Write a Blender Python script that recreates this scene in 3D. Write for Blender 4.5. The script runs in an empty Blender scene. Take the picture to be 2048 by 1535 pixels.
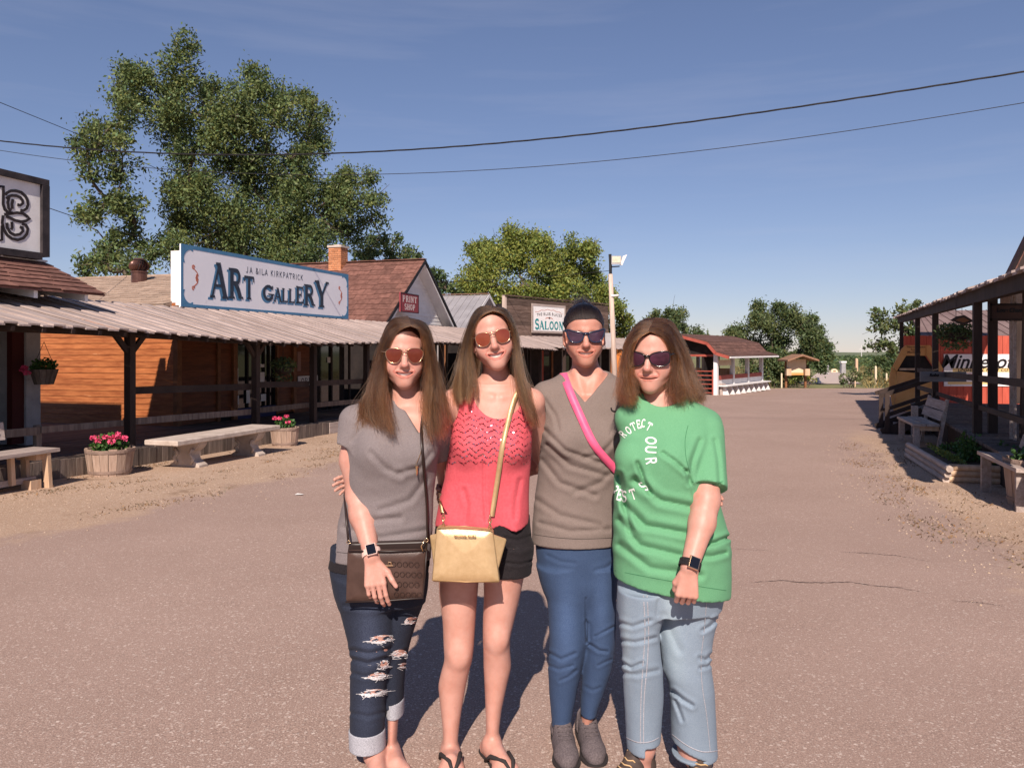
import bpy, bmesh, math, random, time
import numpy as np
from mathutils import Vector, Matrix
from mathutils.bvhtree import BVHTree
random.seed(7); RNG = np.random.default_rng(7)
D = bpy.data; SC = bpy.context.scene; COL = SC.collection
T0 = time.time()
# camera, sky, sun, exposure
F, HY, GV, CZ = 1577.0, 700.0, 725.0, 1.5     # focal length in photo pixels, horizon row, row where the sloping street vanishes, eye height
SL = (GV - HY) / F                             # the street falls away from the camera by this slope
cam = D.cameras.new('camera'); camo = D.objects.new('camera', cam); COL.objects.link(camo)
camo.location = (0, 0, CZ); camo.rotation_euler = (math.pi / 2, 0, 0)
cam.sensor_width = 36; cam.lens = F / 2048 * 36; cam.shift_y = -(767.5 - HY) / 2048
cam.clip_start = .1; cam.clip_end = 12000
SC.camera = camo
SUN_EL, SUN_AZ = 39.0, 5.0                     # the light travels 5 degrees to the right of the view
w = D.worlds.new('World'); SC.world = w; w.use_nodes = True
nt = w.node_tree
sky = nt.nodes.new('ShaderNodeTexSky'); sky.sky_type = 'NISHITA'; sky.sun_disc = False
sky.sun_elevation = math.radians(SUN_EL); sky.sun_rotation = math.radians(180 + SUN_AZ)
sky.altitude = 300; sky.air_density = 1.0; sky.dust_density = .0; sky.ozone_density = 2.4
sc_ = nt.nodes.new('ShaderNodeVectorMath'); sc_.operation = 'SCALE'; sc_.inputs['Scale'].default_value = .104     # hazy summer air: the sky's range is pressed together
gm = nt.nodes.new('ShaderNodeGamma'); gm.inputs['Gamma'].default_value = .78
tint = nt.nodes.new('ShaderNodeMix'); tint.data_type = 'RGBA'; tint.blend_type = 'MULTIPLY'
tint.inputs[0].default_value = 1; tint.inputs[7].default_value = (5.72, 5.62, 6.85, 1)
nt.links.new(sky.outputs[0], sc_.inputs[0]); nt.links.new(sc_.outputs[0], gm.inputs['Color']); nt.links.new(gm.outputs[0], tint.inputs[6])
tcw = nt.nodes.new('ShaderNodeTexCoord'); mpw = nt.nodes.new('ShaderNodeMapping'); mpw.inputs['Scale'].default_value = (1.3, 1.3, 14)      # thin cirrus veils
nw = nt.nodes.new('ShaderNodeTexNoise'); nw.inputs['Scale'].default_value = 2.2; nw.inputs['Detail'].default_value = 7; nw.inputs['Roughness'].default_value = .55
rw = nt.nodes.new('ShaderNodeMapRange'); rw.inputs[1].default_value = .50; rw.inputs[2].default_value = .85; rw.inputs[4].default_value = .13
mw = nt.nodes.new('ShaderNodeMix'); mw.data_type = 'RGBA'; mw.inputs[7].default_value = (5.6, 5.5, 6.4, 1)
nt.links.new(tcw.outputs['Generated'], mpw.inputs[0]); nt.links.new(mpw.outputs[0], nw.inputs['Vector']); nt.links.new(nw.outputs['Fac'], rw.inputs[0]); nt.links.new(rw.outputs[0], mw.inputs[0]); nt.links.new(tint.outputs[2], mw.inputs[6])
nt.links.new(mw.outputs[2], nt.nodes['Background'].inputs[0])
nt.nodes['Background'].inputs[1].default_value = .085
sl = D.lights.new('sun', 'SUN'); sl.energy = 5.0; sl.angle = math.radians(.53); sl.color = (1, .87, .76)
so = D.objects.new('sun', sl); COL.objects.link(so)
a, e_ = math.radians(SUN_AZ), math.radians(SUN_EL)
SUND = Vector((math.sin(a) * math.cos(e_), math.cos(a) * math.cos(e_), -math.sin(e_)))
so.rotation_euler = SUND.to_track_quat('-Z', 'Y').to_euler(); so.location = (-3, -10, 20)
SC.view_settings.view_transform = 'Standard'; SC.view_settings.look = 'None'
SC.view_settings.gamma = 1; SC.view_settings.exposure = .42
SC.render.engine = 'CYCLES'
SC.cycles.max_bounces = 4; SC.cycles.diffuse_bounces = 3; SC.cycles.transparent_max_bounces = 8
# places
def gz(y):
 y = np.asarray(y, float)
 base = -SL * np.minimum(y, 170)
 return base - np.clip((y - 170) / 400, 0, 1) * 26
def gzf(y): return float(gz(y))
def P(px, py, d):
 return Vector(((px - 1024) / F * d, d, CZ - (py - HY) / F * d))
def G(px, py, h=0):
 d = (CZ - h) / ((py - GV) / F)
 return Vector(((px - 1024) / F * d, d, -SL * d + h))
class Frame:
 def __init__(s, o, ang, side=1):
  s.o = o; a = math.radians(ang); s.e = (math.sin(a), math.cos(a)); s.side = side
  s.n = (-s.e[1] * side, s.e[0] * side); s.rot = math.pi / 2 - a
 def w(s, u, v, z=0): return Vector((s.o[0] + u * s.e[0] + v * s.n[0], s.o[1] + u * s.e[1] + v * s.n[1], z))
 def y(s, u, v): return s.o[1] + u * s.e[1] + v * s.n[1]
 def zg(s, u, v): return gzf(s.y(u, v))
 def U(s, px, v):
  k = (px - 1024) / F; A = s.o[0] + v * s.n[0]; B = s.o[1] + v * s.n[1]
  return (k * B - A) / (s.e[0] - k * s.e[1])
 def Z(s, px, py, v):
  y = s.y(s.U(px, v), v); return CZ - (py - HY) / F * y
LF = Frame((-5.9, 9.1), 17.3, 1)
RF = Frame((5.43, 9.86), 17.3, -1)      # right kerb: planter and benches
PF = Frame((6.88, 11.66), 22.5, -1)     # right porch
WF = Frame((0, 0), 90, 1)               # plain world axes: u = x, v = y
# things
class Thing: pass
def tag(o, label=None, cat=None, group=None, kind=None):
 if label: o['label'] = label
 if cat: o['category'] = cat
 if group: o['group'] = group
 if kind: o['kind'] = kind
 return o
def thing(name, label, cat, org, fr=None, group=None, kind=None, rot=None):
 t = Thing(); o = D.objects.new(name, None); COL.objects.link(o); o.empty_display_size = .2
 fr = fr or WF; t.fr = fr; t.org = np.array(org, float); t.flip = fr.side < 0
 if fr is WF: o.location = org
 else:
  o.location = fr.w(org[0], org[1], org[2]); o.rotation_euler = (0, 0, fr.rot)
 if rot is not None: o.rotation_euler = (0, 0, rot)
 tag(o, label, cat, group, kind); t.o = o
 return t
def put(name, me, mat, par=None, loc=None):
 o = D.objects.new(name, me); COL.objects.link(o)
 if mat is not None and not me.materials: me.materials.append(mat)
 if par is not None: o.parent = par.o if isinstance(par, Thing) else par
 if loc is not None: o.location = loc
 return o
def frame_of(p, q, up=(0, 0, 1)):
 p, q = Vector(p), Vector(q); x = (q - p).normalized(); u = Vector(up)
 if abs(x.dot(u)) > .999: u = Vector((1, 0, 0)) if abs(x.x) < .9 else Vector((0, 1, 0))
 y = u.cross(x).normalized(); z = x.cross(y)
 return p, x, y, z, (q - p).length
class MB:
 def __init__(s): s.v = []; s.f = []; s.m = []
 def add(s, vs, fs, mi=0):
  n = len(s.v); s.v += [tuple(v) for v in vs]; s.f += [tuple(i + n for i in f) for f in fs]; s.m += [mi] * len(fs); return s
 BF = [(0, 3, 2, 1), (4, 5, 6, 7), (0, 1, 5, 4), (1, 2, 6, 5), (2, 3, 7, 6), (3, 0, 4, 7)]
 def box(s, x0, x1, y0, y1, z0, z1, mi=0):
  x0, x1 = min(x0, x1), max(x0, x1); y0, y1 = min(y0, y1), max(y0, y1); z0, z1 = min(z0, z1), max(z0, z1)
  return s.add([(x0, y0, z0), (x1, y0, z0), (x1, y1, z0), (x0, y1, z0), (x0, y0, z1), (x1, y0, z1), (x1, y1, z1), (x0, y1, z1)], MB.BF, mi)
 def bar(s, p, q, w, h, up=(0, 0, 1), mi=0):
  p, x, y, z, L = frame_of(p, q, up); vs = []
  for t in (0, L):
   for (a, b) in ((-1, -1), (1, -1), (1, 1), (-1, 1)): vs.append(p + x * t + y * (a * w / 2) + z * (b * h / 2))
  return s.add(vs, [(0, 1, 2, 3), (7, 6, 5, 4), (0, 4, 5, 1), (1, 5, 6, 2), (2, 6, 7, 3), (3, 7, 4, 0)][::1], mi)
 def hexa(s, p8, mi=0): return s.add(p8, MB.BF, mi)
 def tube(s, pts, rad, n=8, cap=True, mi=0):
  pts = [Vector(p) for p in pts]; m = len(pts)
  if not hasattr(rad, '__len__'): rad = [rad] * m
  vs = []; prev = None
  for i, p in enumerate(pts):
   t = (pts[min(i + 1, m - 1)] - pts[max(i - 1, 0)]).normalized()
   if prev is None:
    u = Vector((0, 0, 1)) if abs(t.z) < .9 else Vector((1, 0, 0)); a = t.cross(u).normalized()
   else: a = (prev - t * prev.dot(t)).normalized()
   prev = a; b = t.cross(a)
   for k in range(n):
    c = 2 * math.pi * k / n; vs.append(p + (a * math.cos(c) + b * math.sin(c)) * rad[i])
  fs = [(i * n + k, i * n + (k + 1) % n, (i + 1) * n + (k + 1) % n, (i + 1) * n + k) for i in range(m - 1) for k in range(n)]
  if cap: fs += [tuple(range(n))[::-1], tuple((m - 1) * n + k for k in range(n))]
  return s.add(vs, fs, mi)
 def prism(s, poly, off, mi=0):
  off = Vector(off); a = [Vector(p) for p in poly]; n = len(a)
  vs = a + [p + off for p in a]
  fs = [tuple(range(n))[::-1], tuple(range(n, 2 * n))] + [(i, (i + 1) % n, n + (i + 1) % n, n + i) for i in range(n)]
  return s.add(vs, fs, mi)
 def lathe(s, prof, n=16, c=(0, 0, 0), cap=True, mi=0):
  vs = [(c[0] + r * math.cos(2 * math.pi * k / n), c[1] + r * math.sin(2 * math.pi * k / n), c[2] + z) for r, z in prof for k in range(n)]
  m = len(prof)
  fs = [(i * n + k, i * n + (k + 1) % n, (i + 1) * n + (k + 1) % n, (i + 1) * n + k) for i in range(m - 1) for k in range(n)]
  if cap: fs += [tuple(range(n))[::-1], tuple((m - 1) * n + k for k in range(n))]
  return s.add(vs, fs, mi)
 def mesh(s, name, mats, org=None, smooth=False, flip=False):
  me = D.meshes.new(name); v = np.array(s.v, float).reshape(-1, 3)
  if org is not None: v = v - org
  if flip: v[:, 1] *= -1
  me.from_pydata([tuple(x) for x in v], [], s.f);
  for m in (mats if isinstance(mats, (list, tuple)) else [mats]): me.materials.append(m)
  if any(s.m): me.polygons.foreach_set('material_index', s.m)
  bm = bmesh.new(); bm.from_mesh(me); bmesh.ops.recalc_face_normals(bm, faces=bm.faces); bm.to_mesh(me); bm.free()
  if smooth: me.polygons.foreach_set('use_smooth', [True] * len(me.polygons))
  me.update(); return me
 def build(s, name, mats, t=None, par=None, smooth=False):
  me = s.mesh(name, mats, t.org if t else None, smooth, t.flip if t else False)
  return put(name, me, None, par if par is not None else t)
def solo(mb, name, mats, label, cat, org=None, group=None, kind=None, smooth=False):
 org = np.array(org if org is not None else np.array(mb.v).min(0), float)
 me = mb.mesh(name, mats, org, smooth); o = put(name, me, None, None, tuple(org)); return tag(o, label, cat, group, kind)
def raw_mesh(name, v, f, mats=None, smooth=False):
 me = D.meshes.new(name); v = np.asarray(v, np.float32); f = np.asarray(f, np.int32); m, k = f.shape
 me.vertices.add(len(v)); me.vertices.foreach_set('co', v.ravel())
 me.loops.add(m * k); me.loops.foreach_set('vertex_index', f.ravel())
 me.polygons.add(m); me.polygons.foreach_set('loop_start', np.arange(0, m * k, k, dtype=np.int32))
 me.polygons.foreach_set('loop_total', np.full(m, k, np.int32))
 if smooth: me.polygons.foreach_set('use_smooth', np.ones(m, bool))
 if mats is not None:
  for q in (mats if isinstance(mats, (list, tuple)) else [mats]): me.materials.append(q)
 me.update(calc_edges=True); return me
# materials
def node(nt, t, **k):
 n = nt.nodes.new(t)
 for a, b in k.items(): setattr(n, a, b)
 return n
MATS = {}
def mat(name, c1, c2=None, rough=.8, scale=8, stretch=(1, 1, 1), detail=5, bump=0, bscale=None, rand=0, metal=0, spec=.3, lo=.35, hi=.65, c3=None, s3=40, f3=.5, sheen=0, coat=0, sss=0, dist=.01, attr=None, trans=0):
 m = D.materials.new(name); m.use_nodes = True; nt = m.node_tree; L = nt.links.new
 b = nt.nodes['Principled BSDF']; b.inputs['Roughness'].default_value = rough; b.inputs['Metallic'].default_value = metal
 b.inputs['Specular IOR Level'].default_value = spec
 if sheen: b.inputs['Sheen Weight'].default_value = sheen
 if coat: b.inputs['Coat Weight'].default_value = coat
 if sss:
  b.inputs['Subsurface Weight'].default_value = sss; b.inputs['Subsurface Radius'].default_value = (.012, .005, .003); b.inputs['Subsurface Scale'].default_value = 1
 tc = node(nt, 'ShaderNodeTexCoord'); mp = node(nt, 'ShaderNodeMapping'); mp.inputs['Scale'].default_value = stretch
 L(tc.outputs['Object'], mp.inputs['Vector'])
 oi = node(nt, 'ShaderNodeObjectInfo')
 if rand:
  sc = node(nt, 'ShaderNodeMath', operation='MULTIPLY'); sc.inputs[1].default_value = 37.0; L(oi.outputs['Random'], sc.inputs[0])
  L(sc.outputs[0], mp.inputs['Location'])
 col = None
 if c2 is None: c2 = c1
 ns = node(nt, 'ShaderNodeTexNoise'); ns.inputs['Scale'].default_value = scale; ns.inputs['Detail'].default_value = detail; ns.inputs['Roughness'].default_value = .62
 L(mp.outputs[0], ns.inputs['Vector'])
 rp = node(nt, 'ShaderNodeValToRGB'); rp.color_ramp.elements[0].position = lo; rp.color_ramp.elements[1].position = hi
 rp.color_ramp.elements[0].color = (*c1, 1); rp.color_ramp.elements[1].color = (*c2, 1)
 L(ns.outputs['Fac'], rp.inputs[0]); col = rp.outputs[0]
 if c3 is not None:
  n3 = node(nt, 'ShaderNodeTexNoise'); n3.inputs['Scale'].default_value = s3; n3.inputs['Detail'].default_value = 3; L(mp.outputs[0], n3.inputs['Vector'])
  r3 = node(nt, 'ShaderNodeValToRGB'); r3.color_ramp.elements[0].position = f3; r3.color_ramp.elements[1].position = f3 + .12
  L(n3.outputs['Fac'], r3.inputs[0])
  mx = node(nt, 'ShaderNodeMix', data_type='RGBA'); L(r3.outputs[0], mx.inputs[0]); L(col, mx.inputs[6]); mx.inputs[7].default_value = (*c3, 1); col = mx.outputs[2]
 if attr:
  at = node(nt, 'ShaderNodeAttribute', attribute_name=attr)
  mx = node(nt, 'ShaderNodeMix', data_type='RGBA', blend_type='MULTIPLY'); mx.inputs[0].default_value = 1; L(col, mx.inputs[6]); L(at.outputs['Color'], mx.inputs[7]); col = mx.outputs[2]
 if rand:
  mr = node(nt, 'ShaderNodeMapRange'); mr.inputs[3].default_value = 1 - rand; mr.inputs[4].default_value = 1 + rand; L(oi.outputs['Random'], mr.inputs[0])
  hs = node(nt, 'ShaderNodeHueSaturation'); L(mr.outputs[0], hs.inputs['Value']); L(col, hs.inputs['Color']); col = hs.outputs[0]
 L(col, b.inputs['Base Color'])
 if bump:
  nb = node(nt, 'ShaderNodeTexNoise'); nb.inputs['Scale'].default_value = bscale or scale * 4; nb.inputs['Detail'].default_value = 4; L(mp.outputs[0], nb.inputs['Vector'])
  bp = node(nt, 'ShaderNodeBump'); bp.inputs['Strength'].default_value = bump; bp.inputs['Distance'].default_value = dist; L(nb.outputs['Fac'], bp.inputs['Height']); L(bp.outputs[0], b.inputs['Normal'])
 if trans:
  tr = node(nt, 'ShaderNodeBsdfTranslucent'); L(col, tr.inputs['Color']); ms = node(nt, 'ShaderNodeMixShader'); ms.inputs[0].default_value = trans
  L(b.outputs[0], ms.inputs[1]); L(tr.outputs[0], ms.inputs[2]); L(ms.outputs[0], nt.nodes['Material Output'].inputs[0])
 MATS[name] = m; return m
def agg_color(nt, co, c1, c2, cs, scale, fac, big):
 L = nt.links.new
 n1 = node(nt, 'ShaderNodeTexNoise'); n1.inputs['Scale'].default_value = .55; n1.inputs['Detail'].default_value = 7; n1.inputs['Roughness'].default_value = .6; L(co, n1.inputs['Vector'])
 r1 = node(nt, 'ShaderNodeValToRGB'); r1.color_ramp.elements[0].position = .3; r1.color_ramp.elements[1].position = .7
 r1.color_ramp.elements[0].color = (*c1, 1); r1.color_ramp.elements[1].color = (*c2, 1); L(n1.outputs['Fac'], r1.inputs[0]); col = r1.outputs[0]
 hs = []
 for k, (sc, f) in enumerate(((scale, fac), (scale * 2.3, fac + .05), (scale * 4.6, fac + .07))):
  vo = node(nt, 'ShaderNodeTexVoronoi'); vo.inputs['Scale'].default_value = sc; vo.inputs['Randomness'].default_value = 1; L(co, vo.inputs['Vector'])
  sp = node(nt, 'ShaderNodeSeparateColor'); L(vo.outputs['Color'], sp.inputs[0])
  ch = node(nt, 'ShaderNodeMapRange'); ch.inputs[1].default_value = f; ch.inputs[2].default_value = 1; L(sp.outputs[0], ch.inputs[0])
  th = node(nt, 'ShaderNodeMath', operation='MULTIPLY'); th.inputs[1].default_value = .62; L(ch.outputs[0], th.inputs[0])
  ds = node(nt, 'ShaderNodeMath', operation='LESS_THAN'); L(vo.outputs['Distance'], ds.inputs[0]); L(th.outputs[0], ds.inputs[1])
  br = node(nt, 'ShaderNodeMapRange'); br.inputs[3].default_value = .25; br.inputs[4].default_value = 1.0; L(sp.outputs[1], br.inputs[0])
  fm = node(nt, 'ShaderNodeMath', operation='MULTIPLY'); L(ds.outputs[0], fm.inputs[0]); L(br.outputs[0], fm.inputs[1])
  mx = node(nt, 'ShaderNodeMix', data_type='RGBA'); L(fm.outputs[0], mx.inputs[0]); L(col, mx.inputs[6]); mx.inputs[7].default_value = (*cs, 1); col = mx.outputs[2]; hs.append(fm.outputs[0])
 n2 = node(nt, 'ShaderNodeTexNoise'); n2.inputs['Scale'].default_value = scale * 2.2; n2.inputs['Detail'].default_value = 4; L(co, n2.inputs['Vector'])
 r2 = node(nt, 'ShaderNodeMapRange'); r2.inputs[1].default_value = .3; r2.inputs[2].default_value = .7; r2.inputs[3].default_value = .58; r2.inputs[4].default_value = 1.32; L(n2.outputs['Fac'], r2.inputs[0])
 hv = node(nt, 'ShaderNodeHueSaturation'); L(r2.outputs[0], hv.inputs['Value']); L(col, hv.inputs['Color']); col = hv.outputs[0]
 n4 = node(nt, 'ShaderNodeTexNoise'); n4.inputs['Scale'].default_value = .16; n4.inputs['Detail'].default_value = 4; L(co, n4.inputs['Vector'])
 r4 = node(nt, 'ShaderNodeMapRange'); r4.inputs[1].default_value = .35; r4.inputs[2].default_value = .65; r4.inputs[3].default_value = 0; r4.inputs[4].default_value = .62; L(n4.outputs['Fac'], r4.inputs[0])
 mx = node(nt, 'ShaderNodeMix', data_type='RGBA'); L(r4.outputs[0], mx.inputs[0]); L(col, mx.inputs[6]); mx.inputs[7].default_value = (*big, 1); col = mx.outputs[2]
 ad = node(nt, 'ShaderNodeMath', operation='ADD'); L(hs[0], ad.inputs[0]); L(n2.outputs['Fac'], ad.inputs[1])
 return col, ad.outputs[0]
def stony(name, road):
 m = D.materials.new(name); m.use_nodes = True; nt = m.node_tree; L = nt.links.new; b = nt.nodes['Principled BSDF']
 b.inputs['Roughness'].default_value = .9; b.inputs['Specular IOR Level'].default_value = .2
 co = node(nt, 'ShaderNodeTexCoord').outputs['Object']
 gc, gh = agg_color(nt, co, (.36, .24, .165), (.46, .32, .232), (.64, .50, .39), 48, .45, (.33, .22, .155))
 n6 = node(nt, 'ShaderNodeTexNoise'); n6.inputs['Scale'].default_value = 1.6; n6.inputs['Detail'].default_value = 8; n6.inputs['Roughness'].default_value = .7; L(co, n6.inputs['Vector'])
 r6 = node(nt, 'ShaderNodeMapRange'); r6.inputs[1].default_value = .57; r6.inputs[2].default_value = .66; r6.inputs[4].default_value = .6; L(n6.outputs['Fac'], r6.inputs[0])
 mx = node(nt, 'ShaderNodeMix', data_type='RGBA'); L(r6.outputs[0], mx.inputs[0]); L(gc, mx.inputs[6]); mx.inputs[7].default_value = (.17, .105, .062, 1); gc = mx.outputs[2]
 col, hgt = gc, gh
 if road:
  ac, ah = agg_color(nt, co, (.305, .207, .166), (.385, .268, .220), (.61, .49, .42), 66, .67, (.295, .203, .166))
  sx = node(nt, 'ShaderNodeSeparateXYZ'); L(co, sx.inputs[0])
  nn = node(nt, 'ShaderNodeTexNoise'); nn.inputs['Scale'].default_value = 1.1; nn.inputs['Detail'].default_value = 9; nn.inputs['Roughness'].default_value = .72; L(co, nn.inputs['Vector'])
  fac = None
  for fr, edge in ((LF, -2.45), (RF, -.5)):
   d1 = node(nt, 'ShaderNodeVectorMath', operation='DOT_PRODUCT'); d1.inputs[1].default_value = (fr.n[0], fr.n[1], 0); L(co, d1.inputs[0])
   s1 = node(nt, 'ShaderNodeMath', operation='SUBTRACT'); s1.inputs[1].default_value = fr.o[0] * fr.n[0] + fr.o[1] * fr.n[1] + edge; L(d1.outputs['Value'], s1.inputs[0])
   s2 = node(nt, 'ShaderNodeMath', operation='MULTIPLY_ADD'); s2.inputs[1].default_value = 2.1; L(nn.outputs['Fac'], s2.inputs[0]); L(s1.outputs[0], s2.inputs[2])
   r = node(nt, 'ShaderNodeMapRange'); r.inputs[1].default_value = .95; r.inputs[2].default_value = 1.30; L(s2.outputs[0], r.inputs[0]); f = r.outputs[0]
   if fr is RF:      # the right verge ends where the lot opens
    d2 = node(nt, 'ShaderNodeVectorMath', operation='DOT_PRODUCT'); d2.inputs[1].default_value = (fr.e[0], fr.e[1], 0); L(co, d2.inputs[0])
    r2 = node(nt, 'ShaderNodeMapRange'); o_ = fr.o[0] * fr.e[0] + fr.o[1] * fr.e[1]; r2.inputs[1].default_value = o_ + 5.5; r2.inputs[2].default_value = o_ + 8.5; r2.inputs[3].default_value = 1; r2.inputs[4].default_value = 0; L(d2.outputs['Value'], r2.inputs[0])
    m2 = node(nt, 'ShaderNodeMath', operation='MULTIPLY'); L(f, m2.inputs[0]); L(r2.outputs[0], m2.inputs[1]); f = m2.outputs[0]
   if fac is None: fac = f
   else:
    m3 = node(nt, 'ShaderNodeMath', operation='MAXIMUM'); L(fac, m3.inputs[0]); L(f, m3.inputs[1]); fac = m3.outputs[0]
  mx = node(nt, 'ShaderNodeMix', data_type='RGBA'); L(fac, mx.inputs[0]); L(ac, mx.inputs[6]); L(gc, mx.inputs[7]); col = mx.outputs[2]
  mh = node(nt, 'ShaderNodeMix', data_type='FLOAT'); L(fac, mh.inputs[0]); L(ah, mh.inputs[2]); L(gh, mh.inputs[3]); hgt = mh.outputs[0]
 L(col, b.inputs['Base Color'])
 bp = node(nt, 'ShaderNodeBump'); bp.inputs['Strength'].default_value = .7; bp.inputs['Distance'].default_value = .004; L(hgt, bp.inputs['Height']); L(bp.outputs[0], b.inputs['Normal'])
 MATS[name] = m; return m
M_ASPH = stony('asphalt', True); M_GRAV = stony('gravel', False)
M_GRASS = mat('grass_ground', (.10, .12, .035), (.21, .20, .085), scale=.25, detail=8, rough=.95, c3=(.30, .24, .13), s3=.6, f3=.52)
M_CONC = mat('concrete', (.44, .35, .30), (.52, .42, .36), scale=3, rough=.9, bump=.3, bscale=80)
M_HILL = mat('far_hills', (.085, .11, .06), (.21, .225, .13), scale=.010, detail=10, rough=1, lo=.42, hi=.6)  # olive fields, paled further: distance haze is in the colour
GR = (0, 0, 8)      # marker: grain along x
M_WOODGREY = mat('weathered_boards', (.30, .235, .205), (.46, .38, .345), scale=3, stretch=(.7, 9, 9), rough=.85, bump=.5, bscale=14, rand=.16, c3=(.16, .12, .105), s3=5, f3=.66)
M_WOODGREYV = mat('weathered_roof_boards', (.30, .232, .208), (.46, .372, .34), scale=2.2, stretch=(7, .6, 2), rough=.85, bump=.5, bscale=10, rand=.15, c3=(.26, .195, .17), s3=5, f3=.66)
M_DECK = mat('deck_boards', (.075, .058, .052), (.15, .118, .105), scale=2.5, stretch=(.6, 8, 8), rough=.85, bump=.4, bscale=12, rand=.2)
M_DARKWOOD = mat('dark_stained_timber', (.026, .016, .014), (.052, .034, .028), scale=3, stretch=(1, 1, .3), rough=.8, bump=.3, bscale=20, rand=.2)
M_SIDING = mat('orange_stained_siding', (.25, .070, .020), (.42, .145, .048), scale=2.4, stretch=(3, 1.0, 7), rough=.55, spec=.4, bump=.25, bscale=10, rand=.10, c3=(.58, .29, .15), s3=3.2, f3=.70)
M_SIDING_SHADE = mat('orange_stained_front_shade', (.12, .034, .012), (.20, .062, .022), scale=2.4, stretch=(1, 3, 7), rough=.6, bump=.25, bscale=10, rand=.14)  # same stained siding, darkened: canopy shade put into the colour
M_BROWNTRIM = mat('brown_trim', (.17, .07, .03), (.26, .11, .05), scale=4, rough=.7, rand=.1)
M_SALOON = mat('saloon_planks', (.085, .052, .040), (.185, .125, .10), scale=2.2, stretch=(.8, 1, 10), rough=.85, bump=.5, bscale=10, rand=.35, c3=(.27, .20, .17), s3=4, f3=.64)
M_WHITE = mat('white_paint', (.70, .68, .67), (.80, .78, .77), scale=3, rough=.6, bump=.1, rand=.04)
M_WHITEOLD = mat('chipped_white_paint', (.72, .69, .68), (.82, .80, .79), scale=4, rough=.7, c3=(.42, .35, .32), s3=7, f3=.69)
M_CHIPBLACK = mat('chipped_black_paint', (.022, .018, .02), (.05, .04, .042), scale=6, rough=.7, c3=(.42, .34, .31), s3=9, f3=.71)
M_INK = mat('sign_ink', (.018, .013, .015), (.04, .03, .03), scale=20, rough=.7, c3=(.45, .40, .38), s3=16, f3=.76)
M_FASCIA = mat('dark_weathered_fascia', (.10, .075, .062), (.20, .155, .13), scale=3, stretch=(6, 6, .7), rough=.9, bump=.5, rand=.35)
M_JAMB = mat('dark_red_jamb', (.07, .012, .010), rough=.7)
M_SHADEPOST = mat('shade_grey_white_post', (.34, .32, .33), (.44, .42, .43), scale=4, rough=.8, c3=(.24, .20, .19), s3=7, f3=.66)  # white paint greyed down, the shade under the canopy is in the colour
M_BLUE = mat('blue_sign_paint', (.055, .17, .31), (.08, .21, .36), scale=5, rough=.6)
M_SIGNWHITE = mat('sign_panel_paint', (.74, .73, .78), (.80, .79, .83), scale=1.2, rough=.55, c3=(.60, .58, .62), s3=2.2, f3=.72)
M_NAVY = mat('dark_slate_paint', (.018, .026, .045), (.035, .045, .065), scale=9, rough=.6)
M_COPPER = mat('copper_scroll_paint', (.48, .15, .09), rough=.6)
M_RED = mat('red_barn_paint', (.38, .068, .042), (.48, .095, .060), scale=3, stretch=(3, 3, .5), rough=.75, rand=.06, bump=.15)
M_REDTRIM = mat('dark_red_trim', (.30, .065, .045), (.38, .09, .065), scale=4, rough=.7)
M_OCHRE = mat('ochre_plywood', (.58, .27, .085), (.68, .345, .13), scale=2, rough=.75)
M_BLACK = mat('black_paint', (.012, .010, .012), rough=.6)
M_SHRED = mat('red_shingle', (.120, .054, .042), (.205, .098, .076), scale=7, rough=.95, rand=.22, bump=.5, bscale=160, dist=.004)
M_SHBROWN = mat('brown_booth_shingle', (.10, .050, .040), (.165, .085, .066), scale=7, rough=.95, rand=.2)
M_SHTAN = mat('tan_shingle', (.29, .205, .155), (.42, .315, .245), scale=6, rough=.95, rand=.14, bump=.5, bscale=160, dist=.004)
M_METAL = mat('ribbed_grey_metal', (.33, .31, .32), (.43, .41, .42), scale=2, rough=.45, metal=.3, spec=.5)
M_DARKMETAL = mat('dark_metal', (.03, .028, .03), (.06, .055, .055), rough=.5, metal=.6, scale=6)
M_BROWNMETAL = mat('brown_painted_metal', (.10, .045, .035), (.16, .075, .055), rough=.35, metal=.5, scale=6, spec=.5)
M_STEEL = mat('bright_metal', (.6, .58, .55), rough=.3, metal=.9)
M_BRICK = mat('brick', (.40, .155, .07), (.56, .255, .13), scale=14, rough=.9, rand=.22, bump=.4)
M_MORTAR = mat('mortar', (.46, .38, .33), (.54, .46, .40), scale=12, rough=.95)
M_GLASSD = mat('dark_window_glass', (.012, .012, .016), rough=.05, spec=.8)
M_INTERIOR = mat('interior_shade', (.012, .009, .009), (.03, .022, .02), scale=2, rough=.9)  # near-black colour stands in for shade inside shops and under porches
M_BARREL = mat('barrel_staves', (.29, .195, .145), (.43, .31, .245), scale=3, stretch=(6, 6, .7), rough=.85, bump=.4, bscale=12, rand=.15)
M_HOOP = mat('barrel_hoop', (.20, .14, .115), (.30, .21, .17), scale=9, rough=.8)
M_STONE = mat('cast_stone', (.40, .325, .275), (.54, .455, .395), scale=6, rough=.9, bump=.5, bscale=60, c3=(.24, .19, .16), s3=10, f3=.67)
M_FRESHWOOD = mat('pale_timber', (.46, .30, .19), (.60, .42, .29), scale=3, stretch=(5, 5, .6), rough=.8, rand=.1, bump=.2)
M_LOG = mat('round_landscape_log', (.34, .27, .235), (.50, .41, .36), scale=4, stretch=(.6, 6, 6), rough=.85, rand=.12, bump=.3)
M_SOIL = mat('soil', (.05, .032, .022), (.11, .07, .048), scale=14, rough=1, bump=.8)
M_PETAL = mat('pink_petals', (.75, .05, .16), (.85, .14, .28), rough=.6, scale=30, trans=.25)
M_BARK = mat('bark', (.055, .040, .030), (.125, .095, .075), scale=5, stretch=(3, 3, .6), rough=.95, bump=.8, bscale=18)
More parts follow.
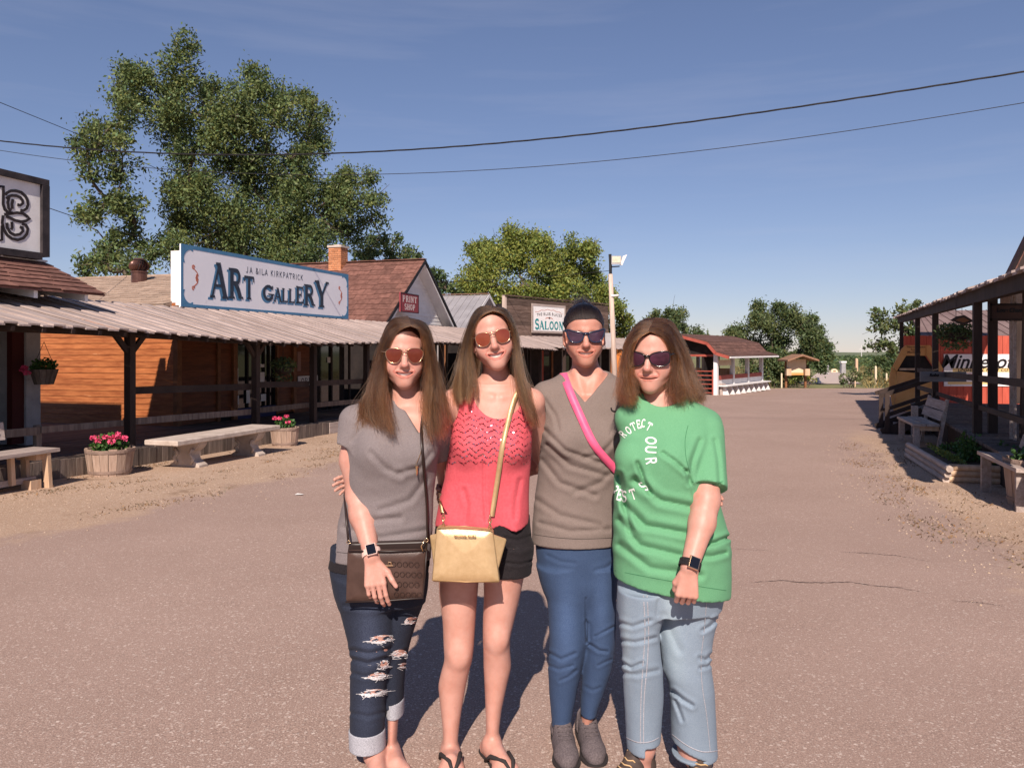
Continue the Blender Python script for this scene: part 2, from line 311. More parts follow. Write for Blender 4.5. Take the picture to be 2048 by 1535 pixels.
M_POLE = mat('old_pole_wood', (.46, .35, .29), (.62, .49, .42), scale=3, stretch=(5, 5, .5), rough=.85, bump=.3)
M_WIRE = mat('cable', (.02, .018, .02), rough=.6)
M_YELLOW = mat('yellow_awning_cloth', (.66, .30, .02), (.74, .38, .04), rough=.8, scale=4)
M_PAPER = mat('paper', (.70, .66, .62), rough=.8)
M_CREAM = mat('cream_paint', (.66, .52, .36), (.72, .58, .42), rough=.7, scale=3)
M_SIGNGREY = mat('grey_sign_board', (.15, .145, .155), (.19, .18, .19), rough=.7, scale=3)
M_TEAL = mat('teal_paint', (.03, .23, .24), rough=.6)
M_PLASTICBLUE = mat('dark_blue_base', (.02, .022, .09), rough=.6)
def leafmat(name, c1, c2, tr=.3):
 return mat(name, c1, c2, rough=.55, spec=.35, scale=.5, detail=3, attr='tint', trans=tr)
M_LEAF1 = leafmat('ash_leaves', (.090, .128, .045), (.165, .205, .070))
M_LEAF2 = leafmat('maple_leaves', (.18, .22, .05), (.26, .29, .068), .35)
M_LEAF3 = leafmat('dark_leaves', (.062, .098, .040), (.115, .155, .056))
M_LEAF4 = leafmat('roadside_leaves', (.085, .120, .045), (.14, .170, .066))
M_FLOWERLEAF = leafmat('geranium_leaves', (.040, .10, .022), (.09, .17, .04))
# ground
def grid_sheet(name, xs, ys, dz, m, kind, keep=None, label=None):
 X, Y = np.meshgrid(xs, ys); Z = gz(Y) + dz(X, Y) if callable(dz) else gz(Y) + dz
 v = np.stack([X, Y, Z], -1).reshape(-1, 3); nx, ny = len(xs), len(ys)
 i = np.arange((ny - 1) * nx).reshape(ny - 1, nx)[:, :-1].ravel()
 f = np.stack([i, i + 1, i + 1 + nx, i + nx], 1)
 if keep is not None:
  c = v[f].mean(1); f = f[keep(c[:, 0], c[:, 1])]
 o = put(name, raw_mesh(name, v, f, m, True), None); tag(o, kind=kind); return o
def spread(a, b, n, p=2.2):
 t = np.linspace(-1, 1, n); return (a + b) / 2 + (b - a) / 2 * np.sign(t) * np.abs(t) ** p
def rel(fr, X, Y):
 dx, dy = X - fr.o[0], Y - fr.o[1]; return dx * fr.e[0] + dy * fr.e[1], dx * fr.n[0] + dy * fr.n[1]
def wob(t, s=1.0): return .10 * np.sin(1.7 * t + s) + .07 * np.sin(4.3 * t + 2 * s) + .04 * np.sin(11.3 * t + s) + .02 * np.sin(29 * t + 3 * s)
ys = np.concatenate([np.linspace(-12, 60, 60), np.linspace(62, 190, 30), np.linspace(200, 9000, 40)])
grid_sheet('ground', spread(-6000, 6000, 81, 4.2), ys, -.02, M_GRASS, 'structure')
ug = lambda X, Y: rel(LF, X, Y)
grid_sheet('gravel_ground', np.arange(-26, 36, .5), np.arange(-8, 47, .5), 0., M_GRAV, 'structure')
xs = np.concatenate([np.arange(-24, 40.1, 1.0)])
grid_sheet('road', xs, np.arange(-8, 45.6, .9), .006, M_ASPH, 'structure', keep=lambda X, Y: (rel(LF, X, Y)[1] < .6) & ((rel(RF, X, Y)[1] < 1.2) | (rel(RF, X, Y)[0] > 7)))
mb = MB(); a, b = G(1602, 768), G(1722, 768); c, d = G(1642, 741.5), G(1672, 741.5)
n = 10
for i in range(n):
 t0, t1 = i / n, (i + 1) / n
 q = []
 for t in (t0, t1):
  yy = 1 / ((1 - t) / a.y + t / c.y); ss = (yy - a.y) / (c.y - a.y)
  l = a.lerp(c, ss); r = b.lerp(d, ss); q.append((l, r))
 z = .03
 mb.add([q[0][0] + Vector((0, 0, z)), q[0][1] + Vector((0, 0, z)), q[1][1] + Vector((0, 0, z)), q[1][0] + Vector((0, 0, z))], [(0, 1, 2, 3)])
o = put('lane', mb.mesh('lane', M_CONC), None); tag(o, kind='structure')
mb = MB(); p, q = G(1572, 766), G(1632, 766); mb.box(p.x, q.x, p.y - .3, p.y + .6, p.z - .1, p.z + .08)
o = put('far_kerb', mb.mesh('far_kerb', M_CONC), None); tag(o, kind='structure')
def hills(name, d, tops, dz, m):
 xs = np.linspace(-d * 1.2, d * 1.4, 240); rows = []
 for k, t in enumerate(np.linspace(0, 1, 14)):
  yy = d + t * d * .5
  z = -45 + (np.interp(xs / d, [a for a, _ in tops], [b for _, b in tops]) * d + 45 + dz * (np.sin(xs / 31) + np.sin(xs / 13.7 + 1) * .6 + np.sin(xs / 5.3) * .35)) * math.sin(t * math.pi / 2) ** .7
  rows.append(np.stack([xs, np.full_like(xs, yy), z], 1))
 v = np.concatenate(rows); nx = len(xs); i = np.arange(13 * nx).reshape(13, nx)[:, :-1].ravel()
 o = put(name, raw_mesh(name, v, np.stack([i, i + 1, i + 1 + nx, i + nx], 1), m, True), None); tag(o, kind='structure')
hills('hills', 2600, [(-1, .0005), (.2, -.0006), (.38, -.001), (.5, -.0022), (.62, -.004), (1, 0)], 1.2, M_HILL)
# lettering drawn with a broad brush
def arc(cx, cy, rx, ry, a0, a1, n=9):
 return [(cx + rx * math.cos(math.radians(a0 + (a1 - a0) * i / n)), cy + ry * math.sin(math.radians(a0 + (a1 - a0) * i / n))) for i in range(n + 1)]
K, N_, S_ = .22, .10, 'serif'     # thick stroke, thin stroke
GL = {
 'A': [([(.5, 1), (.10, 0)], N_), ([(.46, 1), (.86, 0)], K), ([(.26, .34), (.70, .34)], .08), S_, (.10, 0, .15), (.86, 0, .19), (.42, .985, .12)],
 'R': [([(.24, 0), (.24, 1)], K), ([(.24, .95), (.52, .95)] + arc(.54, .73, .20, .22, 85, -85) + [(.24, .50)], .14), ([(.48, .5), (.66, .30), (.80, .03)], K), S_, (.24, 0, .2), (.2, .975, .18), (.88, .02, .12)],
 'T': [([(.5, 0), (.5, 1)], K), ([(.06, .945), (.94, .945)], .11), ([(.09, .97), (.07, .74)], .08), ([(.91, .97), (.93, .74)], .08), S_, (.5, 0, .2)],
 'G': [(arc(.5, .5, .36, .43, 42, 318, 14), .18), ([(.48, .42), (.96, .42)], .08), ([(.80, .42), (.78, .12)], .16), ([(.80, .72), (.84, .98)], .07), S_],
 'L': [([(.26, 0), (.26, 1)], K), ([(.26, .05), (.86, .05)], .10), ([(.87, .0), (.90, .28)], .08), S_, (.26, .975, .19), (.2, .02, .14)],
 'E': [([(.26, 0), (.26, 1)], K), ([(.26, .05), (.86, .05)], .10), ([(.87, .0), (.90, .28)], .08), ([(.26, .95), (.82, .95)], .10), ([(.83, 1.), (.86, .74)], .08), ([(.26, .52), (.62, .52)], .09), ([(.64, .40), (.64, .64)], .07), S_, (.18, .02, .12), (.18, .975, .12)],
 'F': [([(.26, 0), (.26, 1)], K), ([(.26, .95), (.82, .95)], .10), ([(.26, .52), (.66, .52)], .09), S_, (.24, .02, .16), (.18, .975, .12)],
 'Y': [([(.14, 1), (.5, .42)], K), ([(.92, 1), (.52, .42)], N_), ([(.5, .46), (.5, 0)], K), S_, (.5, 0, .2), (.14, .975, .18), (.92, .975, .13)],
 'P': [([(.26, 0), (.26, 1)], K), ([(.26, .95), (.54, .95)] + arc(.56, .71, .22, .24, 85, -85) + [(.26, .46)], .13), S_, (.26, 0, .2), (.2, .975, .18)],
 'I': [([(.5, 0), (.5, 1)], K), S_, (.5, 0, .22), (.5, .975, .22)],
 'N': [([(.2, 0), (.2, 1)], N_), ([(.2, 1), (.8, 0)], K), ([(.8, 0), (.8, 1)], N_), S_, (.2, 0, .15), (.15, .975, .15), (.8, .975, .15)],
 'S': [(arc(.5, .73, .30, .225, 20, 250, 9) + arc(.5, .27, .32, .23, 80, -165, 9)[1:], .17), S_],
 'H': [([(.2, 0), (.2, 1)], K), ([(.8, 0), (.8, 1)], K), ([(.2, .5), (.8, .5)], .1), S_, (.2, 0, .18), (.2, .975, .18), (.8, 0, .18), (.8, .975, .18)],
 'O': [(arc(.5, .5, .36, .43, 0, 360, 18), .17), S_],
 'U': [([(.2, 1), (.2, .3)] + arc(.5, .3, .3, .25, 180, 360) + [(.8, 1)], .16), S_, (.2, .975, .16), (.8, .975, .16)],
 'B': [([(.24, 0), (.24, 1)], K), ([(.24, .95), (.5, .95)] + arc(.52, .745, .18, .2, 85, -85) + [(.24, .54)], .12), ([(.24, .53), (.54, .53)] + arc(.56, .29, .22, .24, 85, -85) + [(.24, .05)], .13), S_, (.18, .02, .12), (.18, .975, .12)],
 'Z': [([(.12, .95), (.85, .95), (.15, .05), (.9, .05)], .13), S_],
 'C': [(arc(.52, .5, .36, .43, 45, 315, 14), .17), S_],
 'J': [([(.62, 1), (.62, .26)] + arc(.38, .26, .24, .22, 0, -150, 6), .15), S_],
 'K': [([(.22, 0), (.22, 1)], K), ([(.82, 1), (.24, .44)], .12), ([(.42, .58), (.86, 0)], .18), S_, (.22, 0, .16), (.22, .975, .16)],
 'D': [([(.24, 0), (.24, 1)], K), ([(.24, .95), (.46, .95)] + arc(.46, .5, .36, .45, 88, -88) + [(.24, .05)], .14), S_],
 '&': [([(.88, .02), (.3, .68)] + arc(.44, .80, .17, .16, 200, -20, 7) + [(.26, .42)] + arc(.42, .24, .24, .21, 130, 330, 7) + [(.9, .48)], .10), S_],
 "'": [([(.3, 1), (.22, .72)], .16), S_], '.': [([(.3, 0), (.3, .12)], .16), S_],
}
def glyph_quads(ch, wt=1.0, serif=True):
 out = []; ser = False
 for it in GL[ch]:
  if it == S_: ser = True; continue
  if ser:
   if serif: x, y, h = it; out.append([(x - h, y - .035), (x + h, y - .035), (x + h * .9, y + .04), (x - h * .9, y + .04)])
   continue
  pts, w = it; w = (w if serif else .13) * wt; P2 = [Vector(p) for p in pts]; L = []; R = []
  for i, p in enumerate(P2):
   a = (P2[i] - P2[i - 1]).normalized() if i else None; b = (P2[i + 1] - P2[i]).normalized() if i < len(P2) - 1 else None
   if a is None: t = b
   elif b is None: t = a
   else: t = (a + b).normalized() if (a + b).length > .2 else a
   nn = Vector((-t.y, t.x)); k = 1.0
   if a is not None and b is not None: k = min(1.6, 1 / max(.45, abs(nn.dot(Vector((-a.y, a.x))))))
   L.append(p + nn * w / 2 * k); R.append(p - nn * w / 2 * k)
  for i in range(len(P2) - 1): out.append([tuple(L[i]), tuple(R[i]), tuple(R[i + 1]), tuple(L[i + 1])])
 return out
def letters(mb, spec, fn, lift, thick, wt=1.0, serif=True, off=(0, 0)):
 for k, (ch, x0, x1, y0, y1) in enumerate(spec):
  for j, q in enumerate(glyph_quads(ch, wt, serif)):
   e = .0002 * (j % 7)
   pts = [(x0 + (x1 - x0) * a + off[0], y0 + (y1 - y0) * b + off[1]) for a, b in q]
   mb.hexa([fn(x, y, lift) for x, y in pts] + [fn(x, y, lift + thick + e) for x, y in pts])
def line(txt, x0, x1, y0, y1, gap=.12):
 ws = [(.55 if c in ' ' else .5 if c in "I'." else 1) for c in txt]; tot = sum(ws) + gap * (len(txt) - 1); s = (x1 - x0) / tot; out = []; x = x0
 for c, w_ in zip(txt, ws):
  if c != ' ':
   a, b = (x, x + w_ * s) if c not in "I'." else (x - .25 * s, x + .75 * s)
   out.append((c, a, b, y0, y1))
  x += (w_ + gap) * s
 return out
def font_mesh(txt, size, bold=0, shear=0, ext=.002):
 cu = D.curves.new('t', 'FONT'); cu.body = txt; cu.size = size; cu.offset = bold; cu.shear = shear; cu.extrude = ext; cu.align_x = 'CENTER'; cu.align_y = 'CENTER'; cu.resolution_u = 3
 ob = D.objects.new('t', cu); COL.objects.link(ob); dg = bpy.context.evaluated_depsgraph_get(); me = D.meshes.new_from_object(ob.evaluated_get(dg)); D.objects.remove(ob); D.curves.remove(cu); return me
def font_part(txt, name, m, par, loc, rot, size, bold=0, shear=0, ext=.002):
 me = font_mesh(txt, size, bold, shear, ext); me.name = name; me.materials.clear(); me.materials.append(m)
 o = put(name, me, None, par, loc); o.rotation_euler = rot; return o
def strokes(mb, lines, fn, w, lift, thick):
 for pts in lines:
  for q in stroke_quads(pts, w): mb.hexa([fn(x, y, lift) for x, y in q] + [fn(x, y, lift + thick) for x, y in q])
def stroke_quads(pts, w):
 P2 = [Vector(p) for p in pts]; L = []; R = []; out = []
 for i, p in enumerate(P2):
  t = (P2[min(i + 1, len(P2) - 1)] - P2[max(i - 1, 0)]).normalized(); n = Vector((-t.y, t.x)) * w / 2; L.append(p + n); R.append(p - n)
 for i in range(len(P2) - 1): out.append([tuple(L[i]), tuple(R[i]), tuple(R[i + 1]), tuple(L[i + 1])])
 return out
# pieces shared between alike parts
def shingles(t, par, quad, nu, nv, m, name='shingle', th=.012, jit=.012, over=1.12, clip=None):
 a, b, c, d = [Vector(q) for q in quad]; n = ((b - a).cross(d - a)).normalized()
 if n.z < 0: n = -n
 cnt = 0
 for j in range(nv):
  t0, t1 = j / nv, min(1, (j + over) / nv); off = random.choice((0, .5, .25, .75))
  i = -off
  while i < nu:
   s0, s1 = max(0, i / nu), min(1, (i + 1) / nu); i += 1
   if s1 - s0 < .08 / nu: continue
   mid = a.lerp(b, (s0 + s1) / 2).lerp(d.lerp(c, (s0 + s1) / 2), (t0 + t1) / 2)
   if clip and not clip(mid): continue
   g = .004 / max(.1, (b - a).length); dj = random.uniform(-jit, jit) / max(.5, (d - a).length)
   def pt(s, tt, h): return a.lerp(b, s).lerp(d.lerp(c, s), tt) + n * h
   lo, hi = t0 + dj, t1
   up = random.uniform(0, .004)
   mb = MB(); mb.hexa([pt(s0 + g, lo, th + up), pt(s1 - g, lo, th + up), pt(s1 - g, hi, .001), pt(s0 + g, hi, .001), pt(s0 + g, lo, 2 * th + up), pt(s1 - g, lo, 2 * th + up), pt(s1 - g, hi, th * .8), pt(s0 + g, hi, th * .8)])
   mb.build(name, m, t, par); cnt += 1
 return cnt
def boards_h(t, par, u0, u1, v0, v1, z0, z1, h, m, name='board', th=.022, lap=True, out=-1, top=None):
 du, dv = u1 - u0, v1 - v0; L = math.hypot(du, dv); nu, nv = -dv / L * out, du / L * out; k = 0; z = z0
 while z < z1 - .01:
  zt = min(z + h, z1); lo = th * 1.0; hi = th * .45 if lap else th; j = random.uniform(-.002, .002); g = .006 if not lap else .0
  s0, s1 = 0, 1
  if top:
   r = top(z); r2 = top(zt)
   if r is None: z = zt; continue
   mb = MB(); pts = []
   for (zz, rr, hh) in ((z, r, lo), (zt, r2 or r, hi)):
    pts.append((zz, rr, hh))
   (za, ra, ha), (zb, rb, hb) = pts
   mk = lambda s, zz, hh: (u0 + du * s + nu * hh, v0 + dv * s + nv * hh, zz)
   mb.hexa([mk(ra[0], za, -.01), mk(ra[1], za, -.01), mk(ra[1], za, ha + j), mk(ra[0], za, ha + j), mk(rb[0], zb, -.01), mk(rb[1], zb, -.01), mk(rb[1], zb, hb + j), mk(rb[0], zb, hb + j)])
  else:
   mk = lambda s, zz, hh: (u0 + du * s + nu * hh, v0 + dv * s + nv * hh, zz)
   mb = MB(); mb.hexa([mk(0, z, -.01), mk(1, z, -.01), mk(1, z, lo + j), mk(0, z, lo + j), mk(0, zt - g, -.01), mk(1, zt - g, -.01), mk(1, zt - g, hi + j), mk(0, zt - g, hi + j)])
  mb.build(name, m, t, par); z = zt; k += 1
# left side: boardwalk
DV = .27                      # deck edge
def dk(u, v): return LF.zg(u, v) + .28
t = thing('boardwalk', 'long low plank boardwalk with upright fascia boards along the left shops', 'boardwalk', (0, DV, LF.zg(0, DV)), LF)
boards = []
u = -4.5
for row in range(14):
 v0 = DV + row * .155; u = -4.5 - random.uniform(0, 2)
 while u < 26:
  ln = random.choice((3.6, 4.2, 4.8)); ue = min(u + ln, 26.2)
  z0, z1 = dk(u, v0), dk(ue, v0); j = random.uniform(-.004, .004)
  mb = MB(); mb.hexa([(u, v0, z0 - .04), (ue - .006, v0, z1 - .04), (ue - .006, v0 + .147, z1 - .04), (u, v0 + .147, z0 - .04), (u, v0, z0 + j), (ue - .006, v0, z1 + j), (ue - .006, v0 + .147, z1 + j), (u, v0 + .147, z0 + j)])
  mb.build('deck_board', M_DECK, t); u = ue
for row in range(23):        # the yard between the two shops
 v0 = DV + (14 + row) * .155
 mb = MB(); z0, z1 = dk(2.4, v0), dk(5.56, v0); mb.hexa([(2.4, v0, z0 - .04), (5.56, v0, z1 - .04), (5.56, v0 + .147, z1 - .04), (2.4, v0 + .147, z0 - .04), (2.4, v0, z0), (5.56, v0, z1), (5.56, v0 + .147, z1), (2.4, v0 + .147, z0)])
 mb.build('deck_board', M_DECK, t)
u = -3.4
while u < 7.7:
 wd = random.uniform(.10, .145); z = LF.zg(u, DV); j = random.uniform(0, .012)
 mb = MB(); mb.box(u, u + wd - .006, DV - .03 - j, DV - .004, z - .03, z + .255 + random.uniform(-.012, .008)); mb.build('fascia_board', M_FASCIA, t); u += wd
mb = MB(); mb.hexa([(7.72, DV - .045, LF.zg(7.7, DV) - .05), (26, DV - .045, LF.zg(26, DV) - .05), (26, DV - .005, LF.zg(26, DV) - .05), (7.72, DV - .005, LF.zg(7.7, DV) - .05), (7.72, DV - .045, dk(7.7, DV) - .045), (26, DV - .045, dk(26, DV) - .045), (26, DV - .005, dk(26, DV) - .045), (7.72, DV - .005, dk(7.7, DV) - .045)]); mb.build('fascia_board', M_WOODGREY, t)
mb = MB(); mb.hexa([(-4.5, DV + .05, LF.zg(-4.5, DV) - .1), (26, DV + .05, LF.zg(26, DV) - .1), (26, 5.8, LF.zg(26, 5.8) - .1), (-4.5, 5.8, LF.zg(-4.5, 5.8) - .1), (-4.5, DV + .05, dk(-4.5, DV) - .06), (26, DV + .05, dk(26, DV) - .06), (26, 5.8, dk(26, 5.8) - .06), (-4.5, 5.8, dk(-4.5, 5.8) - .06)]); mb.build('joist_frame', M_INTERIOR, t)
# left side: the long board canopy and its posts
EAVE = [(-5, 1.93), (0, 1.927), (2, 1.915), (4.2, 1.865), (5.8, 1.842), (7.5, 1.875), (9.4, 1.94), (12.3, 2.02), (14.4, 2.05), (20, 2.05), (26, 2.02)]
def eave(u): return float(np.interp(u, [a for a, _ in EAVE], [b for _, b in EAVE])) + LF.zg(u, 0)
def backz(u): return 2.30 + .012 * math.sin(u) if u < 12.3 else 2.30
def canopy(u0, u1, label, posts, braced, extra=0):
 t = thing('board_canopy', label, 'canopy', (u0, .37, LF.zg(u0, .37)), LF, 'board canopies over the boardwalk')
 u = u0; i = 0
 while u < u1:
  wd = random.uniform(.15, .19); up = .022 * (i % 2) + random.uniform(0, .006); ev = -.15 + random.uniform(-.035, .035); e0, e1 = eave(u), eave(min(u + wd, u1)); b0 = backz(u)
  mb = MB(); a, b = u - .012 * (i % 2), u + wd - .008 + .012 * (i % 2)
  mb.hexa([(a, ev, e0 + up), (b, ev, e1 + up), (b, 2.24, b0 + up), (a, 2.24, b0 + up), (a, ev, e0 + up + .02), (b, ev, e1 + up + .02), (b, 2.24, b0 + up + .02), (a, 2.24, b0 + up + .02)])
  mb.build('roof_board', M_WOODGREYV, t); u += wd; i += 1
 n = int((u1 - u0) / .42)
 for k in range(n + 1):       # rafters whose dark ends show under the edge
  uu = u0 + (u1 - u0) * k / n; e0 = eave(uu)
  mb = MB(); mb.bar((uu, -.13, e0 - .03), (uu, 2.24, backz(uu) - .035), .05, .055); mb.build('rafter', M_DARKWOOD, t)
 for k in range(len(posts)):
  uu = posts[k]; z = dk(uu, .37); zt = eave(uu) + (backz(uu) - eave(uu)) * .52 / 2.39 - .07
  mb = MB(); mb.box(uu - .055, uu + .055, .31, .42, z, zt); mb.build('post', M_DARKWOOD, t)
  if k in braced:
   for s in (-1, 1):
    mb = MB(); mb.bar((uu + s * .05, .365, zt - .30), (uu + s * .34, .365, zt + .0), .05, .075); mb.build('brace', M_DARKWOOD, t)
 mb = MB(); us = np.linspace(u0, u1, 12)
 for a, b in zip(us[:-1], us[1:]):
  za, zb = [eave(x) + (backz(x) - eave(x)) * .52 / 2.39 - .115 for x in (a, b)]
  mb.hexa([(a, .33, za - .05), (b, .33, zb - .05), (b, .40, zb - .05), (a, .40, za - .05), (a, .33, za + .05), (b, .33, zb + .05), (b, .40, zb + .05), (a, .40, za + .05)])
 mb.build('header_beam', M_DARKWOOD, t)
 return t
PO = [-2.6, 2.35, LF.U(511, .37), LF.U(626, .37), 9.6, 11.9]
canopy(-4.6, 12.3, 'weathered grey board canopy under the blue bordered gallery sign', PO, (1, 2))
PO2 = [14.2, 16.6, 19.2, 22, 25]
canopy(12.32, 26, 'weathered grey board canopy in front of the white gable and metal roof', PO2, ())
def rails(posts, label, u0=None):
 t = thing('porch_railing', label, 'railing', (posts[0], .37, LF.zg(posts[0], .37)), LF, 'rough two rail porch railings')
 for a, b in zip(posts[:-1], posts[1:]):
  for (h, hh) in ((.80, .11), (.34, .10)):
   za, zb = dk(a, .37) + h, dk(b, .37) + h
   mb = MB(); mb.bar((a + .06, .44, za + random.uniform(-.02, .02)), (b - .06, .44, zb + random.uniform(-.02, .02)), .04, hh); mb.build('rail', M_FASCIA if h < .5 else M_DARKWOOD, t)
rails(PO[1:], 'rough dark two rail railing between the gallery canopy posts')
t = thing('low_rail', 'single low weathered rail left of the first canopy post', 'rail', (-.4, .42, dk(-.4, .42)), LF)
mb = MB(); mb.bar((-2.5, .44, dk(-2.5, .4) + .37), (.9, .44, dk(.9, .4) + .35), .045, .10); mb.build('rail', M_FASCIA, t)
mb = MB(); mb.bar((.92, .44, dk(.9, .4) + .36), (2.29, .44, dk(2.3, .4) + .35), .045, .085); mb.build('rail', M_FASCIA, t)
mb = MB(); mb.box(.88, .96, .46, .52, dk(.9, .4), dk(.9, .4) + .42); mb.build('stub_post', M_FASCIA, t)
# left side: nearest shop with the scroll sign
t = thing('corner_shop', 'dark fronted shop with white corner post and red shingle pent roof', 'shop', (0, 2.0, LF.zg(0, 2)), LF)
zf = dk(0, 2)
mb = MB(); mb.box(-5, 2.3, 2.9, 7.5, zf - .4, 3.18); mb.build('wall', M_SALOON, t)
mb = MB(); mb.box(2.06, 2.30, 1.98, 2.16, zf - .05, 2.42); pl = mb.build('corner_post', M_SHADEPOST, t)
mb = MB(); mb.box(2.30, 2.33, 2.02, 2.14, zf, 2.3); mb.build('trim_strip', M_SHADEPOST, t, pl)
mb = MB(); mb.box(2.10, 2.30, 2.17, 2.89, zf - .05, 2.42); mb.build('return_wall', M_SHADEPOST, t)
mb = MB(); mb.box(1.86, 2.055, 2.02, 2.12, zf, 2.3); mb.build('door_jamb', M_JAMB, t)
mb = MB(); mb.box(-5, 2.05, 1.99, 2.14, 2.15, 2.6); mb.build('lintel', M_DARKWOOD, t)
mb = MB(); mb.box(.3, 1.80, 2.62, 2.66, zf, 2.12); dr = mb.build('door', M_INTERIOR, t)
mb = MB(); mb.box(.5, 1.6, 2.605, 2.618, zf + .9, 1.95); mb.build('pane', M_INTERIOR, t, dr)
mb = MB(); mb.box(-5, .25, 2.4, 2.46, zf, 2.12); mb.build('shop_front', M_INTERIOR, t)
mb = MB(); mb.box(-5, 2.25, 2.02, 2.88, 2.62, 2.8); mb.build('ceiling', M_DARKWOOD, t)
e0, e1, r1, r0 = (-5, 1.12, 2.345), (2.66, 1.12, 2.345), (2.40, 2.02, 2.83), (-5, 2.02, 2.83)
mb = MB(); mb.add([e0, e1, r1, r0, (-5, 1.12, 2.32), (2.66, 1.12, 2.32), (2.40, 2.02, 2.80), (-5, 2.02, 2.80)], MB.BF); rf = mb.build('pent_roof', M_SHRED, t)
shingles(t, rf, (e0, e1, r1, r0), 22, 7, M_SHRED, jit=.02)
mb = MB(); mb.add([(2.66, 1.12, 2.345), (2.62, 2.9, 2.36), (2.40, 2.9, 2.83), (2.40, 2.02, 2.83)], [(0, 1, 2, 3)]); mb.build('hip_end', M_SHRED, t, rf)
mb = MB(); mb.bar((-5, 2.0, 2.85), (2.42, 2.0, 2.85), .05, .03); mb.build('ridge_flashing', M_WHITE, t, rf)
for k, uu in enumerate((-2.2, -1.2, -.25, .62, 1.5, 2.36)):
 mb = MB(); mb.hexa([(uu - .03, 1.17, 2.22), (uu + .03, 1.17, 2.22), (uu + .03, 2.0, 2.35), (uu - .03, 2.0, 2.35), (uu - .03, 1.17, 2.325), (uu + .03, 1.17, 2.325), (uu + .03, 2.0, 2.78), (uu - .03, 2.0, 2.78)]); mb.build('rafter_tail', M_WHITEOLD, t, rf)
zb_, zt_ = 2.89, 4.06; SV = 1.90
ts = thing('scroll_sign', 'big peeling white sign with black frame and curled black letter end', 'sign', (0, SV, 2.86), LF)
mb = MB(); mb.box(-3.2, 2.27, SV, SV + .06, zb_, zt_ - .05); pan = mb.build('panel', M_WHITEOLD, ts)
for nm, a in (('frame', (-3.25, 2.34, SV - .05, SV + .09, zt_ - .09, zt_)), ('frame', (2.22, 2.345, SV - .051, SV + .095, zb_ + .01, zt_ - .092)), ('frame', (-3.25, 2.218, SV - .052, SV + .085, zb_ - .04, zb_ + .06))):
 mb = MB(); mb.box(*a); mb.build(nm, M_CHIPBLACK if a[5] - a[4] > .095 or a[4] > 3.5 else M_WOODGREY, ts)
for uu in (1.6, -.2):
 mb = MB(); mb.box(uu - .02, uu + .02, SV - .0, SV + .05, 2.83, zb_ - .04); mb.build('bracket', M_WHITE, ts)
def sfn(x, y, l):           # crop pixels of the sign -> sign plane
 px, py = x / 5.115, 330 + y / 5.115; return (LF.U(px, SV), SV - l, LF.Z(px, py, SV))
mb = MB(); LN = [[(50, 305), (75, 280), (110, 264), (160, 264), (215, 280), (258, 318), (278, 360), (284, 405), (270, 445), (240, 464), (205, 464)],
 [(62, 345), (85, 322), (120, 312), (165, 314), (205, 330), (228, 362), (232, 392), (205, 412), (175, 405)], [(-6, 222), (32, 218), (32, 320), (30, 400), (45, 452), (80, 482), (130, 492)],
 [(90, 330), (78, 380), (85, 440), (110, 470)], [(130, 350), (120, 400), (125, 450)],
 [(40, 505), (100, 498), (170, 488), (235, 496), (275, 525), (302, 548), (262, 572), (215, 580), (150, 566), (100, 540), (60, 524)],
 [(30, 515), (20, 590), (36, 660), (70, 715), (120, 752), (180, 766), (236, 748), (272, 706), (282, 655), (262, 612), (222, 602)],
 [(68, 590), (72, 640), (100, 690), (150, 716), (200, 708), (232, 676), (226, 640), (200, 632)], [(-6, 768), (18, 768), (16, 690), (18, 620)], [(118, 580), (122, 640), (112, 660)]]
strokes(mb, LN, sfn, 29, .003, .004); mb.build('scroll_lettering', M_INK, ts, pan)
# left side: gallery
UG = 5.6
t = thing('gallery_building', 'orange sided gallery with tan shingle roof behind the canopy', 'shop', (UG, 2.3, LF.zg(UG, 2.3)), LF)
zf = dk(UG, 3)
mb = MB(); mb.box(UG + .04, 12.2, 2.40, 9.0, zf - .5, 2.40); core = mb.build('wall', M_INTERIOR, t)
boards_h(t, core, UG + .02, UG + .02, 9.0, 2.34, zf - .05, 2.42, .118, M_SIDING, 'siding_board', out=-1)
mb = MB(); mb.box(UG - .03, UG + .09, 2.26, 2.36, zf, 2.36); mb.build('corner_trim', M_BROWNTRIM, t)
fu = lambda px: LF.U(px, 2.32)
zfl = dk(7, 2.3)
boards_h(t, core, UG + .09, fu(434), 2.36, 2.36, zf, 2.32, .118, M_SIDING_SHADE, 'siding_board', out=-1)
for a, b in ((434, 440), (466, 474)):
 mb = MB(); mb.box(fu(a), fu(b), 2.30, 2.37, zfl, 2.3); mb.build('trim_post', M_BROWNTRIM, t)
boards_h(t, core, fu(440), fu(466), 2.38, 2.38, zfl + .1, 2.25, .118, M_SIDING_SHADE, 'siding_board', out=-1)
boards_h(t, core, fu(556), fu(586), 2.38, 2.38, zfl, 2.25, .118, M_SIDING_SHADE, 'siding_board', out=-1)
for a, b in ((553, 556), (586, 592)):
 mb = MB(); mb.box(fu(a), fu(b), 2.30, 2.37, zfl, 2.3); mb.build('trim_post', M_BROWNTRIM, t)
boards_h(t, core, fu(592), fu(622), 2.38, 2.38, zfl - .1, 2.25, .118, M_SIDING_SHADE, 'siding_board', out=-1)
wn = MB(); wn.box(fu(474), fu(553), 2.385, 2.395, zfl + .05, 2.2); wo = wn.build('display_window', M_GLASSD, t)
for px in (475, 497, 512, 530, 540, 552):
 mb = MB(); mb.box(fu(px), fu(px) + .05, 2.35, 2.384, zfl + .05, 2.2); mb.build('mullion', M_INTERIOR, t, wo)
mb = MB(); mb.box(fu(475), fu(553), 2.33, 2.36, zfl - .02, zfl + .22); mb.build('base_panel', M_PLASTICBLUE, t, wo)
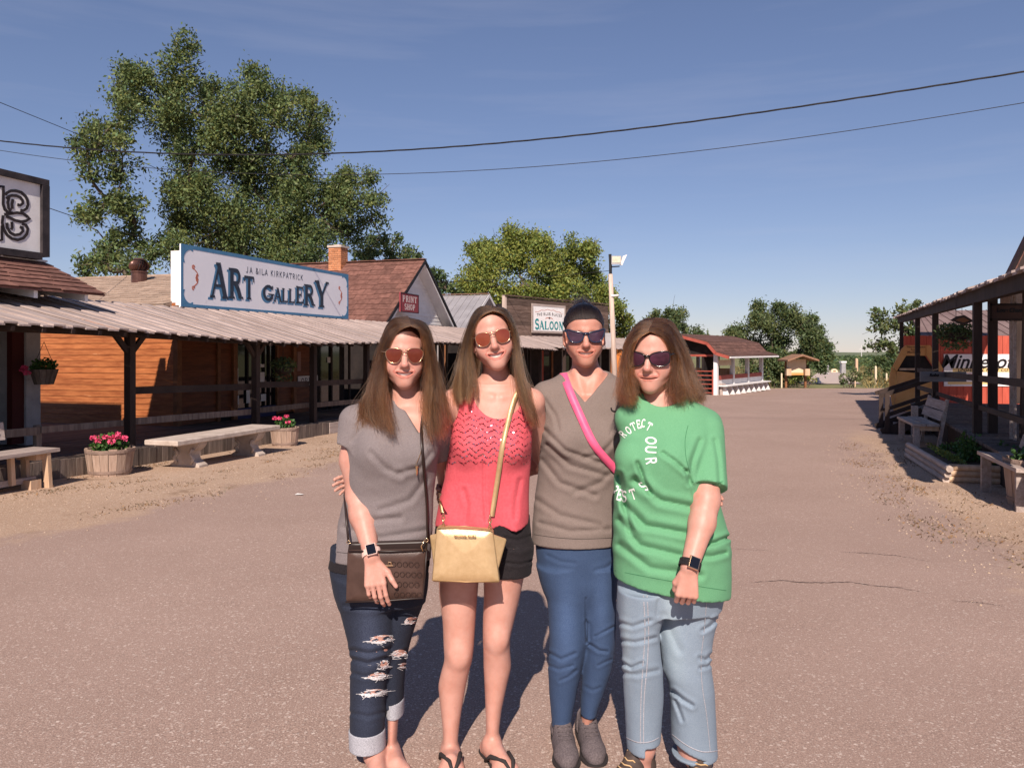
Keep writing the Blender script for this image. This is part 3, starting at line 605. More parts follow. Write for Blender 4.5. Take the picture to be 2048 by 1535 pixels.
for (a, b, y0, y1) in ((475.5, 478.5, 736, 763), (515, 518, 742, 760), (522.5, 531, 728, 734), (522.5, 531, 744, 767), (476, 480, 790, 808), (495, 502, 780, 806), (524, 534, 788, 802)):
 mb = MB(); z0, z1 = LF.Z(a, y1, 2.33), LF.Z(a, y0, 2.33); mb.box(fu(a), fu(b), 2.345, 2.355, z0, z1); mb.build('display_card', M_PAPER, t, wo)
w2 = MB(); w2.box(fu(628), 11.9, 2.385, 2.395, zfl - .1, 2.2); w2o = w2.build('shop_window', M_GLASSD, t)
for px in (625, 664, 700):
 mb = MB(); mb.box(fu(px), fu(px) + .07, 2.34, 2.384, zfl - .1, 2.25); mb.build('mullion', M_DARKWOOD, t, w2o)
for (a, b, y0, y1) in ((629, 636, 715, 733), (658, 668, 714, 725)):
 z0, z1 = LF.Z(a, y1, 2.33), LF.Z(a, y0, 2.33); mb = MB(); mb.box(fu(a), fu(b), 2.365, 2.375, z0, z1); mb.build('notice', M_PAPER, t, w2o)
mb = MB(); z0, z1 = LF.Z(595, 742, 2.3), LF.Z(595, 703, 2.3); mb.box(fu(595), fu(602), 2.32, 2.34, z0, z1); mb.build('thermometer_board', mat('faded_board', (.30, .17, .14), rough=.8), t)
ZE, ZR, UR = 2.38, 3.29, 8.7
q = ((UG - .22, 9.3, ZE - .02), (UG - .22, 2.42, ZE - .02), (UR, 2.42, ZR), (UR, 9.3, ZR))
mb = MB(); mb.add([q[0], q[1], q[2], q[3]] + [(a, b, c - .06) for a, b, c in q], MB.BF); rf = mb.build('roof', M_SHTAN, t)
shingles(t, rf, q, 26, 15, M_SHTAN, th=.012, jit=.008)
mb = MB(); mb.add([(UR, 2.42, ZR), (UR + 3.2, 2.42, ZE), (UR + 3.2, 9.3, ZE), (UR, 9.3, ZR), (UR, 2.42, ZR - .06), (UR + 3.2, 2.42, ZE - .06), (UR + 3.2, 9.3, ZE - .06), (UR, 9.3, ZR - .06)], MB.BF); mb.build('far_slope', M_SHTAN, t, rf)
mb = MB(); mb.bar((UR, 2.42, ZR + .012), (UR, 9.3, ZR + .012), .16, .03); mb.build('ridge_cap', M_SHTAN, t, rf)
mb = MB(); mb.prism([(UG + .05, 2.43, ZE - .1), (UR + 3.1, 2.43, ZE - .1), (UR, 2.43, ZR - .08)], (0, .08, 0)); mb.build('gable_wall', M_SIDING_SHADE, t, core)
vu = 7.95; vv = 5.35; vz = ZE + (ZR - ZE) * (vu - UG + .22) / (UR - UG + .22)
tv = thing('turbine_vent', 'brown metal turbine vent on the tan shingle roof', 'vent', (vu, vv, vz), LF)
mb = MB(); mb.lathe([(.17, -.12), (.17, .20), (.19, .21), (.19, .24)], 20, (vu, vv, vz)); mb.build('collar', M_BROWNMETAL, tv, smooth=False)
for k in range(22):
 c = 2 * math.pi * k / 22; mb = MB(); pts = []
 for j in range(6):
  s = j / 5; r = .15 + .10 * math.sin(s * math.pi) ** .7 - .05 * s; a = c + .5 * s; a2 = a + .20; zz = vz + .24 + .27 * s
  pts.append(((vu + r * math.cos(a), vv + r * math.sin(a), zz), (vu + (r - .03) * math.cos(a2), vv + (r - .03) * math.sin(a2), zz)))
 mb.add([p for q_ in pts for p in q_], [(2 * j, 2 * j + 1, 2 * j + 3, 2 * j + 2) for j in range(5)]); mb.build('vane', M_BROWNMETAL, tv, smooth=True)
mb = MB(); mb.lathe([(.135, 0), (.10, .03), (.0, .05)], 20, (vu, vv, vz + .505), cap=False); mb.build('cap', M_BROWNMETAL, tv, smooth=True)
mb = MB(); mb.lathe([(.12, 0), (.12, .25)], 12, (vu, vv, vz + .25)); mb.build('core', M_DARKMETAL, tv)
SV = 2.2; SU0, SU1, SZ0, SZ1 = 5.59, 12.06, 2.335, 3.54
t = thing('gallery_sign', 'long white signboard with blue border and dark lettering on the canopy', 'sign', (SU0, SV, SZ0), LF)
mb = MB(); mb.box(SU0, (SU0 + SU1) / 2 - .75, SV, SV + .03, SZ0, SZ1); p1 = mb.build('panel', M_SIGNWHITE, t)
mb = MB(); mb.box((SU0 + SU1) / 2 - .745, SU1, SV, SV + .03, SZ0, SZ1); p2 = mb.build('panel', M_SIGNWHITE, t)
mb = MB(); mb.box(SU0 + .02, SU1 - .02, SV + .032, SV + .25, SZ0 - .02, SZ1 - .13); mb.build('box_frame', M_WHITE, t)
BW = .075
for a in ((SU0, SU1, SZ1 - BW, SZ1), (SU0, SU1, SZ0, SZ0 + BW * .8), (SU0, SU0 + BW * .8, SZ0 + BW * .8, SZ1 - BW), (SU1 - BW * .8, SU1, SZ0 + BW * .8, SZ1 - BW)):
 mb = MB(); mb.box(a[0], a[1], SV - .004, SV - .0005, a[2], a[3]); mb.build('border', M_BLUE, t)
for sx, x0 in ((1, SU0 + BW * .8), (-1, SU1 - BW * .8)):
 for sz, z0 in ((1, SZ0 + BW * .8), (-1, SZ1 - BW)):
  R = .22; pts = [(0, 0), (R * 1.25, 0), (R * 1.25, R * .2), (R * 1.02, R * .12)] + [(R * (1 - math.sin(math.radians(a))) + .012, R * (1 - math.cos(math.radians(a))) + .012) for a in range(10, 90, 10)] + [(R * .12, R * 1.02), (R * .2, R * 1.25), (0, R * 1.25)]
  mb = MB(); mb.prism([(x0 + sx * a, SV - .0045, z0 + sz * b) for a, b in pts], (0, .004, 0)); mb.build('corner_ornament', M_BLUE, t)
def gfn(x, y, l): return (x, SV - l, y)
def gpx(px, py): return LF.U(px, SV), LF.Z(px, py, SV)
spec = []
for ch, x0, x1, yt, yb in (('A', 421, 455, 527, 594), ('R', 456, 486, 538, 595.5), ('T', 487, 508.5, 552, 597), ('G', 524, 549, 570, 601), ('A', 548, 563, 576, 602.5), ('L', 562.5, 576.5, 577, 604), ('L', 576, 590.5, 578, 605.5), ('E', 590.5, 608, 573, 606.5), ('R', 607, 630, 570, 610), ('Y', 630, 656, 563, 612.5)):
 u0, u1 = LF.U(x0, SV), LF.U(x1, SV); xm = (x0 + x1) / 2; spec.append((ch, u0, u1, LF.Z(xm, yb, SV), LF.Z(xm, yt, SV)))
for k, q in enumerate(spec):
 mb = MB(); letters(mb, [q], gfn, .001 + .0003 * k, .001, 1.18, True, (-.055, -.045)); mb.build('letter_shadow', M_BLUE, t)
 mb = MB(); letters(mb, [q], gfn, .0055, .002, 1.0); mb.build('letter', M_NAVY, t)
txt = 'JA &ILA KIRKPATRICK'
x0, x1 = LF.U(491, SV), LF.U(606, SV); sp = []
for (c, a, b, _, _) in line(txt, x0, x1, 0, 1, .14):
 f = (a - x0) / (x1 - x0); zt = LF.Z(491, 532.5, SV) * (1 - f) + LF.Z(606, 550, SV) * f; zb = LF.Z(491, 545, SV) * (1 - f) + LF.Z(606, 561, SV) * f; sp.append((c, a, b, zb, zt))
mb = MB(); letters(mb, sp, gfn, .001, .002, .9, False); mb.build('small_lettering', M_NAVY, t)
for px, y0, y1, wd in ((391, 533, 578, 1), (681, 575, 607, 1)):
 zc = LF.Z(px, (y0 + y1) / 2, SV); hh = (LF.Z(px, y0, SV) - LF.Z(px, y1, SV)) / 2; uc = LF.U(px, SV); pts = []
 for s in (-1, 1):
  pts.append([(uc + .07 * math.sin(a * 1.0) * (1 - .25 * a / 5), zc + s * hh * a / 5) for a in np.linspace(0, 5, 22)])
  pts.append([(uc - .06 + .035 * math.cos(a), zc + s * hh * .93 + .035 * math.sin(a)) for a in np.linspace(0, 5, 10)])
  pts.append([(uc + .05 + .03 * math.cos(a), zc + s * hh * .18 + .03 * math.sin(a)) for a in np.linspace(0, 5.5, 10)])
 mb = MB(); strokes(mb, pts, gfn, .024, .001, .002); mb.build('scroll_ornament', M_COPPER, t)
so_, se_ = fu(595), fu(634); z0, z1 = LF.Z(600, 772, 2.3), LF.Z(600, 752, 2.3)
t = thing('open_sign', 'white board reading OPEN on the gallery front wall', 'sign', (so_, 2.3, z0), LF)
mb = MB(); mb.box(so_, se_, 2.30, 2.315, z0, z1); mb.build('board', M_PAPER, t)
mb = MB(); letters(mb, line('OPEN', so_ + .12, se_ - .12, z0 + .06, z1 - .05), lambda x, y, l: (x, 2.30 - l, y), .0005, .002, .8); mb.build('lettering', M_BLACK, t)
# left side: print shop
t = thing('print_shop', 'white gabled shop with red shingle roof behind the gallery sign', 'shop', (17.5, 2.6, LF.zg(17.5, 2.6)), LF)
VP, UC, HW, ZR, ZB = 2.6, 17.5, 3.12, 4.53, 2.2
mb = MB(); mb.box(UC - 2.75, UC + 2.75, VP + .15, 9.2, LF.zg(UC, 5) - .3, 2.45); core = mb.build('wall', M_WHITE, t)
mb = MB(); mb.box(UC - 2.78, UC + 2.78, VP + .02, VP + .13, LF.zg(UC, VP) - .2, 2.28); ff = mb.build('shop_front', M_INTERIOR, t)  # near-black panel over the white wall, painted as shade under the canopy
mb = MB(); mb.box(UC - 2.79, UC - 2.76, VP + .1, 5, LF.zg(UC, VP) - .2, 2.3); mb.build('side_shade_panel', M_INTERIOR, t)  # dark sheet hiding the white side wall, shade put into its colour
for k in range(16):
 mb = MB(); uu = UC - 2.7 + k * .34; mb.box(uu, uu + .035, VP - .03, VP + .015, dk(uu, VP), 2.25); mb.build('window_bar', M_METAL if k % 3 else M_BROWNTRIM, t, ff)
mb = MB(); mb.prism([(UC - 2.72, VP + .14, 2.43), (UC + 2.72, VP + .14, 2.43), (UC, VP + .14, ZR - .12)], (0, .1, 0)); gb = mb.build('gable', M_WHITE, t)
def gt(z):
 h = 2.72 * (ZR - .10 - z) / (ZR - .1 - 2.43)
 if h < .05: return None
 h = min(h, 2.72); return ((2.72 - h) / 5.44, (2.72 + h) / 5.44)
boards_h(t, gb, UC - 2.72, UC + 2.72, VP + .14, VP + .14, 2.0, ZR - .16, .135, M_WHITE, 'siding_board', out=-1, top=gt, th=.026)
qa = ((UC - HW, 9.4, ZB), (UC - HW, VP - .28, ZB), (UC, VP - .28, ZR), (UC, 9.4, ZR))
mb = MB(); mb.add(list(qa) + [(a, b, c - .07) for a, b, c in qa], MB.BF); rf = mb.build('roof', M_SHRED, t)
shingles(t, rf, qa, 17, 13, M_SHRED, th=.014, jit=.05, over=1.2)
qb = ((UC + HW, 9.4, ZB), (UC + HW, VP - .28, ZB), (UC, VP - .28, ZR), (UC, 9.4, ZR))
mb = MB(); mb.add(list(qb) + [(a, b, c - .07) for a, b, c in qb], MB.BF); mb.build('far_slope', M_SHRED, t, rf)
mb = MB(); mb.bar((UC, VP - .29, ZR + .03), (UC, 9.4, ZR + .03), .22, .025); mb.build('ridge_cap', M_SHRED, t, rf)
for s in (-1, 1):
 mb = MB(); mb.prism([(UC + s * (HW + .02), VP - .30, ZB - .02), (UC, VP - .30, ZR + .015), (UC, VP - .30, ZR - .10), (UC + s * (HW - .10), VP - .30, ZB - .06)], (0, .03, 0)); mb.build('barge_board', M_BLACK, t)
 mb = MB(); mb.prism([(UC + s * (HW - .1), VP - .26, ZB - .08), (UC, VP - .26, ZR - .12), (UC, VP - .26, ZR - .17), (UC + s * (HW - .22), VP - .26, ZB - .12)], (0, .38, 0)); mb.build('soffit', M_WHITE, t)
VS = VP - .37; px = lambda X, Y: (LF.U(X, VS), LF.Z(X, Y, VS))
u0, z1 = px(803, 584); u1, _ = px(839, 591); z0 = LF.Z(803, 623, VS)
ts = thing('print_sign', 'small dark red sign with pale letters on the white gable', 'sign', (u0, VS, z0), LF)
mb = MB(); mb.box(u0, u1, VS + .03, VS + .08, z0, z1); mb.build('board', mat('maroon_sign', (.22, .035, .045), (.28, .05, .06), rough=.7), ts)
mp_ = mat('pale_sign_letters', (.55, .45, .44), rough=.8)
mb = MB(); fn = lambda x, y, l: (x, VS + .03 - l, y); h = z1 - z0; ww = u1 - u0
letters(mb, line('PRINT', u0 + .1 * ww, u1 - .1 * ww, z0 + .54 * h, z0 + .86 * h) + line('SHOP', u0 + .2 * ww, u1 - .2 * ww, z0 + .14 * h, z0 + .44 * h), fn, .001, .003, 1.1); mb.build('lettering', mp_, ts)
for a in ((u0, u1, z1 - .02, z1), (u0, u1, z0, z0 + .02), (u0, u0 + .02, z0 + .02, z1 - .02), (u1 - .02, u1, z0 + .02, z1 - .02)):
 mb = MB(); mb.box(a[0], a[1], VS + .02, VS + .029, a[2], a[3]); mb.build('frame', M_BLACK, ts)
cu_, cv_ = 17.3, 5.5; cz0, cz1 = 4.15, 5.02; hw = .24
t = thing('brick_chimney', 'square orange brick chimney on the red roof ridge', 'chimney', (cu_, cv_, cz0), LF)
mb = MB(); mb.box(cu_ - hw + .012, cu_ + hw - .012, cv_ - hw + .012, cv_ + hw - .012, cz0, cz1 + .0); core = mb.build('mortar_core', M_MORTAR, t)
nz = 12; bh = (cz1 - cz0) / nz
for i in range(nz):
 z0 = cz0 + i * bh
 for f in range(4):
  cuts = [-hw, -hw + .24, hw] if (i + f) % 2 else [-hw, -hw + .12, -hw + .36, hw]
  for a, b in zip(cuts[:-1], cuts[1:]):
   j = random.uniform(0, .005); a += .006; b -= .006; A0, A1 = hw - .03, hw + j
   mb = MB()
   if f == 0: mb.box(cu_ + a, cu_ + b, cv_ - A1, cv_ - A0, z0, z0 + bh - .011)
   if f == 1: mb.box(cu_ + a, cu_ + b, cv_ + A0, cv_ + A1, z0, z0 + bh - .011)
   if f == 2: mb.box(cu_ - A1 - .001, cu_ - A0, cv_ + a, cv_ + b, z0, z0 + bh - .011)
   if f == 3: mb.box(cu_ + A0, cu_ + A1 + .001, cv_ + a, cv_ + b, z0, z0 + bh - .011)
   mb.build('brick', M_BRICK, t)
mb = MB(); mb.box(cu_ - hw - .035, cu_ + hw + .035, cv_ - hw - .035, cv_ + hw + .035, cz1 + .001, cz1 + .07); mb.build('cap', M_MORTAR, t)
mb = MB(); mb.box(cu_ - .12, cu_ + .12, cv_ - .12, cv_ + .12, cz1 + .071, cz1 + .11); mb.build('flue', M_MORTAR, t)
# left side: grey metal roofed shop
t = thing('metal_roof_shop', 'low shop with ribbed grey metal gable roof left of the saloon', 'shop', (24.1, 2.6, LF.zg(24, 2.6)), LF)
UC, HW, ZR, ZB = 24.2, 2.9, 3.82, 2.15
mb = MB(); mb.box(UC - 2.6, UC + 2.6, 2.75, 9, LF.zg(UC, 5) - .3, 2.3); mb.build('wall', M_INTERIOR, t)
mb = MB(); mb.prism([(UC - 2.6, 2.74, 2.25), (UC + 2.6, 2.74, 2.25), (UC, 2.74, ZR - .1)], (0, .1, 0)); mb.build('gable', M_WHITE, t)
for s in (-1, 1):
 q = ((UC + s * HW, 9.2, ZB), (UC + s * HW, 2.35, ZB), (UC, 2.35, ZR), (UC, 9.2, ZR))
 mb = MB(); mb.add(list(q) + [(a, b, c - .05) for a, b, c in q], MB.BF); rf = mb.build('roof_slope', M_METAL, t)
 if s < 0:
  for k in range(24):
   vv = 2.4 + k * .29; mb = MB(); mb.bar((UC + s * HW, vv, ZB + .015), (UC, vv, ZR + .015), .035, .035); mb.build('roof_rib', M_METAL, t, rf)
 mb = MB(); mb.prism([(UC + s * HW, 2.33, ZB + .02), (UC, 2.33, ZR + .03), (UC, 2.33, ZR - .12), (UC + s * (HW - .1), 2.33, ZB - .06)], (0, .015, 0)); mb.build('barge_board', M_WHITE, t)
mb = MB(); mb.bar((UC, 2.34, ZR + .04), (UC, 9.2, ZR + .04), .16, .03); mb.build('ridge_cap', mat('rusty_ridge', (.22, .12, .09), rough=.8), t)
# saloon
SF = Frame((-.25, 35.3), 38, 1)
t = thing('saloon', 'dark plank false front saloon with board canopy', 'saloon', (0, 0, SF.zg(0, 0)), SF)
L_ = 8.8; zg = SF.zg(4, 0)
mb = MB(); mb.box(.02, L_, .06, 6, zg - .3, 3.6); core = mb.build('wall', M_INTERIOR, t)
mb = MB(); mb.box(.0, L_, .03, .12, 1.9, 3.86); mb.build('front_backing', M_SALOON, t)
boards_h(t, None, .0, L_, .03, .03, 1.92, 3.9, .18, M_SALOON, 'plank', out=-1, lap=False, th=.03)
mb = MB(); mb.box(-.14, .0, -.01, .14, 1.85, 3.98); mb.build('corner_board', M_POLE, t)
mb = MB(); mb.box(-.14, L_, -.06, .14, 3.93, 3.98); mb.build('cap_board', M_SALOON, t)
mb = MB(); mb.box(.05, L_, -.04, .02, zg - .1, 1.85); mb.build('shop_front', M_INTERIOR, t)
for k, uu in enumerate((.6, 1.5, 2.6, 3.4, 4.3, 5.5, 6.6, 7.8)):
 mb = MB(); mb.box(uu, uu + .12, -.09, -.045, zg, 1.85); mb.build('trim_post', (M_BROWNTRIM, M_METAL, M_REDTRIM)[k % 3], t)
 if k % 2 == 0:
  mb = MB(); mb.box(uu + .18, uu + .62, -.06, -.043, zg + .9, 1.6); mb.build('window_pane', M_GLASSD, t)
u = -1.2; i = 0
while u < 10.6:
 wd = random.uniform(.2, .26); up = .02 * (i % 2)
 mb = MB(); zz = 1.60 - .01 * u; mb.hexa([(u, -2.3, zz + up), (u + wd - .01, -2.3, zz + up), (u + wd - .01, -.05, 2.12 + up), (u, -.05, 2.12 + up), (u, -2.3, zz + .03 + up), (u + wd - .01, -2.3, zz + .03 + up), (u + wd - .01, -.05, 2.15 + up), (u, -.05, 2.15 + up)]); mb.build('roof_board', M_WOODGREYV, t); u += wd; i += 1
for uu in (-1, 1.6, 4.2, 6.8, 9.4, 10.4):
 mb = MB(); mb.box(uu - .05, uu + .05, -2.1, -2.0, SF.zg(uu, -2), 1.63 - .01 * uu); mb.build('post', M_DARKWOOD, t)
s0 = SF.U(1065, -.03); s1 = SF.U(1127, -.03); z1, z0 = SF.Z(1067, 611, -.03), SF.Z(1067, 661, -.03)
ts = thing('saloon_sign', 'white painted saloon sign with teal letters on the plank front', 'sign', (s0, -.03, z0), SF)
mb = MB(); mb.box(s0, s1, -.07, -.035, z0, z1); mb.build('board', M_WHITEOLD, ts)
fw = .10
for a in ((s0 - fw, s1 + fw, z1, z1 + fw), (s0 - fw, s1 + fw, z0 - fw, z0), (s0 - fw, s0, z0, z1), (s1, s1 + fw, z0, z1)):
 mb = MB(); mb.box(a[0], a[1], -.085, -.034, a[2], a[3]); mb.build('frame', M_WOODGREY, ts)
fn = lambda x, y, l: (x, -.07 - l, y); h = z1 - z0; ww = s1 - s0
mb = MB(); letters(mb, [('S', s0 + .04 * ww, s0 + .2 * ww, z0 + .06 * h, z0 + .47 * h)] + line('ALOON', s0 + .19 * ww, s0 + .97 * ww, z0 + .06 * h, z0 + .40 * h, .04), fn, .001, .003, 1.25); mb.build('lettering', M_TEAL, ts)
sp = []
for (c, a, b, y0, y1) in line('THE BLUE BLAZER', s0 + .11 * ww, s0 + .93 * ww, 0, 1):
 f = (a - s0) / ww; y = z0 + h * (.55 + .10 * math.sin(f * math.pi)); sp.append((c, a, b, y, y + .11 * h))
mb = MB(); letters(mb, sp, fn, .001, .003, 1.2, False); mb.build('small_lettering', M_INK, ts)
mb = MB(); cs, cz = s0 + .5 * ww, z0 + .50 * h; strokes(mb, [[(cs - .3, cz), (cs - .12, cz + .06), (cs, cz + .02), (cs + .12, cz + .06), (cs + .3, cz)]], fn, .035, .001, .003)
strokes(mb, [[(s0 + .06 * ww + .5 * ww * k / 9 * 1.76, z0 + h * (.74 + .13 * math.sin(math.pi * k / 9) + .02 * (-1) ** k)) for k in range(10)]], fn, .02, .001, .003); mb.build('scroll_ornament', M_COPPER, ts)
mb = MB(); mb.lathe([(.0, -.05), (.05, 0), (.0, .05)], 8, (cs, -.075, cz + .05), False); mb.build('emblem', M_BLACK, ts)
t = thing('yellow_awning', 'small yellow cloth awning hanging beyond the saloon porch', 'awning', tuple(P(1205, 700, 46)), WF)
p, q = P(1188, 655, 46), P(1216, 655, 46); z0 = P(1188, 686, 46).z; mb = MB()
for k in range(8):
 f0, f1 = k / 8, (k + 1) / 8; xa, xb = p.x + (q.x - p.x) * f0, p.x + (q.x - p.x) * f1
 mb.add([(xa, 46, p.z), (xb, 46, p.z), (xb, 45.2, z0 + .2), (xa, 45.2, z0 + .2), (xb, 45.2, z0), (xa, 45.2, z0), ((xa + xb) / 2, 45.2, z0 - .1)], [(0, 1, 2, 3), (3, 2, 4, 5), (5, 4, 6)])
mb.build('cloth', M_YELLOW, t)
for xx in (p.x, q.x):
 mb = MB(); mb.tube([(xx, 45.2, gzf(45)), (xx, 45.2, z0 + .2)], .04, 6); mb.build('pole', M_DARKWOOD, t)
t = thing('orange_stand', 'orange painted stand beside the light pole base', 'stand', tuple(P(1233, 725, 47)), WF)
p = P(1222, 672, 47); q = P(1250, 730, 47); mb = MB(); mb.box(p.x, q.x, 47, 47.8, gzf(47), p.z); mb.build('body', mat('orange_paint', (.62, .19, .04), rough=.7), t)
mb = MB(); mb.box(p.x - .1, q.x + .1, 46.9, 47.9, p.z, p.z + .12); mb.build('top', M_WHITE, t)
# foliage helper
def leaf_cloud(name, P_, size, m, par=None, droop=.3, asp=.45, tint=(.75, 1.25), rng=RNG, hue=.12, kind=None, loc=None):
 P_ = np.asarray(P_, float); n = len(P_); size = np.broadcast_to(np.asarray(size, float), (n,)) * rng.uniform(.7, 1.3, n)
 a = rng.normal(size=(n, 3)); a[:, 2] -= droop; a /= np.linalg.norm(a, axis=1, keepdims=True)
 b = rng.normal(size=(n, 3)); b -= (b * a).sum(1, keepdims=True) * a; b /= np.linalg.norm(b, axis=1, keepdims=True)
 nn = np.cross(a, b); s = size[:, None]
 v = np.stack([P_ - a * s * .5, P_ + b * s * asp * .5 + nn * s * .06, P_ + a * s * .5, P_ - b * s * asp * .5 + nn * s * .06], 1).reshape(-1, 3)
 f = np.arange(4 * n).reshape(n, 4)
 me = raw_mesh(name, v, f, m); at = me.attributes.new('tint', 'FLOAT_COLOR', 'POINT')
 t = rng.uniform(tint[0], tint[1], (n, 1)); h = rng.normal(0, hue, (n, 1)); c = np.concatenate([t * (1 + h), t, t * (1 - h), np.ones((n, 1))], 1)
 at.data.foreach_set('color', np.repeat(np.clip(c, 0, 3), 4, 0).astype(np.float32).ravel())
 o = put(name, me, None, par, loc)
 if kind: o['kind'] = kind
 return o
def ball(n, c, r, rng=RNG, shell=.5):
 d = rng.normal(size=(n, 3)); d /= np.linalg.norm(d, axis=1, keepdims=True); rr = rng.uniform(shell, 1, (n, 1)) ** .6
 return np.array(c) + d * rr * np.array(r)
def blooms(t, cs, r, m, name='flower_head'):
 for c in cs:
  p = ball(26, c, (r, r, r * .7), shell=.7); o = leaf_cloud(name, p, r * .9, m, t, asp=.9, tint=(.8, 1.2), hue=.05)
def planter_plants(t, c, r, h, nl, heads, leafsize=.055):
 p = ball(nl, (c[0], c[1], c[2] + h * .4), (r, r, h), shell=.2); p = p[p[:, 2] > c[2] - .03]
 leaf_cloud('foliage', p, leafsize, M_FLOWERLEAF, t, asp=.9, droop=-.2)
 k = MB()
 for i in range(14):
  a = random.uniform(0, 6.28); q = random.uniform(.2, .9) * r; k.tube([(c[0] + q * .5 * math.cos(a), c[1] + q * .5 * math.sin(a), c[2] - .05), (c[0] + q * math.cos(a), c[1] + q * math.sin(a), c[2] + h * .7)], .004, 4)
 o = put('stems', k.mesh('stems', M_FLOWERLEAF), None, t)
 blooms(t, heads, .042, M_PETAL)
def barrel(label, x, y, z, r, h, heads, nl=520, group='half barrel planters', plants=True, rot=.3):
 t = thing('barrel_planter', label, 'planter', (x, y, z), WF, group); L = Thing();
 n = 17; R0 = r * .84
 for k in range(n):
  a0, a1 = 2 * math.pi * (k + .03) / n + rot, 2 * math.pi * (k + .97) / n + rot; mb = MB(); j = random.uniform(-.004, .004); ht = h + random.uniform(-.008, .008)
  def q(a, rr, zz): return (rr * math.cos(a), rr * math.sin(a), zz)
  mb.hexa([q(a0, R0 - .03, 0), q(a1, R0 - .03, 0), q(a1, R0 + j, 0), q(a0, R0 + j, 0), q(a0, r - .03, ht), q(a1, r - .03, ht), q(a1, r + j, ht), q(a0, r + j, ht)])
  me = mb.mesh('stave', M_BARREL); put('stave', me, None, t)
 for zz, ww in ((h * .12, .035), (h * .86, .035)):
  rr = R0 + (r - R0) * zz / h + .007; mb = MB(); mb.lathe([(rr, zz), (rr + (r - R0) / h * ww, zz + ww), (rr - .006, zz + ww), (rr - .006, zz)], 34, cap=False); put('hoop', mb.mesh('hoop', M_HOOP), None, t)
 mb = MB(); mb.lathe([(0, h * .78), (r - .03, h * .80)], 24, cap=False); mb.lathe([(R0 - .02, .01), (R0 - .03, .012)], 24); put('soil', mb.mesh('soil', M_SOIL), None, t)
 if plants: planter_plants(t, (0, 0, h * .9), r * .78, .17, nl, heads)
 return t
def lf(u, v, h=0): p = LF.w(u, v); return (p.x, p.y, gzf(p.y) + h)
b1 = lf(1.55, -.06); barrel('wooden half barrel with pink geraniums between the plank bench and stone bench', *b1, .305, .36, [(-.17, -.1, .50), (-.08, -.16, .47), (.02, -.15, .52), (.09, -.1, .51), (.15, -.12, .52), (.2, -.02, .49), (-.2, .05, .49), (.05, .1, .53), (.12, -.2, .47)])
b2 = lf(5.42, -.2); barrel('smaller half barrel with sparse pink flowers at the stone bench far end', *b2, .255, .34, [(-.06, -.1, .50), (.05, -.08, .54), (.1, -.12, .44), (-.18, .0, .5)], 260)
b3 = G(2072, 1012); barrel('barrel planter cut off by the right edge beside the near bench', b3.x, b3.y, b3.z, .30, .5, [(-.05, 0, .66), (-.1, -.1, .64)], 200)
c = P(88, 745, 11.5); t = thing('hanging_planter', 'shaded hanging wooden planter with pink flowers in front of the dark shop door', 'planter', (c.x, c.y, c.z - .17), WF)
n = 14
for k in range(n):
 a0, a1 = 2 * math.pi * (k + .03) / n, 2 * math.pi * (k + .97) / n; mb = MB()
 def q(a, rr, zz): return (rr * math.cos(a), rr * math.sin(a), zz)
 mb.hexa([q(a0, .11, 0), q(a1, .11, 0), q(a1, .125, 0), q(a0, .125, 0), q(a0, .175, .22), q(a1, .175, .22), q(a1, .19, .22), q(a0, .19, .22)]); put('stave', mb.mesh('stave', M_FASCIA), None, t)  # darker wood chosen so the staves carry the canopy shade in their colour
mb = MB(); mb.lathe([(.11, .01), (.16, .17)], 14); put('soil', mb.mesh('soil', M_SOIL), None, t)
planter_plants(t, (0, 0, .22), .18, .12, 260, [(-.23, -.1, .22), (-.2, -.13, .25), (-.14, -.18, .17), (-.27, -.05, .2)])
for s in (-1, 1):
 mb = MB(); mb.tube([(s * .17, 0, .22), (0, 0, .62)], .004, 4); put('chain', mb.mesh('chain', M_DARKMETAL), None, t)
c = P(566, 738, 15.4); t = thing('hanging_basket', 'dark trailing hanging basket beside the open sign', 'planter', (c.x, c.y, c.z - .12), WF)
mb = MB(); mb.lathe([(.06, 0), (.15, .06), (.18, .15), (.165, .15), (.13, .06)], 16, cap=False); put('bowl', mb.mesh('bowl', M_DARKWOOD), None, t)
p = np.concatenate([ball(420, (0, 0, .2), (.26, .26, .17), shell=.2), ball(160, (0, 0, .02), (.2, .2, .2), shell=.5)]); leaf_cloud('foliage', p, .06, M_LEAF3, t, asp=.7)
mb = MB(); mb.tube([(0, 0, .15), (0, 0, .62)], .004, 4); put('chain', mb.mesh('chain', M_DARKMETAL), None, t)
# benches on the left
t = thing('plank_bench', 'weathered plank bench with backrest at the left edge', 'bench', (-.3, 0, LF.zg(-.3, 0)), LF, 'wooden benches')
zg = LF.zg(0, 0)
for k, (v0, v1) in enumerate(((-.27, -.06), (-.05, .14))):
 mb = MB(); mb.box(-1.3, .56, v0, v1, zg + .42, zg + .462); mb.build('seat_board', M_WOODGREY, t)
mb = MB(); mb.hexa([(-1.3, .17, zg + .585), (.20, .17, zg + .585), (.20, .205, zg + .585), (-1.3, .205, zg + .585), (-1.3, .215, zg + .79), (.21, .215, zg + .79), (.21, .25, zg + .79), (-1.3, .25, zg + .79)]); mb.build('back_board', M_WOODGREY, t)
for uu in (.44, -1.1):
 for vv in (-.22, .12):
  mb = MB(); mb.bar((uu, vv, zg - .02), (uu - .03, vv, zg + .42), .085, .05); mb.build('leg', M_FRESHWOOD, t)
 mb = MB(); mb.box(uu - .15, uu - .04, -.2, .10, zg + .34, zg + .42); mb.build('cleat', M_FRESHWOOD, t)
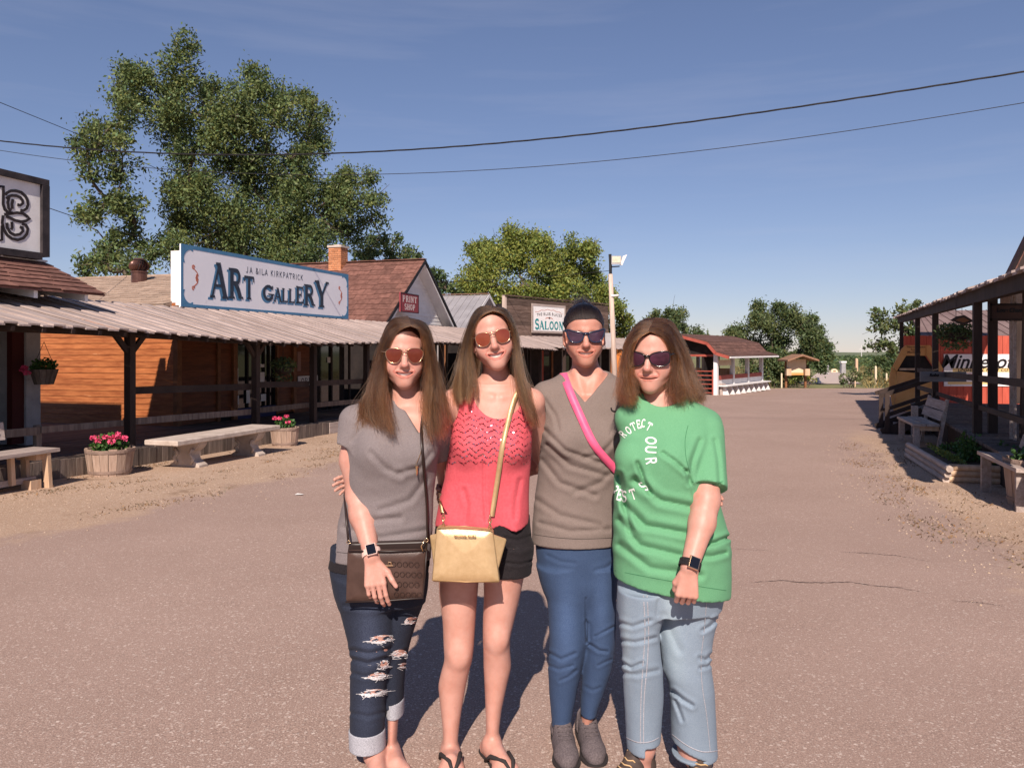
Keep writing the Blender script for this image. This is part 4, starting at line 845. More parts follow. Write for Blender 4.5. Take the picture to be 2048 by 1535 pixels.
for uu in (.06, -.7):
 mb = MB(); mb.bar((uu, .15, zg + .1), (uu, .20, zg + .7), .06, .06); mb.build('back_support', M_WOODGREY, t)
 mb = MB(); mb.bar((uu, -.1, zg + .08), (uu - .02, -.1, zg + .42), .06, .05); mb.build('leg', M_FRESHWOOD, t)
mb = MB(); mb.bar((-1.1, -.05, zg + .12), (.40, -.05, zg + .10), .05, .07); mb.build('stretcher', M_WOODGREY, t)
mb = MB(); mb.box(.22, .36, -.20, -.05, zg - .01, zg + .11); mb.build('foot_block', M_FRESHWOOD, t)
t = thing('stone_bench', 'long cast stone bench on two curved legs beside the boardwalk', 'bench', (3.1, -.45, LF.zg(3.1, -.45)), LF)
zg0, zg1 = LF.zg(1.95, -.5), LF.zg(4.4, -.5)
def slab(z0, z1, u0, u1, v0, v1, bev):
 mb = MB(); prof = [(v0 + bev, z0), (v1 - bev, z0), (v1, z0 + bev), (v1, z1 - bev), (v1 - bev, z1), (v0 + bev, z1), (v0, z1 - bev), (v0, z0 + bev)]
 n = len(prof); us = [(u0, .012), (u0 + .012, 0), (u1 - .012, 0), (u1, .012)]; vs = []
 for uu, ins in us:
  for (v, z) in prof:
   vs.append((uu, v + (ins if v < (v0 + v1) / 2 else -ins), z + (ins if z < (z0 + z1) / 2 else -ins) + (zg1 - zg0) * 0))
 fs = [(i * n + k, i * n + (k + 1) % n, (i + 1) * n + (k + 1) % n, (i + 1) * n + k) for i in range(3) for k in range(n)] + [tuple(range(n)), tuple(range(3 * n, 4 * n))]
 mb.add(vs, fs); return mb
slab(zg0 + .355, zg0 + .43, 1.98, 4.42, -.78, -.22, .012).build('slab', M_STONE, t)
for uc in (2.55, 3.95):
 z0 = LF.zg(uc, -.5) - .02; H = zg0 + .356 - z0; mb = MB(); pr = [(-.25, 0), (.25, 0), (.25, .06), (.20, .09), (.13, .14), (.11, .2), (.13, .25), (.20, .30), (.24, H - .03), (.24, H), (-.24, H), (-.24, H - .03), (-.20, .30), (-.13, .25), (-.11, .2), (-.13, .14), (-.20, .09), (-.25, .06)]
 mb.prism([(uc - .09, -.5 + a, z0 + b) for a, b in pr], (.18, 0, 0)); lg = mb.build('leg', M_STONE, t)
 for s in (-1, 1):
  mb = MB(); mb.tube([(uc - .10, -.5 + s * .12, z0 + .08), (uc - .115, -.5 + s * .17, z0 + .16), (uc - .11, -.5 + s * .10, z0 + .22), (uc - .115, -.5 + s * .16, z0 + .29)], [.02, .028, .02, .03], 6); mb.build('scroll_carving', M_STONE, t, lg, smooth=True)
mb = MB(); c = G(597, 991); mb.add([(c.x - .045, c.y, c.z + .012), (c.x + .04, c.y - .02, c.z + .018), (c.x + .05, c.y + .05, c.z + .012), (c.x - .03, c.y + .06, c.z + .02)], [(0, 1, 2, 3)]); solo(mb, 'paper_scrap', M_PAPER, 'small white paper scrap lying on the road left of the group', 'litter')
# right side: open porch
def rdk(u, v): return PF.zg(u, v) + .45
def beamz(u): return 2.195 + (2.40 - 2.195) * u / 15.2
t = thing('open_porch', 'dark timber porch with board deck and low sloping roof on the right', 'porch', (0, 0, PF.zg(0, 0)), PF)
u = -4.6
while u < 9.8:
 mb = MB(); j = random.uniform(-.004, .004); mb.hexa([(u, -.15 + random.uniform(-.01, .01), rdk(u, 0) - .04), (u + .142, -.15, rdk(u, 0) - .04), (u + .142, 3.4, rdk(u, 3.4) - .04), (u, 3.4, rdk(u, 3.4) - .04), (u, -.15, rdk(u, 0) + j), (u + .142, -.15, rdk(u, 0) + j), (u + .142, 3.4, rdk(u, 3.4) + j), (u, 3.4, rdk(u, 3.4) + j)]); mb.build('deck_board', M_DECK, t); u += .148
u = -4.5
while u < 9.7:
 mb = MB(); wd = random.uniform(.13, .2); mb.box(u, u + wd - .008, -.06, -.035, PF.zg(u, 0) + .0, rdk(u, 0) - .045); mb.build('skirt_board', M_DARKWOOD, t); u += wd
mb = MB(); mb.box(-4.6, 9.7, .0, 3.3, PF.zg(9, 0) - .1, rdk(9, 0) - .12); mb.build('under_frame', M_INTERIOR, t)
PP = [(-3.6, 0), (0, 0), (5.48, 0), (9.55, 0), (15.2, 0)]
for uu, vv in PP:
 base = rdk(uu, 0) if uu < 9.7 else PF.zg(uu, 0); ww = .07
 mb = MB(); mb.box(uu - ww, uu + ww, vv - ww * .8, vv + ww * .8, base, beamz(uu) + .02); mb.build('post', M_DARKWOOD, t)
mb = MB(); mb.box(.10, .20, .16, .28, rdk(0, 0), beamz(0) + .1); mb.build('post', M_DARKWOOD, t)
for uu in (2.0, 5.5, 9.6, 15.2):
 mb = MB(); mb.box(uu - .07, uu + .07, 3.2, 3.34, rdk(min(uu, 9.6), 3.3) - .3, beamz(uu) + .75); mb.build('back_post', M_DARKWOOD, t)
for (u0, u1) in ((-5, 0), (0, 5.48), (5.48, 9.55), (9.55, 16.2)):
 mb = MB(); mb.hexa([(u0 + .001, -.06, beamz(u0)), (u1, -.06, beamz(u1)), (u1, .06, beamz(u1)), (u0 + .001, .06, beamz(u0)), (u0 + .001, -.06, beamz(u0) + .19), (u1, -.06, beamz(u1) + .19), (u1, .06, beamz(u1) + .19), (u0 + .001, .06, beamz(u0) + .19)]); mb.build('beam', M_DARKWOOD, t)
u = -5; i = 0
while u < 17.2:
 wd = random.uniform(.2, .28); up = .02 * (i % 2) + random.uniform(0, .012); z0 = beamz(u) + .165; mb = MB(); ev = -.13 + random.uniform(-.04, .02)
 mb.hexa([(u, ev, z0 + up), (u + wd - .008, ev, z0 + up), (u + wd - .008, 3.6, z0 + 1.0 + up), (u, 3.6, z0 + 1.0 + up), (u, ev, z0 + .028 + up), (u + wd - .008, ev, z0 + .028 + up), (u + wd - .008, 3.6, z0 + 1.028 + up), (u, 3.6, z0 + 1.028 + up)]); mb.build('roof_board', M_WOODGREYV, t); u += wd; i += 1
for k in range(24):
 uu = -4.8 + k * .92; mb = MB(); z0 = beamz(uu) + .13; mb.bar((uu, -.05, z0 + .09), (uu, 3.5, z0 + 1.0), .05, .07); mb.build('rafter', M_DARKWOOD, t)
for (u0, u1) in ((-5, -.1), (.12, 5.4)):
 for h, ww in ((.82, .09), (.40, .07)):
  mb = MB(); mb.bar((u0, .02, rdk(u0, 0) + h), (u1, .02, rdk(u1, 0) + h * (1 if u1 > 0 else 1)), .05, ww); mb.build('rail', M_DARKWOOD, t)
for h in (.86, .42):
 mb = MB(); mb.bar((5.56, .0, rdk(5.5, 0) + h), (9.5, .0, rdk(9.5, 0) + h), .05, .1); mb.build('rail', M_DARKWOOD, t)
 mb = MB(); mb.bar((-1, 3.25, rdk(0, 3) + h), (9.6, 3.25, rdk(9.5, 3) + h), .05, .1); mb.build('back_rail', M_DARKWOOD, t)
mb = MB(); mb.bar((.3, 3.2, rdk(0, 3) + .12), (5.4, 3.22, rdk(5, 3) + .62), .04, .08); mb.build('brace', M_DARKWOOD, t)
mb = MB(); mb.bar((7.2, 3.2, rdk(7, 3) + .05), (9.4, 3.22, rdk(9, 3) + .85), .04, .09); mb.build('brace', M_DARKWOOD, t)
mb = MB(); mb.box(-5.2, -1.35, .32, .40, rdk(-3, 0), 2.3); mb.build('side_wall', M_DARKWOOD, t)
for uu in (-.75, -1.0):
 mb = MB(); mb.tube([(uu, .3, rdk(uu, 0)), (uu + .02, .3, 2.25)], .022, 6); mb.build('peeled_pole', M_WOODGREY, t)
for k in range(6):
 mb = MB(); uu = -.5 - .12 * k; mb.tube([(uu, .45, rdk(uu, 0)), (uu + .04 * (-1) ** k, .5, 2.2)], .014, 5); mb.build('lattice_pole', M_DARKWOOD, t)
ts = thing('porch_steps', 'dark handrailed steps leading up from the lot to the right porch', 'steps', (5.6, -.8, PF.zg(5.6, -.8)), PF)
for k in range(3):
 v1 = -.16 - k * .3; z = PF.zg(5.6, v1) + .45 - .15 * (k + 1); mb = MB(); mb.box(4.95, 6.35, v1 - .3, v1 - .005, z - .04, z); mb.build('tread', M_WOODGREY, ts)
 mb = MB(); mb.box(4.96, 6.34, v1 - .03, v1 - .01, z - .14, z - .042) if False else mb.box(4.96, 6.34, v1 - .29, v1 - .27, z - .14, z - .042); mb.build('riser', M_DARKWOOD, ts)
for uu, vn in ((4.9, -.95), (6.4, -1.0)):
 zb = PF.zg(uu, vn); mb = MB(); mb.box(uu - .045, uu + .045, vn - .045, vn + .045, zb - .02, zb + .86); mb.build('newel_post', M_DARKWOOD, ts)
 for h0, h1, ww in ((.82, 1.22, .09), (.42, .80, .08)):
  mb = MB(); mb.bar((uu, vn - .12 if h0 > .6 else vn, zb + h0 - .02), (uu + .06, .02, zb + h1), .05, ww); mb.build('handrail', M_DARKWOOD, ts)
 mb = MB(); mb.bar((uu, vn - .1, zb + .0), (uu, -.15, zb + .40), .05, .22); mb.build('stringer', M_DARKWOOD, ts)
mb = MB(); mb.box(4.55, 4.72, -.52, -.40, PF.zg(4.6, -.5), PF.zg(4.6, -.5) + .62); mb.build('stub_post', M_WOODGREY, ts)
c = P(1912, 668, 13.2); t = thing('hanging_fern', 'big shaded fern basket hanging between the porch posts', 'planter', (c.x, c.y, c.z - .15), WF)
mb = MB(); mb.lathe([(.05, .02), (.17, .07), (.21, .17), (.19, .17)], 16, cap=False); put('bowl', mb.mesh('bowl', M_DARKWOOD), None, t)
p = np.concatenate([ball(900, (0, 0, .2), (.33, .3, .16), shell=.1), ball(500, (0, 0, .08), (.30, .28, .22), shell=.4)]); leaf_cloud('foliage', p, .07, M_LEAF3, t, asp=.4)
mb = MB(); mb.tube([(0, 0, .15), (0, 0, .75)], .005, 4); put('chain', mb.mesh('chain', M_DARKMETAL), None, t)
blooms(t, [(.05, -.28, .03), (.22, -.2, .05), (.33, -.05, .12)], .018, mat('dusty_petals', (.5, .3, .3), rough=.7))
c = P(1925, 640, 12.9); t = thing('carved_board', 'carved wooden board hanging under the porch roof', 'ornament', (c.x, c.y, c.z), WF); k = 12.9 / F
pts = [(-23, 0), (-10, -8), (4, -10), (14, -4), (23, 2), (10, 7), (2, 10), (-6, 6)]
mb = MB(); mb.prism([(a * k, 0, -b * k) for a, b in pts], (0, .03, 0)); put('board', mb.mesh('board', M_DARKWOOD), None, t)
mb = MB(); mb.prism([(a * k * .6, -.004, -b * k * .5) for a, b in pts], (0, .004, 0)); put('carving', mb.mesh('carving', M_BROWNTRIM), None, t)
mb = MB(); mb.tube([(0, .015, .06), (0, .015, .2)], .004, 4); put('chain', mb.mesh('chain', M_DARKMETAL), None, t)
def flat_sign(name, label, px0, px1, py0, py1, d, m, texts, mt, frame=None, th=.03, tilt=0):
 a, b = P(px0, py1, d), P(px1, py0, d); t = thing(name, label, 'sign', (a.x, d, a.z), WF); W, H = b.x - a.x, b.z - a.z
 mb = MB(); mb.box(0, W, 0, th, 0, H); bd = put('board', mb.mesh('board', m), None, t)
 for (s, fx, fz, size, bold, sh) in texts:
  font_part(s, 'lettering', mt, t, (W * fx, -.003, H * fz), (math.pi / 2, 0, 0), size * H, bold, sh)
 if frame:
  for q in ((-.02, W + .02, H, H + .03), (-.02, W + .02, -.03, 0), (-.03, 0, -.03, H + .03), (W, W + .03, -.03, H + .03)):
   mb = MB(); mb.box(q[0], q[1], -.01, th + .01, q[2], q[3]); put('frame', mb.mesh('frame', frame), None, t)
 return t
flat_sign('exhibit_sign', 'grey board reading Exhibit mounted on the porch railing', 1841, 1933, 743, 763, 15.2, M_SIGNGREY, [('Robo     n Exhibit', .52, .66, .42, .004, .2)], M_BLACK)
flat_sign('hung_name_board', 'dark brown name board hanging under the porch roof at the right edge', 1983, 2060, 611, 637, 10.6, mat('dark_brown_board', (.075, .042, .034), rough=.8), [('Loue Chante', .5, .64, .42, .004, .15)], M_BLACK, M_DARKWOOD)
a = P(2026, 548, 15.5); t = thing('porch_gable', 'dark edged gable corner above the right porch roof', 'gable', (a.x, a.y, a.z), WF)
mb = MB(); mb.prism([(0, 0, -.6), (2.6, 0, -.6), (2.6, 0, 0), (1.3, 0, 2.6), (0, 0, 0)], (1.6, 3, 0)); put('wall', mb.mesh('wall', M_WOODGREY), None, t)
for x0 in (-.10, 2.70): mb = MB(); mb.bar((x0, -.05, -.2), (1.3, -.05, 2.66), .12, .12, up=(0, 1, 0)); put('barge_board', mb.mesh('barge_board', M_DARKWOOD), None, t)
for x0 in (-.16, 2.76):
 mb = MB(); a_ = Vector((x0, -.12, -.22)); b_ = Vector((1.3, -.12, 2.76)); of = Vector((1.7, 3.2, 0)); up = Vector((0, 0, .05)); mb.hexa([a_, b_, b_ + of, a_ + of, a_ + up, b_ + up, b_ + of + up, a_ + of + up]); put('roof_slope', mb.mesh('roof_slope', M_SHRED), None, t)
# right side: red barn and plywood cut-out
DB = 27.5
def bp(px, py): return P(px, py, DB)
a, b = bp(1808, 820), bp(2100, 671); t = thing('red_barn', 'red board shed with a white paint advertisement behind the porch', 'shed', (a.x, DB, gzf(DB)), WF)
W = b.x - a.x; H = b.z - gzf(DB)
mb = MB(); mb.hexa([(.01, .03, 0), (W, .03, 0), (W + 3, 4, 0), (2.6, 4, 0), (.01, .03, H - .01), (W, .03, H - .01), (W + 3, 4, H - .01), (2.6, 4, H - .01)]); put('wall', mb.mesh('wall', M_RED), None, t)
x = 0
while x < W:
 mb = MB(); wd = random.uniform(.24, .29); mb.box(x, x + wd - .012, 0, .028, -.05, H + random.uniform(-.006, .006)); put('board', mb.mesh('board', M_RED), None, t); x += wd
r0 = bp(1852, 671).x - a.x; zt = bp(1900, 640).z - gzf(DB)
mb = MB(); mb.add([(r0, .3, H), (W + 1, .3, H), (W + 1, 3, zt + .5), (r0 + .9, 3, zt + .5), (r0, .3, H - .1), (W + 1, .3, H - .1), (W + 1, 3, zt + .4), (r0 + .9, 3, zt + .4)], MB.BF); rf = put('roof', mb.mesh('roof', mat('old_tin_roof', (.15, .10, .095), (.21, .15, .14), scale=2, rough=.6)), None, t)
for k in range(14):
 xx = r0 + .3 + k * .4; mb = MB(); mb.bar((xx, .3, H + .012), (xx + (.9 if k == 0 else .9 * max(0, 1 - k / 3)), 3, zt + .512), .03, .02); put('seam', mb.mesh('seam', mat('tin_seam', (.13, .09, .085), rough=.6) if k == 0 else MATS['tin_seam']), None, rf)
s0, s1 = bp(1887, 772), bp(2030, 708)
ts = thing('paint_sign', 'wide white advertisement board with slanted black lettering on the red shed', 'sign', (s0.x, DB - .03, s0.z), WF); W, H = s1.x - s0.x, s1.z - s0.z
mb = MB(); mb.box(0, W, -.01, .02, 0, H); put('board', mb.mesh('board', M_WHITEOLD), None, ts)
font_part('Minnesota', 'lettering', M_BLACK, ts, (W * .50, -.013, H * .75), (math.pi / 2, 0, 0), H * .60, .012, .35)
mb = MB(); mb.box(W * .12, W * .98, -.0125, -.0105, H * .44, H * .57); put('yellow_band', mb.mesh('yellow_band', mat('yellow_band', (.70, .50, .22), rough=.7)), None, ts)
font_part("LINSEED OIL PAINT CO'S", 'small_lettering', M_BLACK, ts, (W * .56, -.0145, H * .505), (math.pi / 2, 0, 0), H * .15, .002, .25)
mb = MB(); mb.box(W * .05, W * .95, -.0125, -.0105, H * .06, H * .14); put('yellow_band', mb.mesh('yellow_band', MATS['yellow_band']), None, ts)
mb = MB()
for k in range(26):
 an = math.pi * k / 25; mb.lathe([(.0, 0), (.02, 0)], 5, (W * .22 + .42 * math.cos(an), 0, 0), False) if False else mb.box(W * .25 + .44 * math.cos(an) - .012, W * .25 + .44 * math.cos(an) + .012, -.0125, -.0105, H * .24 + .22 * math.sin(an) - .02, H * .24 + .22 * math.sin(an) + .02)
o = put('medal_print', mb.mesh('medal_print', M_COPPER), None, ts); o['kind'] = 'stuff'
DO = 24.0
def op(px, py): p = P(px, py, DO); return Vector((p.x, p.z))
t = thing('plywood_cutout', 'ochre painted plywood house front with dark opening beside the red shed', 'cut-out', tuple(P(1828, 700, DO)[:2]) + (gzf(DO),), WF); ox, oz = P(1828, 0, DO).x, gzf(DO)
def pl(name, pts, y0, th, m):
 mb = MB(); q = [op(*p) for p in pts]; mb.prism([(v.x - ox, y0, v.y - oz) for v in q], (0, th, 0)); return put(name, mb.mesh(name, m), None, t)
pl('top_panel', [(1812, 711), (1812, 690), (1852, 690), (1852, 711)], 0, .04, M_OCHRE)
pl('right_brace', [(1852.3, 690), (1860, 690), (1886, 738), (1878, 750), (1852.3, 710)], -.02, .05, M_OCHRE)
pl('left_brace', [(1811.7, 690), (1804, 697), (1786, 732), (1793, 742), (1811.7, 711)], -.02, .05, M_OCHRE)
pl('opening_shade_sheet', [(1795, 739), (1811, 711), (1852, 711), (1876, 748), (1876, 760), (1795, 760)], .06, .03, M_INTERIOR)  # solid near-black sheet painted as the shade behind the opening
pl('sill', [(1800, 736), (1845, 736), (1845, 740), (1800, 740)], .0, .05, M_FRESHWOOD)
pl('lower_panel', [(1794, 742), (1878, 750), (1876, 822), (1790, 822)], .0, .04, M_OCHRE)
pl('left_wing', [(1785, 733), (1793, 743), (1789, 822), (1784, 800), (1779, 760)], .02, .04, M_OCHRE)
for k, (s, y) in enumerate((('Horse Drawn', 693.5), ('Road', 699), ('Machinery', 704))):
 v = op(1832 - (4 if k else 0), y); font_part(s, 'lettering', M_BROWNTRIM, t, (v.x - ox, -.003, v.y - oz), (math.pi / 2, 0, 0), .10, .001, .1)
# right side: benches and log planter
def slat_bench(label, u0, u1, v0, warp=0):
 t = thing('slatted_bench', label, 'bench', ((u0 + u1) / 2, v0 + .2, RF.zg((u0 + u1) / 2, v0)), RF, 'wooden benches'); zg = RF.zg((u0 + u1) / 2, v0)
 for k, vv in enumerate((v0, v0 + .22)):
  mb = MB(); w1 = warp if k == 0 else 0
  mb.hexa([(u0 - .06, vv, zg + .42), (u1 + .06, vv, zg + .42), (u1 + .06, vv + .2, zg + .42), (u0 - .06, vv + .2, zg + .42), (u0 - .06, vv, zg + .462), (u1 + .06, vv, zg + .462), (u1 + .06, vv + .2, zg + .462 - w1), (u0 - .06, vv + .2, zg + .462 - w1)]); mb.build('seat_board', M_WOODGREY, t)
 for k in range(2):
  z = zg + .52 + k * .17; vb = v0 + .42 + k * .06; mb = MB(); mb.hexa([(u0 - .04, vb, z), (u1 + .04, vb, z), (u1 + .04, vb + .035, z), (u0 - .04, vb + .035, z), (u0 - .04, vb + .045, z + .15), (u1 + .04, vb + .045, z + .15), (u1 + .04, vb + .08, z + .15), (u0 - .04, vb + .08, z + .15)]); mb.build('back_board', M_WOODGREY, t)
 for uu in (u0 + .03, u1 - .03):
  mb = MB(); mb.box(uu - .025, uu + .025, v0 + .02, v0 + .12, zg - .02, zg + .418); mb.build('leg', M_WOODGREY, t)
  mb = MB(); mb.bar((uu, v0 + .40, zg - .02), (uu, v0 + .55, zg + .88), .05, .08, up=(1, 0, 0)); mb.build('back_leg', M_WOODGREY, t)
  mb = MB(); mb.box(uu - .022, uu + .022, v0 + .121, v0 + .42, zg + .34, zg + .418); mb.build('cleat', M_FRESHWOOD, t)
slat_bench('weathered slatted bench in front of the porch steps', 4.05, 5.55, .30)
slat_bench('weathered slatted bench with warped seat at the right edge', -2.0, -.66, .20, .02)
t = thing('log_planter', 'low planter of stacked round logs between the two slatted benches', 'planter', (1.3, .2, RF.zg(1.3, .2)), RF)
for k in range(3):
 z0, z1 = RF.zg(0, 0) + .035 + k * .075, RF.zg(2.7, 0) + .045 + k * .08; r = .042
 mb = MB(); mb.tube([(0 - .05 * k, .0 + .01 * k, z0), (2.72, .0 + .01 * k, z1)], r, 10); mb.build('log', M_LOG, t, smooth=False)
 mb = MB(); mb.tube([(.06, .04, z0 + .005), (.02, .78, z0 + .01)], r * .95, 10); mb.build('log', M_FRESHWOOD, t)
mb = MB(); mb.hexa([(.1, .05, RF.zg(.1, 0) - .05), (2.7, .05, RF.zg(2.7, 0) - .05), (2.7, 1.1, RF.zg(2.7, 1) - .05), (.1, 1.1, RF.zg(.1, 1) - .05), (.1, .05, RF.zg(.1, 0) + .16), (2.7, .05, RF.zg(2.7, 0) + .17), (2.7, 1.1, RF.zg(2.7, 1) + .2), (.1, 1.1, RF.zg(.1, 1) + .2)]); mb.build('soil', M_SOIL, t)
pp = []
for k in range(16):
 uu, vv = random.uniform(.2, 2.6), random.uniform(.15, .95); h = random.uniform(.08, .32); pp.append(ball(110, (uu, -vv, RF.zg(uu, vv) + .16 + h * .5), (.16, .16, h), shell=.1))
pp = np.concatenate(pp); q = pp - np.array([1.3, -.2, RF.zg(1.3, .2)]); leaf_cloud('foliage', q, .06, M_FLOWERLEAF, t, asp=.6)
q = ball(500, (0, 0, 0), (1.3, .08, .05), shell=0) + np.array([0, -.05, .24]); leaf_cloud('ground_cover', q + np.array([.05, -.02, -.02]), .035, M_LEAF2, t, asp=.8)
for (uu, vv) in ((1.2, .5), (2.1, .45), (1.6, .7)):
 mb = MB(); z = RF.zg(uu, vv) + .2; mb.tube([(uu, vv, z), (uu + .05, vv, z + .35)], .006, 5); mb.build('stem', M_FLOWERLEAF, t)
def scatter_stones(name, fr, u0, u1, v0, v1, n, label, s0=.005, s1=.015):
 u = u0 + (u1 - u0) * RNG.beta(1.6, 1.6, n); v = v0 + (v1 - v0) * RNG.beta(2.2, 1.5, n); s = s0 + (s1 - s0) * RNG.uniform(0, 1, n) ** 2.5
 x = fr.o[0] + u * fr.e[0] + v * fr.n[0]; y = fr.o[1] + u * fr.e[1] + v * fr.n[1]; z = gz(y) + s * .35
 base = np.array([(1, 0, 0), (-1, 0, 0), (0, 1, 0), (0, -1, 0), (0, 0, .7), (0, 0, -.5)]); F8 = np.array([(0, 2, 4), (2, 1, 4), (1, 3, 4), (3, 0, 4), (2, 0, 5), (1, 2, 5), (3, 1, 5), (0, 3, 5)])
 V = base[None] * RNG.uniform(.6, 1.3, (n, 6, 1)) * s[:, None, None]; an = RNG.uniform(0, 6.28, n); c, sn = np.cos(an)[:, None], np.sin(an)[:, None]
 V = np.stack([V[..., 0] * c - V[..., 1] * sn, V[..., 0] * sn + V[..., 1] * c, V[..., 2]], -1) + np.stack([x, y, z], 1)[:, None]
 f = (F8[None] + 6 * np.arange(n)[:, None, None]).reshape(-1, 3)
 o = put(name, raw_mesh(name, V.reshape(-1, 3), f, mat(name + '_stone', (.34, .235, .16), (.52, .40, .31), scale=25, rough=.9)), None); tag(o, label, 'gravel', kind='stuff')
scatter_stones('gravel', LF, -4, 14, -3.6, .3, 7000, 'loose tan gravel along the left boardwalk')
scatter_stones('verge_gravel', RF, -6, 7, -1.6, .6, 4500, 'loose tan gravel along the right verge')
def litter(name, fr, u0, u1, v0, v1, n, label):
 k = 40; cu = RNG.uniform(u0, u1, k); cv = RNG.uniform(v0, v1, k); i = RNG.integers(0, k, n); u = cu[i] + RNG.normal(0, .22, n); v = cv[i] + RNG.normal(0, .10, n)
 p = np.stack([fr.o[0] + u * fr.e[0] + v * fr.n[0], fr.o[1] + u * fr.e[1] + v * fr.n[1], np.zeros(n)], 1); p[:, 2] = gz(p[:, 1]) + .012 + RNG.uniform(0, .01, n)
 o = leaf_cloud(name, p, .035, mat(name + '_brown', (.13, .075, .04), (.28, .19, .11), scale=9, rough=.95, attr='tint'), None, asp=.3, droop=0); tag(o, label, 'litter', kind='stuff')
litter('dry_leaves', LF, -2, 9, -2.6, .1, 2200, 'dry leaves drifted on the left gravel')
litter('verge_leaves', RF, -5, 5, -.9, .2, 1500, 'dry leaves drifted on the right verge')
mb = MB()
def crack(pts, w0):
 q = catmull2(pts, 60); v = []
 for i, (x, y) in enumerate(q):
  g = G(x, y + random.uniform(-.7, .7)); w_ = w0 * random.uniform(.3, 1.2) * math.sin(math.pi * (i + .5) / len(q)) ** .4; v.append((g + Vector((0, -w_, .0095)), g + Vector((0, w_, .0095))))
 for a, b in zip(v[:-1], v[1:]): mb.add([a[0], b[0], b[1], a[1]], [(0, 1, 2, 3)])
def catmull2(P_, n):
 P_ = [Vector((a, b, 0)) for a, b in P_]; out = []
 for t in np.linspace(0, len(P_) - 1.001, n): i = int(t); q = P_[i].lerp(P_[i + 1], t - i); out.append((q.x, q.y))
 return out
crack([(1500, 1167), (1560, 1162), (1600, 1166), (1650, 1167), (1700, 1165), (1740, 1172), (1800, 1177), (1860, 1189)], .007)
crack([(1680, 1105), (1720, 1107), (1790, 1112), (1860, 1124)], .005); crack([(1455, 1098), (1490, 1100), (1545, 1103)], .003); crack([(1900, 1203), (1960, 1207), (2010, 1214)], .004)
o = put('paving_cracks', mb.mesh('paving_cracks', mat('crack_dirt', (.075, .05, .042), (.13, .09, .075), scale=30, rough=1)), None); tag(o, kind='stuff', label='thin dark cracks in the paving right of the group', cat='crack')
# trees
def tree(name, label, d, lobes, base, m, leaf=.13, dens=260, spread=1.2, r0=.22, fork=.35, seed=1, group='trees behind the shops', sub=7, droop=.35, bark=M_BARK, dy=None):
 rng = np.random.default_rng(seed); k = d / F
 bx = (base - 1024) * k; by = d; bz = gzf(d)
 t = thing(name, label, 'tree', (bx, by, bz), WF, group)
 cs = []
 for i, L in enumerate(lobes):
  px, py, r = L[:3]; off = rng.uniform(-spread, spread) if len(L) < 4 else L[3]
  cs.append((np.array([(px - 1024) * k - bx, off, CZ - (py - HY) * k - bz]), r * k))
 pts = []; sz = []
 for c, r in cs:
  ns = max(3, int(sub * rng.uniform(.8, 1.2))); n = max(90, int(3.6 * dens * (r / .8) ** 2));
  dv = rng.normal(size=(ns, 3)); dv /= np.linalg.norm(dv, axis=1, keepdims=True); sc = c + dv * rng.uniform(.35, .95, (ns, 1)) * r * np.array([1, .9, .9])
  i = rng.integers(0, ns, n); g = rng.normal(size=(n, 3)) * r * .29 * rng.uniform(.6, 1.25, (ns, 1))[i]
  pts.append(sc[i] + g); sz.append(np.full(n, leaf))
 pts = np.concatenate(pts); sz = np.concatenate(sz)
 leaf_cloud('crown', pts, sz, m, t, droop=droop, rng=rng, tint=(.6, 1.4))
 top = max(c[2] for c, _ in cs); hf = top * fork
 nodes = [np.array([0, 0, 0.]), np.array([.03 * hf, 0, hf * .5]), np.array([0, 0, hf])]; par = [-1, 0, 1]; w_ = [0, 0, 0]
 for c, r in sorted(cs, key=lambda q: np.linalg.norm(q[0] - nodes[2])):
  best = min(range(1, len(nodes)), key=lambda i: np.linalg.norm(nodes[i] - c) + 1.6 * max(0, nodes[i][2] - c[2] + .3) + .15 * abs(nodes[i][2] - hf))
  p = nodes[best]; mid = (p + c) / 2 + np.array([0, 0, .12]) * np.linalg.norm(c - p) + rng.normal(0, .08, 3) * np.linalg.norm(c - p)
  nodes += [mid, c]; par += [best, len(nodes) - 2]; w_ += [0, 1]
 cnt = list(map(float, w_))
 for i in range(len(nodes) - 1, 0, -1): cnt[par[i]] += cnt[i]
 mx = max(cnt); mb = MB()
 for i in range(1, len(nodes)):
  ra = .62 * r0 * (max(cnt[par[i]], .5) / mx) ** .62; rb = .62 * r0 * (max(cnt[i], .4) / mx) ** .62
  if i == 1: ra = r0 * 1.25
  mb.tube([nodes[par[i]], (nodes[par[i]] + nodes[i]) / 2 + rng.normal(0, .03, 3), nodes[i]], [min(ra, rb * 1.5), (rb + min(ra, rb * 1.5)) / 2, rb], 7, cap=False)
 for c, r in cs:      # twigs that reach through the leaves
  for q in range(5):
   e = c + rng.normal(size=3) * r * .55; mb.tube([c, (c + e) / 2 + rng.normal(0, .05, 3), e], [r0 * .09, r0 * .05, .006], 4, cap=False)
 put('trunk', mb.mesh('trunk', bark, smooth=True), None, t)
 return t
